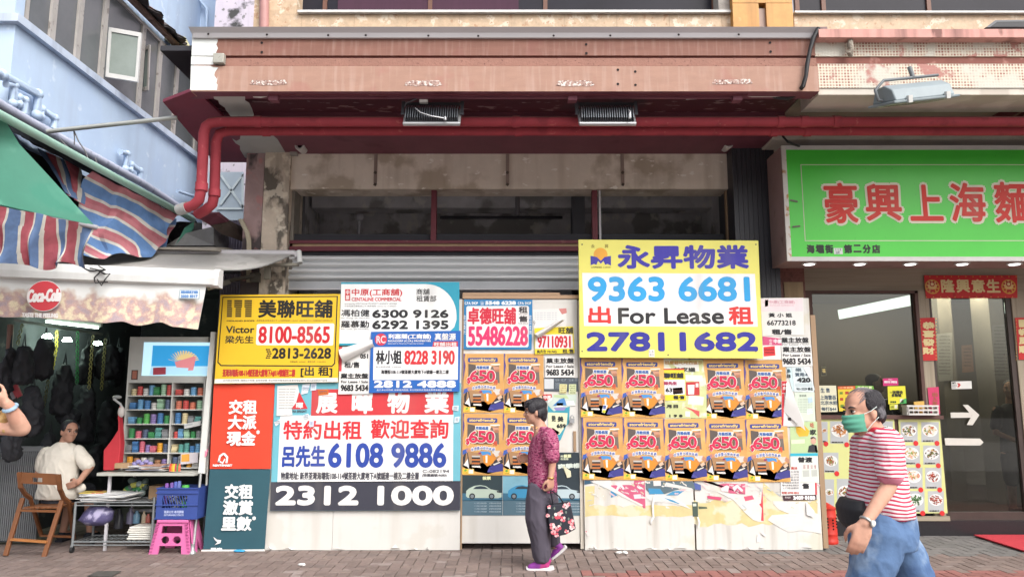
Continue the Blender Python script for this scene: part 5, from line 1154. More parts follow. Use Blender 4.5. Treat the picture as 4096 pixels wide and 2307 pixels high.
def drip(label, pts, Y):
 mb = MB(); p_ = [pt('h', x, y, Y-.012*(i % 2)-.004) for i, (x, y) in enumerate(pts)]
 mb.tube(p_, [.008, .011, .009, .012, .01][:len(p_)], white_paper, 6, flat=.4); tag(mb.build('paper_strip', None, tuple(p_[-1])), label, 'paper scrap')
drip('twisted white paper strip hanging over the glue band below the second lower poster', [(800,205),(785,300),(792,420),(770,455),(768,490)], 7.757)
drip('twisted white paper strip hanging at the seam of the right hoarding panels', [(1238,420),(1255,470),(1246,525)], 7.757)
mb = MB(); c = atZ(*z('h', 480, 778), .012)
for i in range(5): mb.ell(c+Vector((r_.uniform(-.05, .05), r_.uniform(-.02, .02), 0)), (.025, .018, .013), white_paper, nu=8, nv=5)
tag(mb.build('crumpled_tissue', None, (c.x, c.y, 0)), 'crumpled white tissue on the pavement at the foot of the stained hoarding panel', 'litter')
# ================================================================== restaurant front
def couplet(label, k, pts, Y, chars, boxes, vertical):
 t = sign('spring_couplet', label, 'couplet', k, pts, Y, M('couplet_red', '#cf2a2c', .55, .08, 8, spots=('#a81f24', .6, 14, .58)), .003, None, 'paper')
 mb = MB(); gd = P('#ecd9a0')
 x0, y0, x1, y1 = boxes
 if vertical: mb.column(k, chars, x0, y0, x1, y1, Y-2*E_, gd, .005)
 else:
  n = len(chars); w_ = (x1-x0)/n
  for i, c in enumerate(chars): mb.text(k, c, x0+w_*(i+.05), y0, x0+w_*(i+.95), y1, Y-2*E_, gd, .006)
 mb.build('lettering', t)
 mb = MB(); o = P('#d8a04a')
 xs = [p[0] for p in pts]; ys = [p[1] for p in pts]
 for i in range(26):
  if vertical: x = (min(xs)+4 if i % 2 else max(xs)-9); y = min(ys)+(max(ys)-min(ys))*(i+.5)/26
  else: x = min(xs)+(max(xs)-min(xs))*(i+.5)/26; y = min(ys)+4 if i % 2 else max(ys)-9
  mb.pquad(k, rect(x, y, x+5, y+5), Y-E_, o)
 mb.build('gold_border', t); return t
t = couplet('wide red and gold banner with four characters above the restaurant door', 's', [(626,64),(1096,64),(1098,178),(636,180)], 8.575, '隆興意生', (708,84,1014,152), False)
mb = MB(); go, dk = P('#dca64a'), P('#7a2b22')
for cx_ in (668, 1054):
 c = pt('s', cx_, 122, 8.5735); mb.disc(c, .085, go); mb.disc(c+Vector((0, -.001, .02)), .055, P('#e8c987'))
 for i in range(10): a = i*.628; mb.disc(c+Vector((.062*math.cos(a), -.002, .062*math.sin(a))), .012, P('#c2392f'))
 mb.disc(c+Vector((0, -.002, .03)), .03, P('#b9342c')); mb.disc(c+Vector((0, -.003, .03)), .018, P('#f0dca8')); mb.obox(c+Vector((0, -.002, -.045)), (.05, .001, .03), P('#c2392f'))
mb.build('lion_face', t)
couplet('red couplet strip with four gold characters on the post left of the restaurant door', 's', [(602,280),(680,277),(694,494),(618,495)], 8.572, '恭喜發財', (618,296,680,466), True)
couplet('red couplet strip cut by the right edge of the view, right of the restaurant door', 's', [(1086,278),(1160,277),(1168,489),(1106,490)], 8.572, '一帆風順', (1104,285,1150,460), True)
t = sign('spring_couplet', 'faded pink couplet strip low on the post left of the restaurant door', 'couplet', 's', [(644,630),(700,627),(708,764),(656,766)], 8.572, M('couplet_pink', '#cf3f6c', .6, .1, 8), .003, None, 'paper')
mb = MB(); mb.column('s', '出入平安', 668, 652, 694, 748, 8.57, P('#8a6a2c'), .001); mb.build('lettering', t)
YG = 8.5995
def sticker(label, k, pts, Y, hx, texts=(), extra=(), cat='sticker', name='window_sticker'): return paper(label, k, pts, Y, M('stk_'+hx[1:], hx, .5, .04, 5), texts, cat, name, None, extra)
sticker('cream handwritten dumpling notice in the lower left corner of the restaurant window', 's', [(92,620),(182,620),(190,752),(100,754)], 8.56, '#e4e2c6', (('生 售', 104, 632, 150, 656, '#33506a', .001), ('上海雲吞', 102, 668, 182, 692, '#33506a', .001), ('北京水餃', 104, 696, 188, 718, '#33506a', .001), ('每打$44', 108, 728, 184, 748, '#33506a', .001)))
t = sticker('yellow picture menu with an orange top in the restaurant window', 's', [(190,624),(278,622),(284,746),(198,750)], 8.565, '#e2c93a', (('小食套餐', 200, 626, 270, 634, '#f0e2b0', 0),), ([[(190,624),(278,622),(279,637),(191,639)], '#d8622e'], [[(200,652),(216,652),(216,664),(200,664)], '#6a8a2e'], [[(228,650),(246,650),(246,664),(228,664)], '#b4452c'], [[(258,650),(272,650),(272,664),(258,664)], '#6a8a2e'], [[(202,682),(218,682),(218,696),(202,696)], '#b4452c'], [[(230,680),(248,680),(248,694),(230,694)], '#5a7a2e'], [[(258,680),(274,680),(274,694),(258,694)], '#b4452c'], [[(204,716),(222,716),(222,732),(204,732)], '#6a8a2e'], [[(234,714),(252,714),(252,730),(234,730)], '#8a3a2c']), 'menu', 'window_menu')
sticker('green picture menu behind the man\'s head in the restaurant window', 's', [(280,620),(370,622),(374,640),(376,700),(284,700)], 8.57, '#6fae3e', (('茶餐外賣', 290, 624, 364, 636, '#e4ecc0', .001),), ([[(284,642),(374,642),(376,698),(286,698)], '#cfd9a4'],), 'menu', 'window_menu')
sticker('small pink and white delivery sticker on the restaurant window', 's', [(418,584),(494,582),(497,618),(420,622)], YG, '#cf2f78', (('網購外賣 / 即嘆外送', 424, 596, 490, 608, '#f0dce6', .0015), ('fp', 446, 586, 466, 594, '#f0dce6', 0)), ())
sticker('yellow delivery sticker with slanting black characters on the restaurant window', 's', [(442,624),(531,622),(538,710),(446,714)], YG, '#e3dc3a', (('送得快', 466, 645, 520, 664, '#2a2a20', .002), ('多啲嘆', 462, 662, 512, 678, '#2a2a20', .002), ('keeta', 454, 650, 466, 658, '#2a2a20', 0), ('即落單', 456, 698, 486, 708, '#2a5030', .001)), ([[(520,690),(537,684),(538,710),(500,712)], '#49a85a'], [rect(504,686,522,706), '#d9dccc']))
sticker('small yellow green sticker just below the yellow delivery sticker', 's', [(452,716),(494,714),(496,740),(454,742)], YG, '#d3d548', (('立即掃碼', 457, 722, 474, 735, '#3a4a20', 0),), ([rect(478,718,492,736), '#e0e0d0'],))
sticker('small framed charm hanging in the restaurant window at the left', 's', [(106,525),(132,523),(134,570),(108,572)], 8.615, '#6a6a52', (('福', 112, 534, 128, 556, '#d8c27a', .001),), ([rect(109,528,131,568), '#3a3a34'],))
sticker('white door sticker with a red arrow on the restaurant door', 's', [(764,600),(866,597),(868,636),(766,638)], YG, '#dededa', (('趟門', 768, 602, 786, 612, '#3a3a3a', .001), ('SLIDING', 768, 616, 792, 624, '#3a3a3a', 0), ('DOOR', 768, 627, 786, 634, '#3a3a3a', 0)), ([[(792,608),(804,608),(812,617),(804,628),(794,628),(800,617)], '#c83a3a'],))
mb = MB(); wtape = M('white_tape', '#d3d0c8', .7, .06, 8)
mb.pquad('s', [(760,756),(866,756),(866,782),(762,783)], YG-.001, wtape, .001); mb.pquad('s', [(822,717),(848,717),(906,768),(872,820),(842,818),(868,772)], YG-.002, wtape, .001)
tag(mb.build('tape_arrow', None, pt('s', 830, 780, YG)), 'white tape arrow with a wide head pointing right on the restaurant door, upper one', 'arrow')
mb = MB(); mb.pquad('s', [(730,885),(908,887),(927,906),(910,922),(734,921)], YG-.001, wtape, .001)
tag(mb.build('tape_arrow', None, pt('s', 830, 905, YG)), 'white pointed tape bar on the restaurant door, lower one', 'arrow')
for q, Y, hx, lab in (([(690,360),(768,352),(772,594),(700,600)], 10.48, '#b9b7b4', 'grey printed menu sheet on the inner column behind the restaurant door, left one'), ([(815,418),(868,414),(878,550),(820,555)], 11.0, '#b48a72', 'brownish menu sheet inside the restaurant, left of the pair'), ([(878,408),(944,402),(952,544),(888,548)], 11.0, '#b9967e', 'brownish menu sheet inside the restaurant, right of the pair'), ([(968,318),(1060,306),(1072,590),(985,594)], 9.98, '#a9a7a4', 'tall grey menu sheet on the inner column behind the restaurant door, right one')):
 x0 = min(p[0] for p in q)+12; x1 = max(p[0] for p in q)-14; y0 = min(p[1] for p in q)+16; y1 = max(p[1] for p in q)-14; n = int((y1-y0)/17)
 paper(lab, 's', q, Y, M('menu_'+hx[1:], hx, .7, .05, 5), tuple((['上海粗炒麵 $42', '酸辣湯餃 $38', '擔擔麵配飲品 $45', '北京水餃 $36'][i % 4], x0, y0+i*17, x1, y0+9+i*17, '#44403c', 0) for i in range(n)), cat='menu', name='menu_sheet')
# picture menus under the window
def dish(mb_card, mb_plate, mb_food, k, x0, y0, x1, y1, Y, kind, r, dot=True, part=False):
 mb_card.pquad(k, [(x0, y0), (x1, y0), (x1+1, y1), (x0+1, y1)], Y, P('#b3b7b9'))
 c = pt(k, (x0+x1)/2, y0+(y1-y0)*.42, Y-E_); rx = abs(pt(k, x1, y0, Y).x-pt(k, x0, y0, Y).x)*.44; rz = rx*.8
 mb_plate.disc(c, rx, P('#e8e8e6'), 24, rz); mb_plate.disc(c-Vector((0, E_/2, 0)), rx*.82, P('#dcdcd8'), 24, rz*.82)
 pal = {'beef': ('#4a2a1e','#7a3a22','#2e2018','#c9a26a','#5a7a34'), 'noodle': ('#9a5a2c','#b8763a','#7a4222','#c98a48'), 'veg': ('#c9a06a','#6d8a3e','#e0d2ae','#b45a34'), 'red': ('#8a2a1e','#b4402a','#6a2018','#9a3a22'), 'green': ('#2f5a2c','#3f6e34','#24421f','#4a7a3a'), 'white': ('#e0d8c0','#d8b07a','#7f9a4a','#d06a4a'), 'roll': ('#a85a28','#c4783a','#8a4420','#6d8a3e')}[kind]
 for i in range(46):
  a, q = r.uniform(0, 6.28), r.uniform(0, .8)**.8
  px, pz = c.x+rx*q*math.cos(a), c.z+rz*q*math.sin(a); an = r.uniform(0, 3.14); L, W = r.uniform(.3, .5)*rx*(1.2 if kind == 'noodle' else .8), rx*r.uniform(.09, .18)
  dx, dz = math.cos(an), math.sin(an); yy = c.y-E_*(1+i*.04)
  mb_food.add([(px+dx*L/2*s-dz*W*t_/2, yy, pz+dz*L/2*s+dx*W*t_/2) for s, t_ in ((-1, -.4), (0, -1), (1, -.4), (1, .4), (0, 1), (-1, .4))], [(0,1,2,3,4,5)], P(r.choice(pal)))
 if dot: mb_food.disc(pt(k, x1-8, y1+(6 if not part else -4), Y-3*E_), .028, P('#d02a2c'), 16)
 mb_food.text(k, r.choice(('客家炒麵','上海粗炒','紅燒茄子','西蘭花帶子','豉椒肉排')), x0+8, y1-10, x0+(x1-x0)*.72, y1-2, Y-2*E_, P('#3a3632'), .001)
def menu(label, pts, items, k='s'):
 Y = 8.553
 t = sign('menu_board', label, 'menu board', k, pts, Y, M('menu_yellow_green', '#d3d690', .5, .05, 3), .014)
 a, b, c = MB(), MB(), MB(); r = random.Random(len(items)*7)
 for x0, y0, x1, y1, kd in items: dish(a, b, c, k, x0, y0, x1, y1, Y-E_, kd, r)
 a.build('photo_card', t); b.build('printed_plate', t); c.build('printed_food', t)
menu('yellow green picture menu board with eight dishes right of the man', [(496,786),(706,786),(746,1264),(530,1266)],
     [(508,804,593,905,'beef'),(612,804,700,905,'veg'),(520,922,605,1018,'white'),(622,922,707,1018,'beef'),(530,1034,618,1140,'white'),(632,1034,714,1140,'red'),(540,1152,628,1258,'green'),(646,1152,726,1258,'red')])
menu('yellow green picture menu board with larger dishes behind the man', [(106,788),(476,788),(508,1266),(132,1268)],
     [(60+48,802,139,908,'noodle'),(152,800,244,912,'noodle'),(118,958,194,1058,'roll'),(124,1092,172,1250,'roll'),(186,1090,276,1250,'roll'),(330,958,420,1058,'red'),(350,1092,440,1250,'veg'),(300,800,392,912,'white'),(402,800,468,912,'beef')])
mb = MB()
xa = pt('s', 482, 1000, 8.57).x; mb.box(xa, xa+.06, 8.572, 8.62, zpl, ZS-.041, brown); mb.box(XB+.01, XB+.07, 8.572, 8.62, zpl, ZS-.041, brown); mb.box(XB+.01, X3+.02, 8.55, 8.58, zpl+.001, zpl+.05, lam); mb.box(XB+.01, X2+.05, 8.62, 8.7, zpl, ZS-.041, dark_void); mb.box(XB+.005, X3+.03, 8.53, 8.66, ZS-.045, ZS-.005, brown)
mb.build('counter_front', rb)
c = pt('s', 617, 770, 8.47); t = thing('plastic_basket', 'white plastic basket of paper bags on the restaurant window ledge', 'basket', (c.x, 8.5, ZS-.005))
bw = M('white_plastic', '#d6d4d0', .5); mb = MB(); bx = (c.x, 8.47)
for zz in (0., .045, .09): mb.box(c.x-.16-zz*.2, c.x+.16+zz*.2, 8.44, 8.45, ZS+zz, ZS+zz+.02, bw); mb.box(c.x-.16-zz*.2, c.x+.16+zz*.2, 8.555, 8.565, ZS+zz, ZS+zz+.02, bw)
for i in range(7): x = c.x-.16+i*.0533; mb.box(x-.004, x+.004, 8.438, 8.447, ZS+.021, ZS+.089, bw)
for s in (-1, 1): mb.box(c.x+s*.17-.006, c.x+s*.17+.006, 8.45, 8.555, ZS, ZS+.11, bw)
mb.box(c.x-.16, c.x+.16, 8.45, 8.555, ZS, ZS+.008, bw); mb.build('basket_frame', t)
tag((lambda m: (m.pquad('s', [(576,702),(626,698),(630,738),(582,742)], 8.5, M('bag_paper', '#d9b05e', .7, .1, 9, stretch=(6, 1, 1)), .02), m.build('paper_bag', None, pt('s', 604, 742, 8.5)))[1])(MB()), 'yellow brown paper bags standing in the white basket on the window ledge', 'paper bags')
for dx, hx, l_ in ((-.08, '#6b4a22', 'brown'), (0, '#c8922e', 'amber'), (.08, '#3a2a1c', 'black')):
 mb = MB(); mb.lathe([(.02, 0), (.02, .05), (.01, .06), (.01, .07)], (c.x+dx, 8.49, ZS+.009), M('sauce_'+hx[1:], hx, .3), 10); tag(mb.build('sauce_bottle', None, (c.x+dx, 8.49, ZS)), f'small {l_} sauce bottle standing inside the white basket', 'bottle')
# red bin
c = atZ(3305, 2152, 0.); c.y = 8.15; c.x = xat(3312, 2120, 8.15); redb = M('bin_red', '#c23328', .45, .12, 6, spots=('#8a2a22', .6, 9, .6))
t = thing('joss_burner', 'red metal joss paper bin with round holes beside the hoarding', 'bin', (c.x, c.y, 0))
mb = MB(); mb.lathe([(a*.62, b*.66) for a, b in ((.15, 0), (.155, .01), (.155, .05), (.148, .06), (.148, .14), (.153, .15), (.148, .16), (.143, .40), (.148, .41), (.143, .42), (.14, .52), (.15, .525), (.15, .54), (.0, .545))], (c.x, c.y, 0), redb, 28); mb.build('body', t)
mb = MB(); mb.lathe([(.093, .36), (.012, .41), (.0, .413)], (c.x, c.y, 0), redb, 24); mb.build('lid', t)
mb = MB()
for i in range(4):
 for a in (-.35, .25, .85):
  p = Vector((c.x+.091*math.sin(a), c.y-.091*math.cos(a), .17+i*.03-(.015 if a == .25 else 0))); mb.ell(p, (.009, .009, .009), M('hole_black', '#18100f', .9), nu=8, nv=6)
mb.build('vent_hole', t)
torn('tall white paper strip peeling off the hoarding edge above the red bin', 'r', [(420,1050),(440,1100),(424,1150),(440,1220),(452,1362),(428,1352),(424,1200),(414,1120)], 7.83, '#d8d8d6')
mb = MB(); pts = [atZ(3895, 2141, .012), atZ(4300, 2141, .012), atZ(4420, 2262, .012), atZ(4090, 2203, .012)]
mb.prism(pts, (0, 0, .012), M('mat_red', '#c23a45', .95, .15, 30, bump=.1)); tag(mb.build('door_mat', None, tuple(pts[0])), 'red carpet mat on the pavement in front of the restaurant door', 'mat')
def limb(mb, pts, rad, mat, n=14): mb.tube(pts, rad, mat, n, round_=True)
def skinned(name, mb, mat, parent, voxel=.007, smooth=6, region=None, fold=None):
 vs, fs = remesh(mb, voxel, smooth); o = MB()
 if fold: vs = fold_mesh(vs, fs, *fold)
 if region:
  by = {}
  for f in fs:
   c = sum((Vector(vs[i]) for i in f), Vector())/len(f); by.setdefault(region(c), []).append(f)
  o.v = list(vs)
  for m_, l in by.items():
   i = o.midx(m_); o.f += l; o.mi += [i]*len(l); o.sm += [True]*len(l)
 else: o.add(vs, fs, mat, True)
 return o.build(name, parent)
# ================================================================== blue tenement on the left, alley end
XW = -5.5
blue = M('blue_painted_wall', '#b6cae2', .75, .07, 1.6, bump=.04, bscale=9, spots=('#afc4e0', .6, 1.3, .56), spots2=('#d5e1ef', .6, 5, .62), streak=('#a3b2ca', .5, 4), k=1)
blue_p = M('blue_painted_pipe', '#bdd2ec', .5, .08, 6)
bt = thing('blue_tenement', 'pale blue rendered tenement with a row of old casement windows over the alley', 'building', (-6.5, 8, 0))
ZSILL = atX(*z(1, 130, 125), XW).z
mb = MB()
mb.box(-12, XW, 7.8, 19, 0, ZSILL-.08, blue); mb.box(-12, XW-.35, 7.82, 19, ZSILL+1.45, 11, blue); mb.box(-12, XW-.02, 7.8, 7.95, ZSILL+.02, 11, blue)
mb.build('wall', bt)
mb = MB(); mb.box(-12, XW+.07, 7.73, 19, ZSILL-.079, ZSILL+.015, M('blue_ledge', '#c6d3e6', .7, .08, 3, bump=.03, streak=('#8a94a6', .6, 7))); mb.build('sill_ledge', bt)
def yw(x, y, X=XW): return atX(*z(1, x, y), X).y
ZTOP = ZSILL+1.4
edges = [7.98, yw(200, 185)*.0+8.55, 9.15, 9.8, 10.5, 11.2, 11.95, 12.7, 13.5, 14.4]
alu = M('old_window_frame', '#b3aeaa', .5, .12, 8, spots=('#6a625c', .7, 9, .6))
gdark = M('dim_window_glass', '#6a6d70', .2, .25, 1.2, spec=.5)
ys = sorted({yw(x, 150+ (x-130)*.72) for x in (132, 268, 395, 515)}|{10.6, 11.15, 11.75, 12.6, 13.5, 14.6})
for i in range(len(ys)-1):
 a, b = ys[i], ys[i+1]
 mb = MB()
 for y in (a, b-.055): mb.box(XW-.09, XW-.02, y, y+.05, ZSILL+.016, ZTOP, alu)
 for q in (ZSILL+.016, ZTOP-.05): mb.box(XW-.088, XW-.022, a+.051, b-.056, q, q+.05, alu)
 f = mb.build('window', bt)
 mb = MB(); mb.box(XW-.06, XW-.05, a+.05, b-.055, ZSILL+.06, ZTOP-.05, gdark); mb.build('pane', f)
mb = MB(); mb.box(XW-1.2, XW-.4, 7.96, 19, ZSILL, ZTOP+.2, M('dim_room', '#55565a', .9, .3, 2)); mb.build('dim_room', bt)
def casement(label_pts, Y, wpts, frame, name='casement'):
 mb = MB(); o = wpts; cx_ = sum(p[0] for p in o)/4; cy_ = sum(p[1] for p in o)/4
 P3 = [pt(1, x, y, Y+dy) for (x, y), dy in zip(o, label_pts)]
 c = sum(P3, Vector())/4; I = [c+(p-c)*.83 for p in P3]; I2 = [c+(p-c)*.9 for p in P3]
 d = Vector((0, .035, 0))
 for i in range(4): j = (i+1) % 4; mb.prism([P3[i], P3[j], I[j], I[i]], d, frame)
 f = mb.build('casement', bt)
 mb = MB(); mb.prism([p+Vector((0, .015, 0)) for p in I2], (0, .006, 0), M('frosted_glass', '#8b9691', .25, .15, 2.5, spec=.5)); mb.build('pane', f)
whitef = M('white_casement_frame', '#cfd0cf', .5, .08, 6)
casement((0, .08, .08, 0), 9.7, [(548,137),(711,166),(692,413),(530,386)], whitef)
casement((0, -.25, -.25, 0), 10.9, [(668,262),(754,225),(745,452),(660,475)], alu)
mb = MB()
ev = M('rotten_eave', '#57504f', .9, .4, 5, bump=.1, spots=('#7a5244', .8, 7, .62))
def eave(a, c):
 y = 8.2+a*5.5; r = random.Random(int(a*60)*7+int(c*3))
 return Vector((XW-.3+c*(.5+.07*r.uniform(-1, 1)*(c > .9)), y, ZTOP+.28-.30*c+.02*math.sin(y*30)+(.25*a if c > .5 else .2*a)))
mb.grid(eave, 60, 3, ev, False); mb.grid(lambda a, c: eave(a, c)+Vector((0, 0, .03)), 60, 3, ev, False)
mb.beam((XW+.02, 8.0, ZTOP+.06), (XW+.02, 13.6, ZTOP+.16), .05, .09, M('rusty_beam', '#8d7468', .8, .25, 8, spots=('#5a3d34', .8, 10, .58)), (1, 0, 0)); mb.build('eave', bt)
mb = MB()
cor = M('corrugated_cream', '#c9c49c', .6, .12, 5, spots=('#a2925e', .6, 4, .58))
A, B, D_, C_ = pt('u', 790, 415, 12.2), pt('u', 1180, 525, 12.0), pt('u', 1045, 690, 11.4), pt('u', 1310, 770, 11.2)
mb.grid(lambda a, c: (A*(1-a)+B*a)*(1-c)+(D_*(1-a)+C_*a)*c+Vector((0, 0, .02*math.sin(c*60))), 4, 60, cor, False); mb.build('corrugated_sheet', bt)
def wallpipe(label, pts, r=.05):
 p = [atX(*z(1, x, y), XW+.09) for x, y in pts]
 mb = MB(); mb.tube(p, r, blue_p, 10)
 for i in range(1, len(p)-1): mb.ell(p[i], (r*1.25,)*3, blue_p, nu=10, nv=7)
 return tag(mb.build('wall_pipe', None, tuple(p[0])), label, 'pipe', 'blue painted waste pipes on the tenement wall')
wallpipe('long blue painted waste pipe stepping down the tenement wall at the far left', [(-60,345),(10,378),(190,475),(185,580),(205,590)])
wallpipe('blue painted pipe branch with a trap left on the tenement wall', [(30,425),(72,430),(66,520),(95,525),(95,490),(125,505),(118,575)], .04)
wallpipe('blue painted pipe with a valve and a bend down to the roller pipe', [(180,575),(205,590),(210,550),(275,595),(270,650)], .04)
wallpipe('blue painted pipe trap alone in the middle of the tenement wall', [(605,765),(640,775),(632,850),(655,860),(660,830),(705,860),(700,915)], .042)
wallpipe('short straight blue pipe near the right end of the tenement wall', [(895,962),(985,992)], .025)
mb = MB(); p = [atX(*z('e', x, y), XW+.2) for x, y in ((-120,-40),(0,40),(260,190),(760,460),(1180,690),(1480,885))]
mb.tube(p, .055, M('lilac_gutter', '#b7bdd0', .6, .12, 5, spots=('#7d8296', .6, 7, .6)), 10); tag(mb.build('gutter_pipe', None, tuple(p[0])), 'long lilac gutter pipe sloping along the foot of the blue wall above the green pole', 'pipe')
# far end of the alley
mb = MB(); Y = 13.2
mb.box(xat(560, 100, Y), xat(862, 100, Y), Y, Y+4, 0, 12, blue); ab = tag(mb.build('far_blue_house', None, (-6, Y, 0)), 'pale blue house at the far end of the alley with a tall white framed window', 'building')
mb = MB(); a, b = xat(575, 30, Y), xat(618, 30, Y); mb.box(a-.3, b, Y-.03, Y-.002, at(600, 75, Y).z, 10.5, M('white_frame_far', '#dfe2e4', .5)); ORG[ab.name] = Vector((-6, Y, 0)); wn = mb.build('window', ab)
mb = MB(); mb.box(a-.25, a+.12, Y-.04, Y-.031, at(600, 70, Y).z, 10.4, M('green_glass_far', '#9fae9a', .2)); mb.build('pane', wn)
mb = MB(); mb.tube([at(660, -40, Y-.1), at(648, 130, Y-.1)], .05, blue_p, 8); mb.tube([at(790, -10, Y-.1), at(828, 38, Y-.1), at(826, 110, Y-.1)], .03, blue_p, 8); mb.build('drain_pipe', ab)
stain = M('lavender_stained_wall', '#cfc6d2', .85, .06, 2, bump=.05, spots=('#3a3c38', .95, 2.2, .565, (1, 1, 1.3)), spots2=('#5f635c', .8, 9, .6), streak=('#9a97a2', .6, 7))
mb = MB(); Y = 12.2; mb.box(xat(860, 50, Y), XL+.02, Y, Y+3, 0, 12, stain); sw = tag(mb.build('stained_house', None, (-4.6, Y, 0)), 'lavender rendered house wall with black mould stains above the white canopy end', 'building')
mb = MB(); mb.tube([at(1058, -60, 8.25), at(1056, 130, 8.25)], .055, M('pink_downpipe', '#b98a86', .5, .1, 5), 12); tag(mb.build('down_pipe', None, at(1056, 130, 8.25)), 'pink painted down pipe beside the upper tiled wall', 'pipe')
mb = MB(); Y = 10.5
scr = M('pale_metal_screen', '#b4c3d0', .5, .1, 4)
mb.pquad('t', [(560,-180),(965,-180),(965,490),(560,430)], Y+.02, scr, .02)
for a, b in (((700,200),(965,-150)),((700,-150),(965,230)),((660,245),(965,245)),((960,-150),(960,245))): mb.beam(pt('t', *a, Y), pt('t', *b, Y), .03, .015, M('pale_brace', '#cfdbe0', .5))
tag(mb.build('metal_screen', None, pt('t', 800, 490, Y)), 'pale metal screen with cross bracing behind the red pipes', 'screen')
# ================================================================== awnings, tarpaulins and the stall
tgreen = M('green_canvas', '#437f6c', .6, .14, 2.2, bump=.05, bscale=4, spots=('#74aa96', .7, 1.1, .53), spots2=('#367d69', .6, 2.4, .57))
ZPOLE = 3.6
def onpole(k, x, y): return atZ(*z(k, x, y), ZPOLE)
A, B = onpole('e', 12, 130), onpole('e', 1600, 990)
mb = MB(); d_ = (B-A); mb.tube([A-d_*.1, A+d_*.3, A+d_*.6, B], .036, M('mint_pole', '#9cc3b4', .45, .08, 5), 10)
tag(mb.build('awning_pole', None, tuple(B)), 'long mint green awning pole sloping in view above the striped sheets', 'pole')
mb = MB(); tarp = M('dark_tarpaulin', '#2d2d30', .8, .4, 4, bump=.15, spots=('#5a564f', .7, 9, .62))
def roof(a, c):
 y = 5.0+a*4.2; r = random.Random(int(a*50)*3+int(c*4))
 return Vector((XW+.02+c*(A.x-XW-.05), y, 4.40-c*(4.40-ZPOLE-.03)+.03*math.sin(y*9+c*4)+.02*r.uniform(-1, 1)))
mb.grid(roof, 40, 5, tarp, False); tag(mb.build('tarpaulin_roof', None, (XW, 7, 4.4)), 'dark ragged tarpaulin roof between the blue wall and the mint pole', 'tarpaulin')
mb = MB(); mb.grid(lambda a, c: Vector((XW+.1+a*1.6, 8.95+.05*math.sin(a*20), 3.62-c*.7)), 14, 4, tarp); tag(mb.build('shade_sheet', None, (-4.8, 8.95, 3)), 'added dark sheet standing for shade at the far end under the tarpaulin roof', 'tarpaulin'); mb = MB(); mb.grid(lambda a, c: Vector((-4.9-.04*math.sin(a*14), 5.4+a*3.5, 4.0-c*1.4)), 14, 4, tarp)  # dark sheets added where the space under the awning is only shaded
tag(mb.build('shade_sheet', None, (-4.4, 8.9, 3)), 'added dark sheet standing for shade behind the striped tarpaulins under the roof', 'tarpaulin')
mb = MB()
def gs(a, c):
 tl, tr, br, bl = at(-420, 300, 5.0), at(8, 462, 5.42), at(386, 905, 6.05), at(-420, 722, 4.7)
 e = at(75, 575, 5.62)
 right = tr.lerp(e, c/.28) if c < .28 else e.lerp(br, (c-.28)/.72)
 left = tl.lerp(bl, c); p = left.lerp(right, a)
 p.z -= .07*math.sin(a*math.pi)*math.sin(c*math.pi); p.y += .03*math.sin(a*8+c*3)*c; return p
mb.grid(gs, 22, 18, tgreen); mb.grid(lambda a, c: gs(a, c)+Vector((0, .01, -.006)), 22, 18, tgreen); g = mb.build('green_awning', None, at(0, 820, 5.4))
tag(g, 'taut green canvas awning sheet at the far left', 'awning')
mb = MB(); mb.tube([at(-420, 745, 4.7), at(0, 822, 5.38), at(386, 910, 6.05)], .02, M('grey_rail', '#a2a2a8', .5, .15, 6), 10); mb.build('rail', g)
stripes = uvmat('striped_sheeting', [(0,'#5f789f'),(.34,'#c4c1b8'),(.45,'#a2545e'),(.6,'#a2545e'),(.82,'#c4c1b8'),(.93,'#5f789f'),(.95,'#5f789f')], 0, .55, .35, .2, 4.5)
stripes2 = uvmat('striped_sheeting_run', [(0,'#6a8fc2'),(.34,'#d2d0c9'),(.45,'#b9707a'),(.6,'#c07c84'),(.82,'#d2d0c9'),(.93,'#6a8fc2'),(.95,'#6a8fc2')], 1, .5, .4, .18, 4.5)
def cloth(label, fn, nu, nv, mat, uvf, loc):
 f0 = fn; fn = lambda a, c: (lambda p: p+Vector((0, -.045*(1-2*abs(MN.noise(p*3.1)))-.03*MN.noise(p*7), .02*MN.noise(p*5+Vector((9, 0, 0))))))(f0(a, c))
 mb = MB(); mb.grid(fn, nu, nv, mat, True, uvf); mb.grid(lambda a, c: fn(a, c)+Vector((.002, .008, 0)), nu, nv, mat, True, uvf)
 return tag(mb.build('striped_sheet', None, loc), label, 'tarpaulin', 'red white and blue striped sheets over the stall')
def bl_(p, a, c):
 return (p[0]*(1-a)+p[1]*a)*(1-c)+(p[3]*(1-a)+p[2]*a)*c
Q1 = [at(-420, 740, 4.72), at(372, 905, 6.02), at(350, 1068, 6.12), at(-420, 1062, 4.9)]
def f1(a, c):
 p = bl_(Q1, a, c); p.y -= .05*math.sin(a*38)*(.3+c)+.02*math.sin(a*17+c*5); p.z += .02*math.sin(a*23)*c; return p
cloth('striped red white and blue sheet hanging straight below the green canvas', f1, 80, 24, stripes, lambda a, c: (a*7.4+.05*math.sin(c*4), c), at(0, 1060, 5.5))
Q2 = [at(*z('e', 770, 600), 6.83), at(*z('e', 1480, 955), 8.35), at(*z('e', 1265, 1290), 7.75), at(*z('e', 722, 1290), 6.95)]
def f2(a, c):
 p = bl_(Q2, a, c); w = math.sin(math.pi*c)
 p.x -= .12*w*(1-a)*(1 if a < .3 else .3); p.y -= .07*math.sin(c*9+a*5)*w+.04*math.sin(a*13-c*4)*c; p.z -= .03*math.sin(a*9)*c
 return p
cloth('large crumpled striped sheet with diagonal stripes hung from the mint pole', f2, 60, 50, stripes2, lambda a, c: (a, c*(3.5-1.9*a)+.04*math.sin(a*6)*c+.55), at(*z('e', 900, 1290), 7.2))
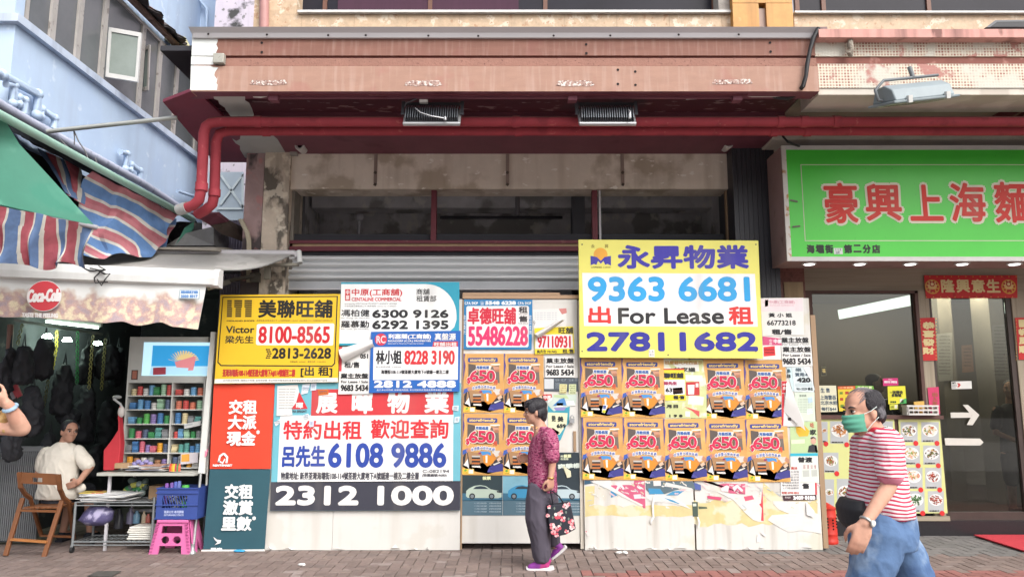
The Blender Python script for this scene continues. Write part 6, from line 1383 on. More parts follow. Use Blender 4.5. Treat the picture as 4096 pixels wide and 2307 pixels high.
Q3 = [at(*z('e', 1390, 1000), 8.2), at(*z('e', 1475, 985), 8.4), at(*z('e', 1350, 1290), 8.05), at(*z('e', 1130, 1280), 7.9)]
cloth('small striped flap behind the right edge of the large crumpled sheet', lambda a, c: bl_(Q3, a, c)+Vector((0, .03*math.sin(c*9), 0)), 10, 16, stripes2, lambda a, c: (a, c*1.5+.1), at(*z('e', 1300, 1290), 8))
Q4 = [at(*z('e', 330, 400), 6.5), at(*z('e', 655, 560), 6.9), at(*z('e', 690, 860), 6.75), at(*z('e', 560, 760), 6.5)]
cloth('narrow shaded striped sheet between the green canvas and the mint pole', lambda a, c: bl_(Q4, a, c)+Vector((0, .05*math.sin(a*14), 0)), 24, 16, stripes, lambda a, c: (a*1.9+.2*c, c), at(*z('e', 650, 860), 6.7))
mb = MB(); fl_ = [pt('e', 1450,1210,8.3), pt('e', 1530,1060,8.4), pt('e', 1605,1010,8.5), pt('e', 1600,1060,8.5), pt('e', 1550,1150,8.4)]
mb.prism(fl_, (0, .02, 0), tgreen); tag(mb.build('green_flag', None, tuple(fl_[0])), 'small folded corner of green canvas below the end of the mint pole', 'canvas')
mb = MB(); mb.tube([pt('e', 390, 262, 6.9), pt('e', 1470, 146, 7.0)], .022, M('steel_pole', '#b9bcb8', .35, .1, 6, metal=.5), 10)
tag(mb.build('steel_pole', None, pt('e', 390, 262, 6.9)), 'thin steel pole running from the blue wall to the maroon canopy end', 'pole')
mb = MB(); rp_ = M('grey_cord', '#6a6a6c', .8)
for q, l_ in (([(610,240),(618,310),(616,370)], 'short grey cord knotted under the steel pole'), ([(612,255),(650,340),(710,430),(740,520)], 'long grey cord slanting from the steel pole to the mint pole'), ([(500,330),(570,400),(660,495)], 'pale cord over the dark tarpaulin left of the steel pole knot'), ([(790,480),(818,575)], 'short grey cord at the middle of the mint pole')): mb = MB(); mb.tube([pt('e', x, y, 6.95) for x, y in q], .006, rp_, 6); tag(mb.build('tie_cord', None, pt('e', *q[-1], 6.95)), l_, 'cord')
# odds and ends on the stall roof
mb = MB(); gz = M('grey_sheet_box', '#7f8080', .6, .2, 5, bump=.05, spots=('#5a5750', .6, 5, .58))
mb.prism([pt('t', 300,530,8.4), pt('t', 620,450,8.3), pt('t', 628,672,8.3), pt('t', 60,676,8.3)], (0, .6, 0), gz); tag(mb.build('metal_box', None, pt('t', 628,672,8.3)), 'grey sheet metal box on the stall roof under the maroon slab', 'box')
mb = MB(); mb.prism([pt('t', -60,690,8.0), pt('t', 640,690,8.0), pt('t', 800,700,8.25), pt('t', 670,736,7.9), pt('t', -60,710,7.9)], (0, .25, .02), M('old_asbestos_sheet', '#a29c90', .8, .2, 6, bump=.08)); mb.prism([pt('t', -60,712,8.0), pt('t', 720,735,8.0), pt('t', 690,760,8.0), pt('t', -60,776,8.0)], (0, .4, 0), dark_void); tag(mb.build('roof_sheet', None, pt('t', 640,690,8.0)), 'old pale roofing sheet with a dark edge above the grey canvas awning', 'roof sheet')
mb = MB(); mb.prism([pt('t', 350,300,7.7), pt('t', 640,300,7.9), pt('t', 775,400,8.2), pt('t', 580,440,8.1)], (0, .1, .04), maroon); tag(mb.build('lower_slab', None, pt('t', 580,440,8.1)), 'maroon underside of a small slab where the red pipes end', 'slab')
mb = MB(); mb.prism([pt('t', 580,440,8.12), pt('t', 775,402,8.22), pt('t', 1000,520,8.6), pt('t', 990,640,8.6), pt('t', 720,540,8.3)], (0, .1, .04), M('sooty_soffit', '#5d524b', .9, .25, 5, spots=('#3a332f', .7, 4, .55))); tag(mb.build('lower_soffit', None, pt('t', 720,540,8.3)), 'sooty brown underside of a slab beside the weathered column', 'slab')
mb = MB(); lav = M('lavender_corrugated', '#9691a3', .6, .12, 8, stretch=(9, 1, .4))
a, b = pt('t', 722,650,8.75), pt('t', 1060,650,8.75)
mb.grid(lambda u, v: Vector((a.x+(b.x-a.x)*u, 8.75+.012*math.sin(u*70), 3.6-v*3.6)), 80, 1, lav, False); tag(mb.build('corrugated_wall', None, (a.x, 8.75, 0)), 'lavender corrugated metal wall beside the weathered column', 'wall')
mb = MB(); cbl = M('cream_cable', '#b9b09a', .6, .1, 8)
for dx in (0, 22): mb = MB(); mb.tube([pt('t', x+dx, y, 8.2) for x, y in ((925,370),(960,440),(1000,520),(1020,620),(1022,750),(1020,1100))], .017, cbl, 8); tag(mb.build('cream_cable', None, pt('t', 1022+dx,750,8.2)), f'cream cable running down the weathered column, {"left" if dx == 0 else "right"} of the pair', 'cable')
# white retractable awning with the printed valance
TA, TB = at(-260, 1070, 6.45), at(858, 1114, 7.0)
aw = thing('retractable_awning', 'white retractable awning with a printed valance showing a red soft drink disc over the stall', 'awning', tuple(TB))
wb = M('white_awning_bar', '#dcdedd', .4, .05, 4, streak=('#b9bbb8', .5, 6))
mb = MB(); mb.prism([TA+Vector((0, y, q)) for y, q in ((0, -.075), (-.03, -.06), (-.04, 0), (-.03, .06), (0, .08), (.06, .08), (.06, -.075))], TB-TA, wb); mb.build('front_bar', aw)
mb = MB(); d_ = (TB-TA).normalized(); mb.prism([TB+d_*.001+Vector((0, y, q)) for y, q in ((0, -.085), (-.04, -.07), (-.05, 0), (-.04, .06), (0, .09), (.07, .09), (.07, -.085))], d_*.05, wb); mb.build('end_cap', aw)
RA, RB = at(-400, 1003, 7.95), at(1180, 1013, 8.05)
cv = M('grey_awning_canvas', '#a9a8a4', .7, .08, 2.5, bump=.03, spots=('#c4c3bf', .7, 2, .57), spots2=('#8f8d88', .5, 5, .6))
FA, FB = TA+Vector((0, .04, .085)), TB+Vector((0, .04, .085))
mb = MB()
def cvf(a, c):
 p = bl_([FA, FB, RB, RA], a, c); p.z -= .06*math.sin(math.pi*c); return p
mb.grid(cvf, 24, 10, cv); mb.grid(lambda a, c: cvf(a, c)-Vector((0, 0, .01)), 24, 10, cv); mb.build('canvas', aw)
mb = MB(); mb.tube([RA, RB, at(1190, 1030, 8.05)], .035, galv, 10); mb.tube([at(1195, 1005, 8.05), at(1200, 1052, 8.0)], .03, wb, 10); mb.build('roller', aw)
mb = MB(); gb_ = M('arm_grey', '#9c988c', .5, .15, 5)
mb.beam(pt('t', 1000, 905, 8.05), pt('t', 1610, 895, 8.05), .03, .055, gb_); mb.beam(pt('t', 560, 1160, 7.2), pt('t', 800, 1095, 7.9), .03, .05, gb_); mb.beam(pt('t', 800, 1085, 7.9), pt('t', 1160, 1010, 8.15), .03, .045, M('arm_dark', '#5d5a52', .6)); mb.obox(pt('t', 1105, 1045, 8.12), (.1, .06, .1), M('arm_dark', '#5d5a52', .6)); mb.obox(pt('t', 1250, 960, 8.1), (.06, .05, .2), gb_); mb.build('folding_arm', aw)
def valance_mat():
 m = bpy.data.materials.new('printed_valance'); m.use_nodes = True
 n, L = m.node_tree.nodes, m.node_tree.links; b = n['Principled BSDF']
 uv = n.new('ShaderNodeUVMap'); sx = n.new('ShaderNodeSeparateXYZ'); L.new(uv.outputs[0], sx.inputs[0])
 nz = n.new('ShaderNodeTexNoise'); nz.inputs['Scale'].default_value = 3.2; nz.inputs['Detail'].default_value = 3
 mp = n.new('ShaderNodeMapping'); mp.inputs['Scale'].default_value = (4.5, .7, 1); L.new(uv.outputs[0], mp.inputs[0]); L.new(mp.outputs[0], nz.inputs['Vector'])
 ad = n.new('ShaderNodeMath'); ad.operation = 'MULTIPLY_ADD'; ad.inputs[1].default_value = .9; L.new(nz.outputs[0], ad.inputs[0]); L.new(sx.outputs[1], ad.inputs[2])
 rp = n.new('ShaderNodeValToRGB'); e = rp.color_ramp.elements
 e[0].position = .72; e[0].color = C('#dcdedd', .9); e[1].position = 1.0; e[1].color = C('#b8a29a', .9)
 for p_, h in ((.84,'#c9bdb4'),(.9,'#b39a92')): q = e.new(p_); q.color = C(h, .9)
 L.new(ad.outputs[0], rp.inputs[0])
 n2 = n.new('ShaderNodeTexNoise'); n2.inputs['Scale'].default_value = 7; n2.inputs['Detail'].default_value = 2; L.new(mp.outputs[0], n2.inputs['Vector'])
 r2 = n.new('ShaderNodeValToRGB'); f = r2.color_ramp.elements; f[0].position = .35; f[0].color = C('#a8979d', .9); f[1].position = .62; f[1].color = C('#d9ccb0', .9)
 q = f.new(.5); q.color = C('#bfa098', .9); L.new(n2.outputs[0], r2.inputs[0])
 mr = n.new('ShaderNodeMapRange'); mr.inputs['From Min'].default_value = .82; mr.inputs['From Max'].default_value = 1.0; L.new(ad.outputs[0], mr.inputs[0])
 vo = n.new('ShaderNodeTexVoronoi'); vo.inputs['Scale'].default_value = 70; mp2 = n.new('ShaderNodeMapping'); mp2.inputs['Scale'].default_value = (3.0, .6, 1); L.new(uv.outputs[0], mp2.inputs[0]); L.new(mp2.outputs[0], vo.inputs['Vector'])
 mx = n.new('ShaderNodeMixRGB'); L.new(mr.outputs[0], mx.inputs[0]); L.new(rp.outputs[0], mx.inputs[1]); L.new(r2.outputs[0], mx.inputs[2])
 m3 = n.new('ShaderNodeMapRange'); m3.inputs['To Min'].default_value = .75; m3.inputs['To Max'].default_value = 1.1; m3.inputs['From Max'].default_value = .7; L.new(vo.outputs['Distance'], m3.inputs[0])
 mm = n.new('ShaderNodeMath'); mm.operation = 'MULTIPLY'; L.new(mr.outputs[0], mm.inputs[0]); mm.inputs[1].default_value = .7
 sc_ = n.new('ShaderNodeVectorMath'); sc_.operation = 'SCALE'; L.new(mx.outputs[0], sc_.inputs[0]); L.new(m3.outputs[0], sc_.inputs['Scale'])
 my = n.new('ShaderNodeMixRGB'); L.new(mm.outputs[0], my.inputs[0]); L.new(mx.outputs[0], my.inputs[1]); L.new(sc_.outputs[0], my.inputs[2])
 L.new(my.outputs[0], b.inputs['Base Color']); b.inputs['Roughness'].default_value = .6; return m
vm_ = valance_mat()
VA, VB = TA+Vector((0, .01, -.075)), TB+Vector((0, .01, -.075))
def vY(u): t = (u+260)/(1118.); return 6.45+t*.55
wav = [(0,650),(300,640),(600,672),(950,690),(1250,722),(1450,702),(1600,746),(1900,710),(2100,770),(2340,792),(2600,800)]
def lowv(xc):
 for i in range(len(wav)-1):
  if wav[i][0] <= xc <= wav[i+1][0]: t = (xc-wav[i][0])/(wav[i+1][0]-wav[i][0]); t = t*t*(3-2*t); return wav[i][1]*(1-t)+wav[i+1][1]*t
 return 645
def vf(a, c):
 xt = -700+a*3170; xb = -700+a*3040; x = xt*(1-c)+xb*c
 yt = 165+85*(x/2540.); y = yt*(1-c)+lowv(x)*c
 u, v = z('c', x, y); p = at(u, v, vY(u)); p.y += .03*c*math.sin(a*26)+.012+.02*c; return p
mb = MB(); mb.grid(vf, 90, 8, vm_, True, lambda a, c: (a, c)); mb.grid(lambda a, c: vf(a, c)+Vector((0, .006, 0)), 90, 8, wb); v_ = mb.build('valance', aw)
mb = MB(); c = at(*z('c', 530, 398), vY(177)-.03); rd = abs(at(*z('c', 530, 398), c.y).x-at(*z('c', 342, 398), c.y).x)
tl_ = Matrix.Rotation(math.atan2(.55, 1118/3000*6.7), 3, 'Z')
mb.add([c+tl_@Vector((rd*math.cos(i*math.pi/20), .002, rd*math.sin(i*math.pi/20))) for i in range(40)], [tuple(range(40))], P('#e3dedd')); mb.add([c+tl_@Vector((rd*.955*math.cos(i*math.pi/20), 0, rd*.955*math.sin(i*math.pi/20))) for i in range(40)], [tuple(range(40))], P('#d0414b'))
m2 = MB(); m2.textw('Coca-Cola', -rd*.93, -.05, rd*.93, .055, -.004, P('#f2ecec'), .007, .07, .32)
for i, p in enumerate(m2.v): m2.v[i] = tuple(c+tl_@Vector(p))
m2.build('disc_lettering', aw)
mb.build('drink_disc', aw)
m2 = MB(); m2.textw('TASTE THE FEELING', -rd*1.02, -.018, rd*1.0, .018, -.02, P('#ece8e6'), .003)
c2 = at(*z('c', 492, 634), vY(165)-.03)
for i, p in enumerate(m2.v): m2.v[i] = tuple(c2+tl_@Vector(p))
m2.build('slogan', aw)
mb = MB(); Ys = vY(755)-.03; mb.pquad('c', [(2150,325),(2396,318),(2388,436),(2142,432)], Ys, P('#8fa0a8')); mb.pquad('c', [(2158,332),(2388,326),(2380,428),(2150,424)], Ys-.001, P('#d8e0e6')); mb.text('c', '篷帳訂造', 2165, 335, 2375, 372, Ys-.002, P('#5f8ac0'), .003); mb.text('c', '2333 8317', 2165, 385, 2370, 420, Ys-.002, P('#5f8ac0'), .003); mb.build('maker_label', aw)
mb = MB(); wr = M('black_wire', '#2c2c2e', .6)
for q in ([(1000,-20),(990,60),(1080,100),(1180,95),(1265,85)], [(1180,40),(1265,88),(1200,110),(1130,180),(1135,235)], [(1180,100),(1250,140),(1320,130),(1260,200),(1215,275),(1165,200)], [(1080,65),(1180,90),(1270,140)], [(1140,242),(1290,232)]): mb.tube([at(*z('c', x, y), vY(400)-.07) for x, y in q], .006, wr, 6)
tag(mb.build('wire_knot', None, at(*z('c', 1200, 100), vY(400)-.07)), 'tangle of black wire tied round the white awning bar', 'wire')
# stall inside
st = thing('market_stall', 'dark open stall space under the white awning with a metal side grille', 'stall', (-4.2, 8.5, 0))
mb = MB(); dv = M('stall_shade_tone', '#45464b', .9, .5, 2.5, spots=('#6d6c6a', .7, 5, .6))
mb.box(XW+.01, XW+.05, 7.83, 11.0, 0, 3.2, dv); mb.box(XW+.051, -2.95, 11.0, 11.1, 0, 3.0, dv); mb.box(-3.02, -2.95, 8.76, 11.0, 0, 2.9, dv); mb.box(XW+.01, -2.9, 8.1, 11.0, 2.95, 3.0, dv); mb.build('shade_lining', st)  # dark lining added so the stall depth reads as deep shade
mb = MB(); gm = M('grille_grey', '#74777a', .6, .15, 6)
xa, xb = XW+.06, at(150, 2000, 8.0).x
for i in range(26): x = xa+(xb-xa)*i/25; mb.box(x, x+.012, 8.0, 8.02, .05, .95, gm)
mb.box(xa, xb, 7.99, 8.03, .95, 1.0, gm); mb.box(xa, xb, 8.03, 8.05, .03, .95, M('grille_back', '#54575a', .7)); mb.build('side_grille', st)
mb = MB(); mb.beam(at(70, 1282, 7.95), at(400, 1335, 9.1), .03, .09, M('dirty_beam', '#7f857f', .7, .25, 5)); mb.build('cross_beam', st)
for q, lab in ((((185,1285),(392,1310)), 'fluorescent tube under the front edge of the awning valance'),):
 mb = MB(); a, b = at(*q[0], 8.2), at(*q[1], 8.2); mb.tube([a, b], .014, emat('lit_tube_green', '#eafff0', 6), 8); mb.beam(a+Vector((0, .02, .03)), b+Vector((.03, .02, .03)), .04, .03, M('tube_holder', '#b9c4ba', .5)); tag(mb.build('tube_light', None, tuple(a)), lab, 'lamp')
for u, v, lab in ((190,1346,'small bright lamp deep in the stall, left of the yellow chain'), (268,1360,'small bright lamp deep in the stall, between the yellow and green chains'), (390,1374,'small dim lamp deep in the stall, right of the green chain')):
 mb = MB(); c = at(u, v, min(9.3, 15800/(2048-u))); mb.lathe([(.0, .03), (.03, .03), (.055, -.01), (.0, -.02)], c, emat('lit_bulb', '#dfffe8', 50), 14); tag(mb.build('stall_lamp', None, tuple(c)), lab, 'lamp')
def chain(label, pts, hx, Y, n=None):
 Y = min(Y, 15900/(2048-pts[0][0]*.6887)); mb = MB(); p = [pt('a', x, y, Y) for x, y in pts]; m = M('chain_'+hx[1:], hx, .5, .15, 9)
 L_ = sum((p[i+1]-p[i]).length for i in range(len(p)-1)); k = int(L_/.05)
 def along(s):
  for i in range(len(p)-1):
   d = (p[i+1]-p[i]).length
   if s <= d: return p[i].lerp(p[i+1], s/d)
   s -= d
  return p[-1]
 for i in range(k):
  c = along(L_*(i+.5)/k); mb.tube([c+Vector(((.012 if i % 2 else .004), 0, .03)), c+Vector((.014, .004, 0)), c+Vector((.004, 0, -.03)), c+Vector((-.012, -.004, -.002)), c+Vector((.0, 0, .03))], .0065, m, 6)
 tag(mb.build('hanging_chain', None, tuple(p[-1])), label, 'chain', 'plastic display chains hanging in the stall')
chain('bright yellow plastic chain hanging in the stall', [(330,105),(328,200),(302,340)], '#b9a83a', 8.6); chain('green plastic chain hanging in the stall', [(450,110),(446,415)], '#2f8a4a', 8.6); chain('dull yellow chain right of the green chain', [(540,130),(515,445)], '#8d8450', 8.7); chain('dull chain at the left end of the stall beam', [(130,65),(100,190)], '#7d7645', 8.8); chain('dark olive chain ending in a red tag', [(280,390),(262,500),(242,590)], '#5f5a3c', 8.9); chain('thin dull chain at the right of the stall with a yellow end', [(612,150),(588,450)], '#77713f', 8.9)
mb = MB(); mb.obox(pt('a', 225, 610, 8.3), (.09, .02, .08), P('#c23a42'), (0, .5, 0)); mb.obox(pt('a', 214, 632, 8.29), (.07, .02, .05), P('#b9bcc2'), (0, .5, 0)); tag(mb.build('price_tag', None, pt('a', 225, 610, 8.3)), 'red and grey tag at the end of the olive chain', 'tag')
mb = MB(); mb.obox(pt('a', 98, 455, 7.95), (.07, .02, .14), P('#a83a44'), (0, -.5, 0)); mb.obox(pt('a', 76, 465, 7.96), (.06, .02, .13), P('#7f7a80'), (0, -.5, 0)); tag(mb.build('hanging_packet', None, pt('a', 98, 455, 7.95)), 'red and grey packet hanging at the left post of the stall', 'packet')
mb = MB(); mb.tube([pt('a', 62, 70, 7.9), pt('a', 38, 480, 7.85)], .03, M('rusty_post', '#7a5a50', .7, .2, 6), 8); tag(mb.build('stall_post', None, pt('a', 38, 480, 7.85)), 'rusty brown post at the left of the stall', 'post')
bagm = M('black_nylon', '#2a2b31', .75, .3, 4, bump=.1)
for i, (x0, y0, x1, y1, Y) in enumerate(((70,190,190,420,9.4),(190,150,320,380,9.5),(110,430,250,720,9.3),(300,300,430,600,9.6),(430,420,560,760,9.5),(545,190,700,385,9.2),(560,520,680,800,9.3),(330,560,470,640,9.9),(20,200,80,470,9.2),(30,560,120,860,9.5),(470,180,540,420,9.8),(240,700,330,900,9.7),(640,200,720,420,9.6),(500,760,600,960,9.4))):
 Y = min(Y, 15500/(2048-x0*.6887)); a, b = pt('a', x0, y1, Y), pt('a', x1, y0, Y); mb = MB(); r = random.Random(i)
 w_, h_ = b.x-a.x, b.z-a.z; cx_ = (a.x+b.x)/2
 mb.loft([(cx_, Y, a.z, w_*.2, .06), (cx_, Y, a.z+h_*.06, w_*.46, .12), (cx_+r.uniform(-.02, .02), Y, a.z+h_*.45, w_*.5, .13), (cx_, Y, a.z+h_*.75, w_*.42, .1), (cx_, Y, a.z+h_*.95, w_*.3, .05), (cx_, Y, b.z, w_*.12, .03)], bagm, 14)
 t_ = tag(skinned('hanging_bag', mb, bagm, None, .02, 2, None, (.05, 9, (1, 1, .6))), ('black bag hanging at the upper left of the stall','tall black bag under the left lamp of the stall','black bag hanging low at the left of the stall','black bag hanging behind the green chain','black bag hanging behind the seated woman\'s head','black square bag hanging at the upper right of the stall','black bag hanging beside the red bag','black bag deep in the stall','narrow black bag at the stall post','black bag low at the far left of the stall','narrow black bag right of the green chain','black bag low behind the seated woman','black bag at the far right of the stall','black bag hanging low right of the seated woman')[i], 'bag', 'black bags hanging in the stall')
 mb = MB(); mb.tube([(cx_-w_*.1, Y, b.z-.01), (cx_, Y, b.z+.12), (cx_+w_*.1, Y, b.z-.01)], .008, bagm, 6); ORG[t_.name] = Vector(); mb.build('strap', t_)
# display cabinet with stacked small goods
YC = 7.95
cab = thing('display_cabinet', 'pale grey open display cabinet with two columns of shelves and a lit header', 'cabinet', pt('b', 300, 900, YC))
cg = M('cabinet_grey', '#c3c5c0', .5, .08, 4)
L0, R0 = pt('b', 92, 500, YC).x, pt('b', 575, 500, YC).x
zt_, zh, zc = pt('b', 300, 72, YC).z, pt('b', 300, 345, YC).z, pt('b', 300, 885, YC).z
mb = MB(); D2 = .3
mb.box(L0, L0+.018, YC, YC+D2, zc, zt_, cg); mb.box(R0-.018, R0, YC, YC+D2, zc, zt_, cg); mb.box(L0+.019, R0-.019, YC, YC+D2, zt_-.02, zt_, cg); mb.box(L0+.019, R0-.019, YC+D2-.012, YC+D2, zc, zt_-.021, M('cabinet_back', '#8b9390', .6)); mb.build('carcass', cab)
rows = [pt('b', 300, y, YC).z for y in (428, 513, 601, 690, 777, 868)]
xm = pt('b', 368, 600, YC).x
mb = MB()
for q in rows+[zh]: mb.box(L0+.019, xm-.008, YC+.002, YC+D2-.013, q-.012, q, cg); mb.box(xm+.008, R0-.019, YC+.002, YC+D2-.013, q-.012, q, cg)
mb.box(xm-.0075, xm+.0075, YC, YC+D2-.013, zc, zh, cg); mb.build('shelf', cab)
mb = MB(); mb.box(L0+.019, R0-.019, YC+.001, YC+.02, zh+.001, zt_-.021, cg); mb.build('header_panel', cab)
mb = MB(); Y = YC-.004; mb.pquad('b', [(208,104),(612,106),(604,310),(192,308)], Y, emat('lit_pale_blue', '#b5dcec', .55), .003); lp = mb.build('light_panel', cab)
mb = MB(); mb.pquad('b', [(262,124),(608,126),(603,250),(252,250)], Y-.001, emat('lit_blue', '#2a8fc8', .5)); mb.pquad('b', [(252,250),(603,250),(604,306),(240,304)], Y-.001, emat('lit_ice', '#9fc9de', .5))
r = random.Random(4)
for i in range(15): a = math.pi*(.08+.84*i/14); c0 = (445, 225); p1 = (c0[0]+95*math.cos(a), c0[1]-72*math.sin(a)); mb.pquad('b', [(c0[0]+40*math.cos(a)-7, c0[1]-20*math.sin(a)), p1, (p1[0]+9, p1[1]+5), (c0[0]+40*math.cos(a)+9, c0[1]-10*math.sin(a))], Y-.0015-i*.0001, emat('lit_fries', '#e6d7a4' if i % 2 else '#d9c084', .4))
mb.pquad('b', [(395,225),(512,190),(526,195),(508,275),(415,282)], Y-.0035, emat('lit_redbox', '#cf7f84', .4)); mb.pquad('b', [(360,255),(480,262),(470,290),(360,282)], Y-.004, emat('lit_ice', '#9fc9de', .5)); mb.build('printed_picture', lp)
mb = MB(); mb.obox(pt('b', 302, 280, YC-.02), (.13, .01, .075), P('#c04a5c'), (0, -.05, 0)); tag(mb.build('red_packet', None, pt('b', 302, 305, YC-.02)), 'red flat packet leaning on the lit header of the cabinet', 'packet')
mb = MB(); mb.obox(pt('b', 150, 303, YC-.004), (.065, .006, .1), P('#5a3a34')); mb.obox(pt('b', 150, 303, YC-.008), (.045, .004, .08), P('#a86a58')); tag(mb.build('small_picture', None, pt('b', 150, 335, YC-.004)), 'small brown framed picture on the upper left of the cabinet', 'picture')
cols = {'cream':'#d9cba0','red':'#c8524e','white':'#d5d4d0','sky':'#6fa6cf','green':'#3f8f57','mint':'#9fc7a8','orange':'#d27a62','blue':'#4a7fb5','purple':'#8a78ad','lime':'#5fb45a','grey':'#8b8f92','teal':'#5f9f98','pink':'#cf6f80','amber':'#dfa23a','brown':'#a57a58','slate':'#56647e'}
lay = [[['cream','red','white','sky','green','mint','red'],['red','white','sky','orange']],[['blue','sky','blue','white','mint','slate'],['orange','red','orange','mint']],[['sky','green','lime','purple','blue','green'],['blue','cream','grey','teal']],
       [['green','pink','slate','green','teal','grey'],['red','sky','mint','green','grey']],[['grey','blue','pink','purple','pink','amber','slate'],['cream','teal','teal','blue','sky']],[['amber','brown','white','grey','brown','purple'],['slate','grey','amber','white']]]
rn = ('top shelf','second shelf','third shelf','fourth shelf','fifth shelf','lowest shelf'); r = random.Random(21)
for ri, (lft, rgt) in enumerate(lay):
 for bi, (lst, xa, xb) in enumerate(((lft, L0+.03, xm-.02), (rgt, xm+.02, R0-.03))):
  n = len(lst); wd = (xb-xa)/n
  for i, cn in enumerate(lst):
   cx_ = xa+wd*(i+.5); h_ = r.uniform(.06, .115); k = max(2, int(h_/.02)); mb = MB(); bm_ = M('reel_'+cn, cols[cn], .45, .15, 12); rim_ = M('reel_rim_'+cn, cols[cn], .45, .1, 12, k=.55)
   q = rows[ri]+.0005; rad = min(.03, wd*.44)
   bx_ = r.random() < .35
   for j in range(k):
    if bx_: mb.obox((cx_+r.uniform(-.003, .003), YC+.05, q+(j+.48)*h_/k), (rad*2, .07, h_/k*.92), bm_ if j % 3 else rim_, (0, 0, r.uniform(-.1, .1))); continue
    mb.lathe([(rad, q+j*h_/k), (rad, q+(j+.72)*h_/k)], (cx_, YC+.05, 0), bm_, 12); mb.lathe([(rad*.9, q+(j+.721)*h_/k), (rad*.9, q+(j+.999)*h_/k)], (cx_, YC+.05, 0), rim_, 12)
   dup_ = lst.count(cn) > 1
   tag(mb.build('goods_stack', None, (cx_, YC+.05, q)), f'{cn} stack of small goods, {rn[ri]}, {"left" if bi == 0 else "right"} bay'+(f', {"first" if lst.index(cn) == i else "last"} of its colour' if dup_ else ''), 'goods stack', 'stacks of small coloured goods in the cabinet')
for q, hx, hx2, lab in (([(455,602),(555,582),(552,612),(453,632)], '#c9ccca', '#aeb3b4', 'clear grey label card leaning out of the third shelf of the cabinet'), ([(432,785),(538,776),(536,838),(430,850)], '#cfc9cf', '#dfa348', 'orange and lilac label card leaning on the lowest shelf of the cabinet')):
 mb = MB(); mb.pquad('b', q, YC-.02, P(hx), .004)
 mb.pquad('b', [(q[0][0]+5, q[0][1]+4), ((q[0][0]+q[1][0])/2, (q[0][1]+q[1][1])/2+4), ((q[0][0]+q[1][0])/2, (q[3][1]+q[2][1])/2-14), (q[3][0]+5, q[3][1]-16)], YC-.022, P(hx2)); tag(mb.build('label_card', None, pt('b', q[3][0], q[3][1], YC-.02)), lab, 'card')
# white post and its thin leg at the right of the cabinet
mb = MB(); mb.prism([pt('b', 616,40,7.82), pt('b', 644,42,7.82), pt('b', 578,905,7.75), pt('b', 538,905,7.75)], (0, .04, 0), M('white_post', '#d9dad6', .5, .06, 5)); po = tag(mb.build('folded_stand', None, pt('b', 505,1392,7.6)), 'white folded stand leaning at the right edge of the cabinet on a thin steel leg', 'stand')
mb = MB(); mb.tube([pt('b', 555,900,7.76), pt('b', 530,1155,7.7), pt('b', 506,1385,7.62)], .014, M('steel_leg', '#a9abab', .35, .1, 6, metal=.5), 10); mb.lathe([(.035, 0), (.03, .02), (.018, .03), (.018, .09)], (pt('b', 503,1390,7.61).x, 7.61, .001), M('steel_leg', '#a9abab', .35, .1, 6, metal=.5), 14); mb.build('leg', po)
mb = MB(); mb.tube([pt('b', 606,600,7.85), pt('b', 590,980,7.82), pt('b', 562,1135,7.8)], .012, M('white_plastic', '#d6d4d0', .5), 8); tag(mb.build('white_rod', None, pt('b', 562,1135,7.8)), 'thin white rod leaning between the stand and the red banner', 'rod')
mb = MB(); mb.prism([pt('b', 610,715,7.78), pt('b', 588,800,7.75), pt('b', 578,805,7.75), pt('b', 580,765,7.76), pt('b', 600,755,7.77)], (0, .012, 0), P('#dd7d98')); tag(mb.build('pink_tie', None, pt('b', 590,800,7.75)), 'pink plastic strip tied round the white stand', 'tie')
# counter under the cabinet
mb = MB(); ct = M('counter_board', '#b9bab2', .5, .1, 5); a, b = pt('b', -25, 893, 7.85), pt('b', 560, 893, 7.85)
mb.box(a.x, b.x, 7.68, YC+D2+.1, zc-.03, zc-.002, ct); ctr = tag(mb.build('counter', None, (a.x, 7.8, 0)), 'grey counter board on thin legs below the cabinet', 'counter')
for x, y in ((a.x+.1, 7.75), (a.x+.1, 8.25), (b.x-.1, 8.25)): mb = MB(); mb.box(x-.012, x+.012, y-.012, y+.012, 0, zc-.031, galv); mb.build('leg', ctr)
mb = MB(); mb.box(a.x+.113, b.x-.113, 8.24, 8.26, .3, .33, galv); mb.build('stretcher', ctr)
r = random.Random(8)
def papers(name, label, k, x0, x1, y, Y, n, th, tilt, hexs, dep=.22):
 p0, p1 = pt(k, x0, y, Y), pt(k, x1, y, Y); mb = MB(); zz = p0.z
 for i in range(n):
  w_ = (p1.x-p0.x)*r.uniform(.45, .8); cx_ = p0.x+w_/2+r.uniform(0, max(.001, p1.x-p0.x-w_)); mb.obox((cx_, Y+dep/2, zz+th*(i+.5)), (w_, dep*r.uniform(.8, 1), th*.9), M('sheet_'+hexs[i % len(hexs)][1:], hexs[i % len(hexs)], .7, .08, 12), (r.uniform(-.01, .01), r.uniform(-.01, .01), r.uniform(-.25, .25)*tilt))
 return tag(mb.build(name, None, tuple(p0)), label, 'papers')
papers('paper_pile', 'loose pile of magazines on the counter board below the cabinet', 'b', 80, 345, 890, 7.72, 9, .006, 1, ('#d5d4d0','#8f93a6','#dedede','#b98f7a','#cfd3d8'))
mb = MB(); mb.obox(pt('b', 85, 855, 7.8), (.14, .1, .05), M('card_box', '#a98c6c', .8), (0, 0, .1)); tag(mb.build('cardboard_tray', None, pt('b', 85, 875, 7.8)), 'small cardboard tray on the left end of the counter', 'box')
mb = MB()
for i in range(5): mb.ell(pt('b', 150+i*24, 845-(i % 2)*12, 7.85), (.03, .03, .022), M('violet_cloth', '#5d5a8a' if i % 2 else '#8f88b8', .8), nu=10, nv=7)
tag(mb.build('cloth_bundle', None, pt('b', 200, 860, 7.85)), 'small violet cloth bundles behind the magazines on the counter', 'cloth')
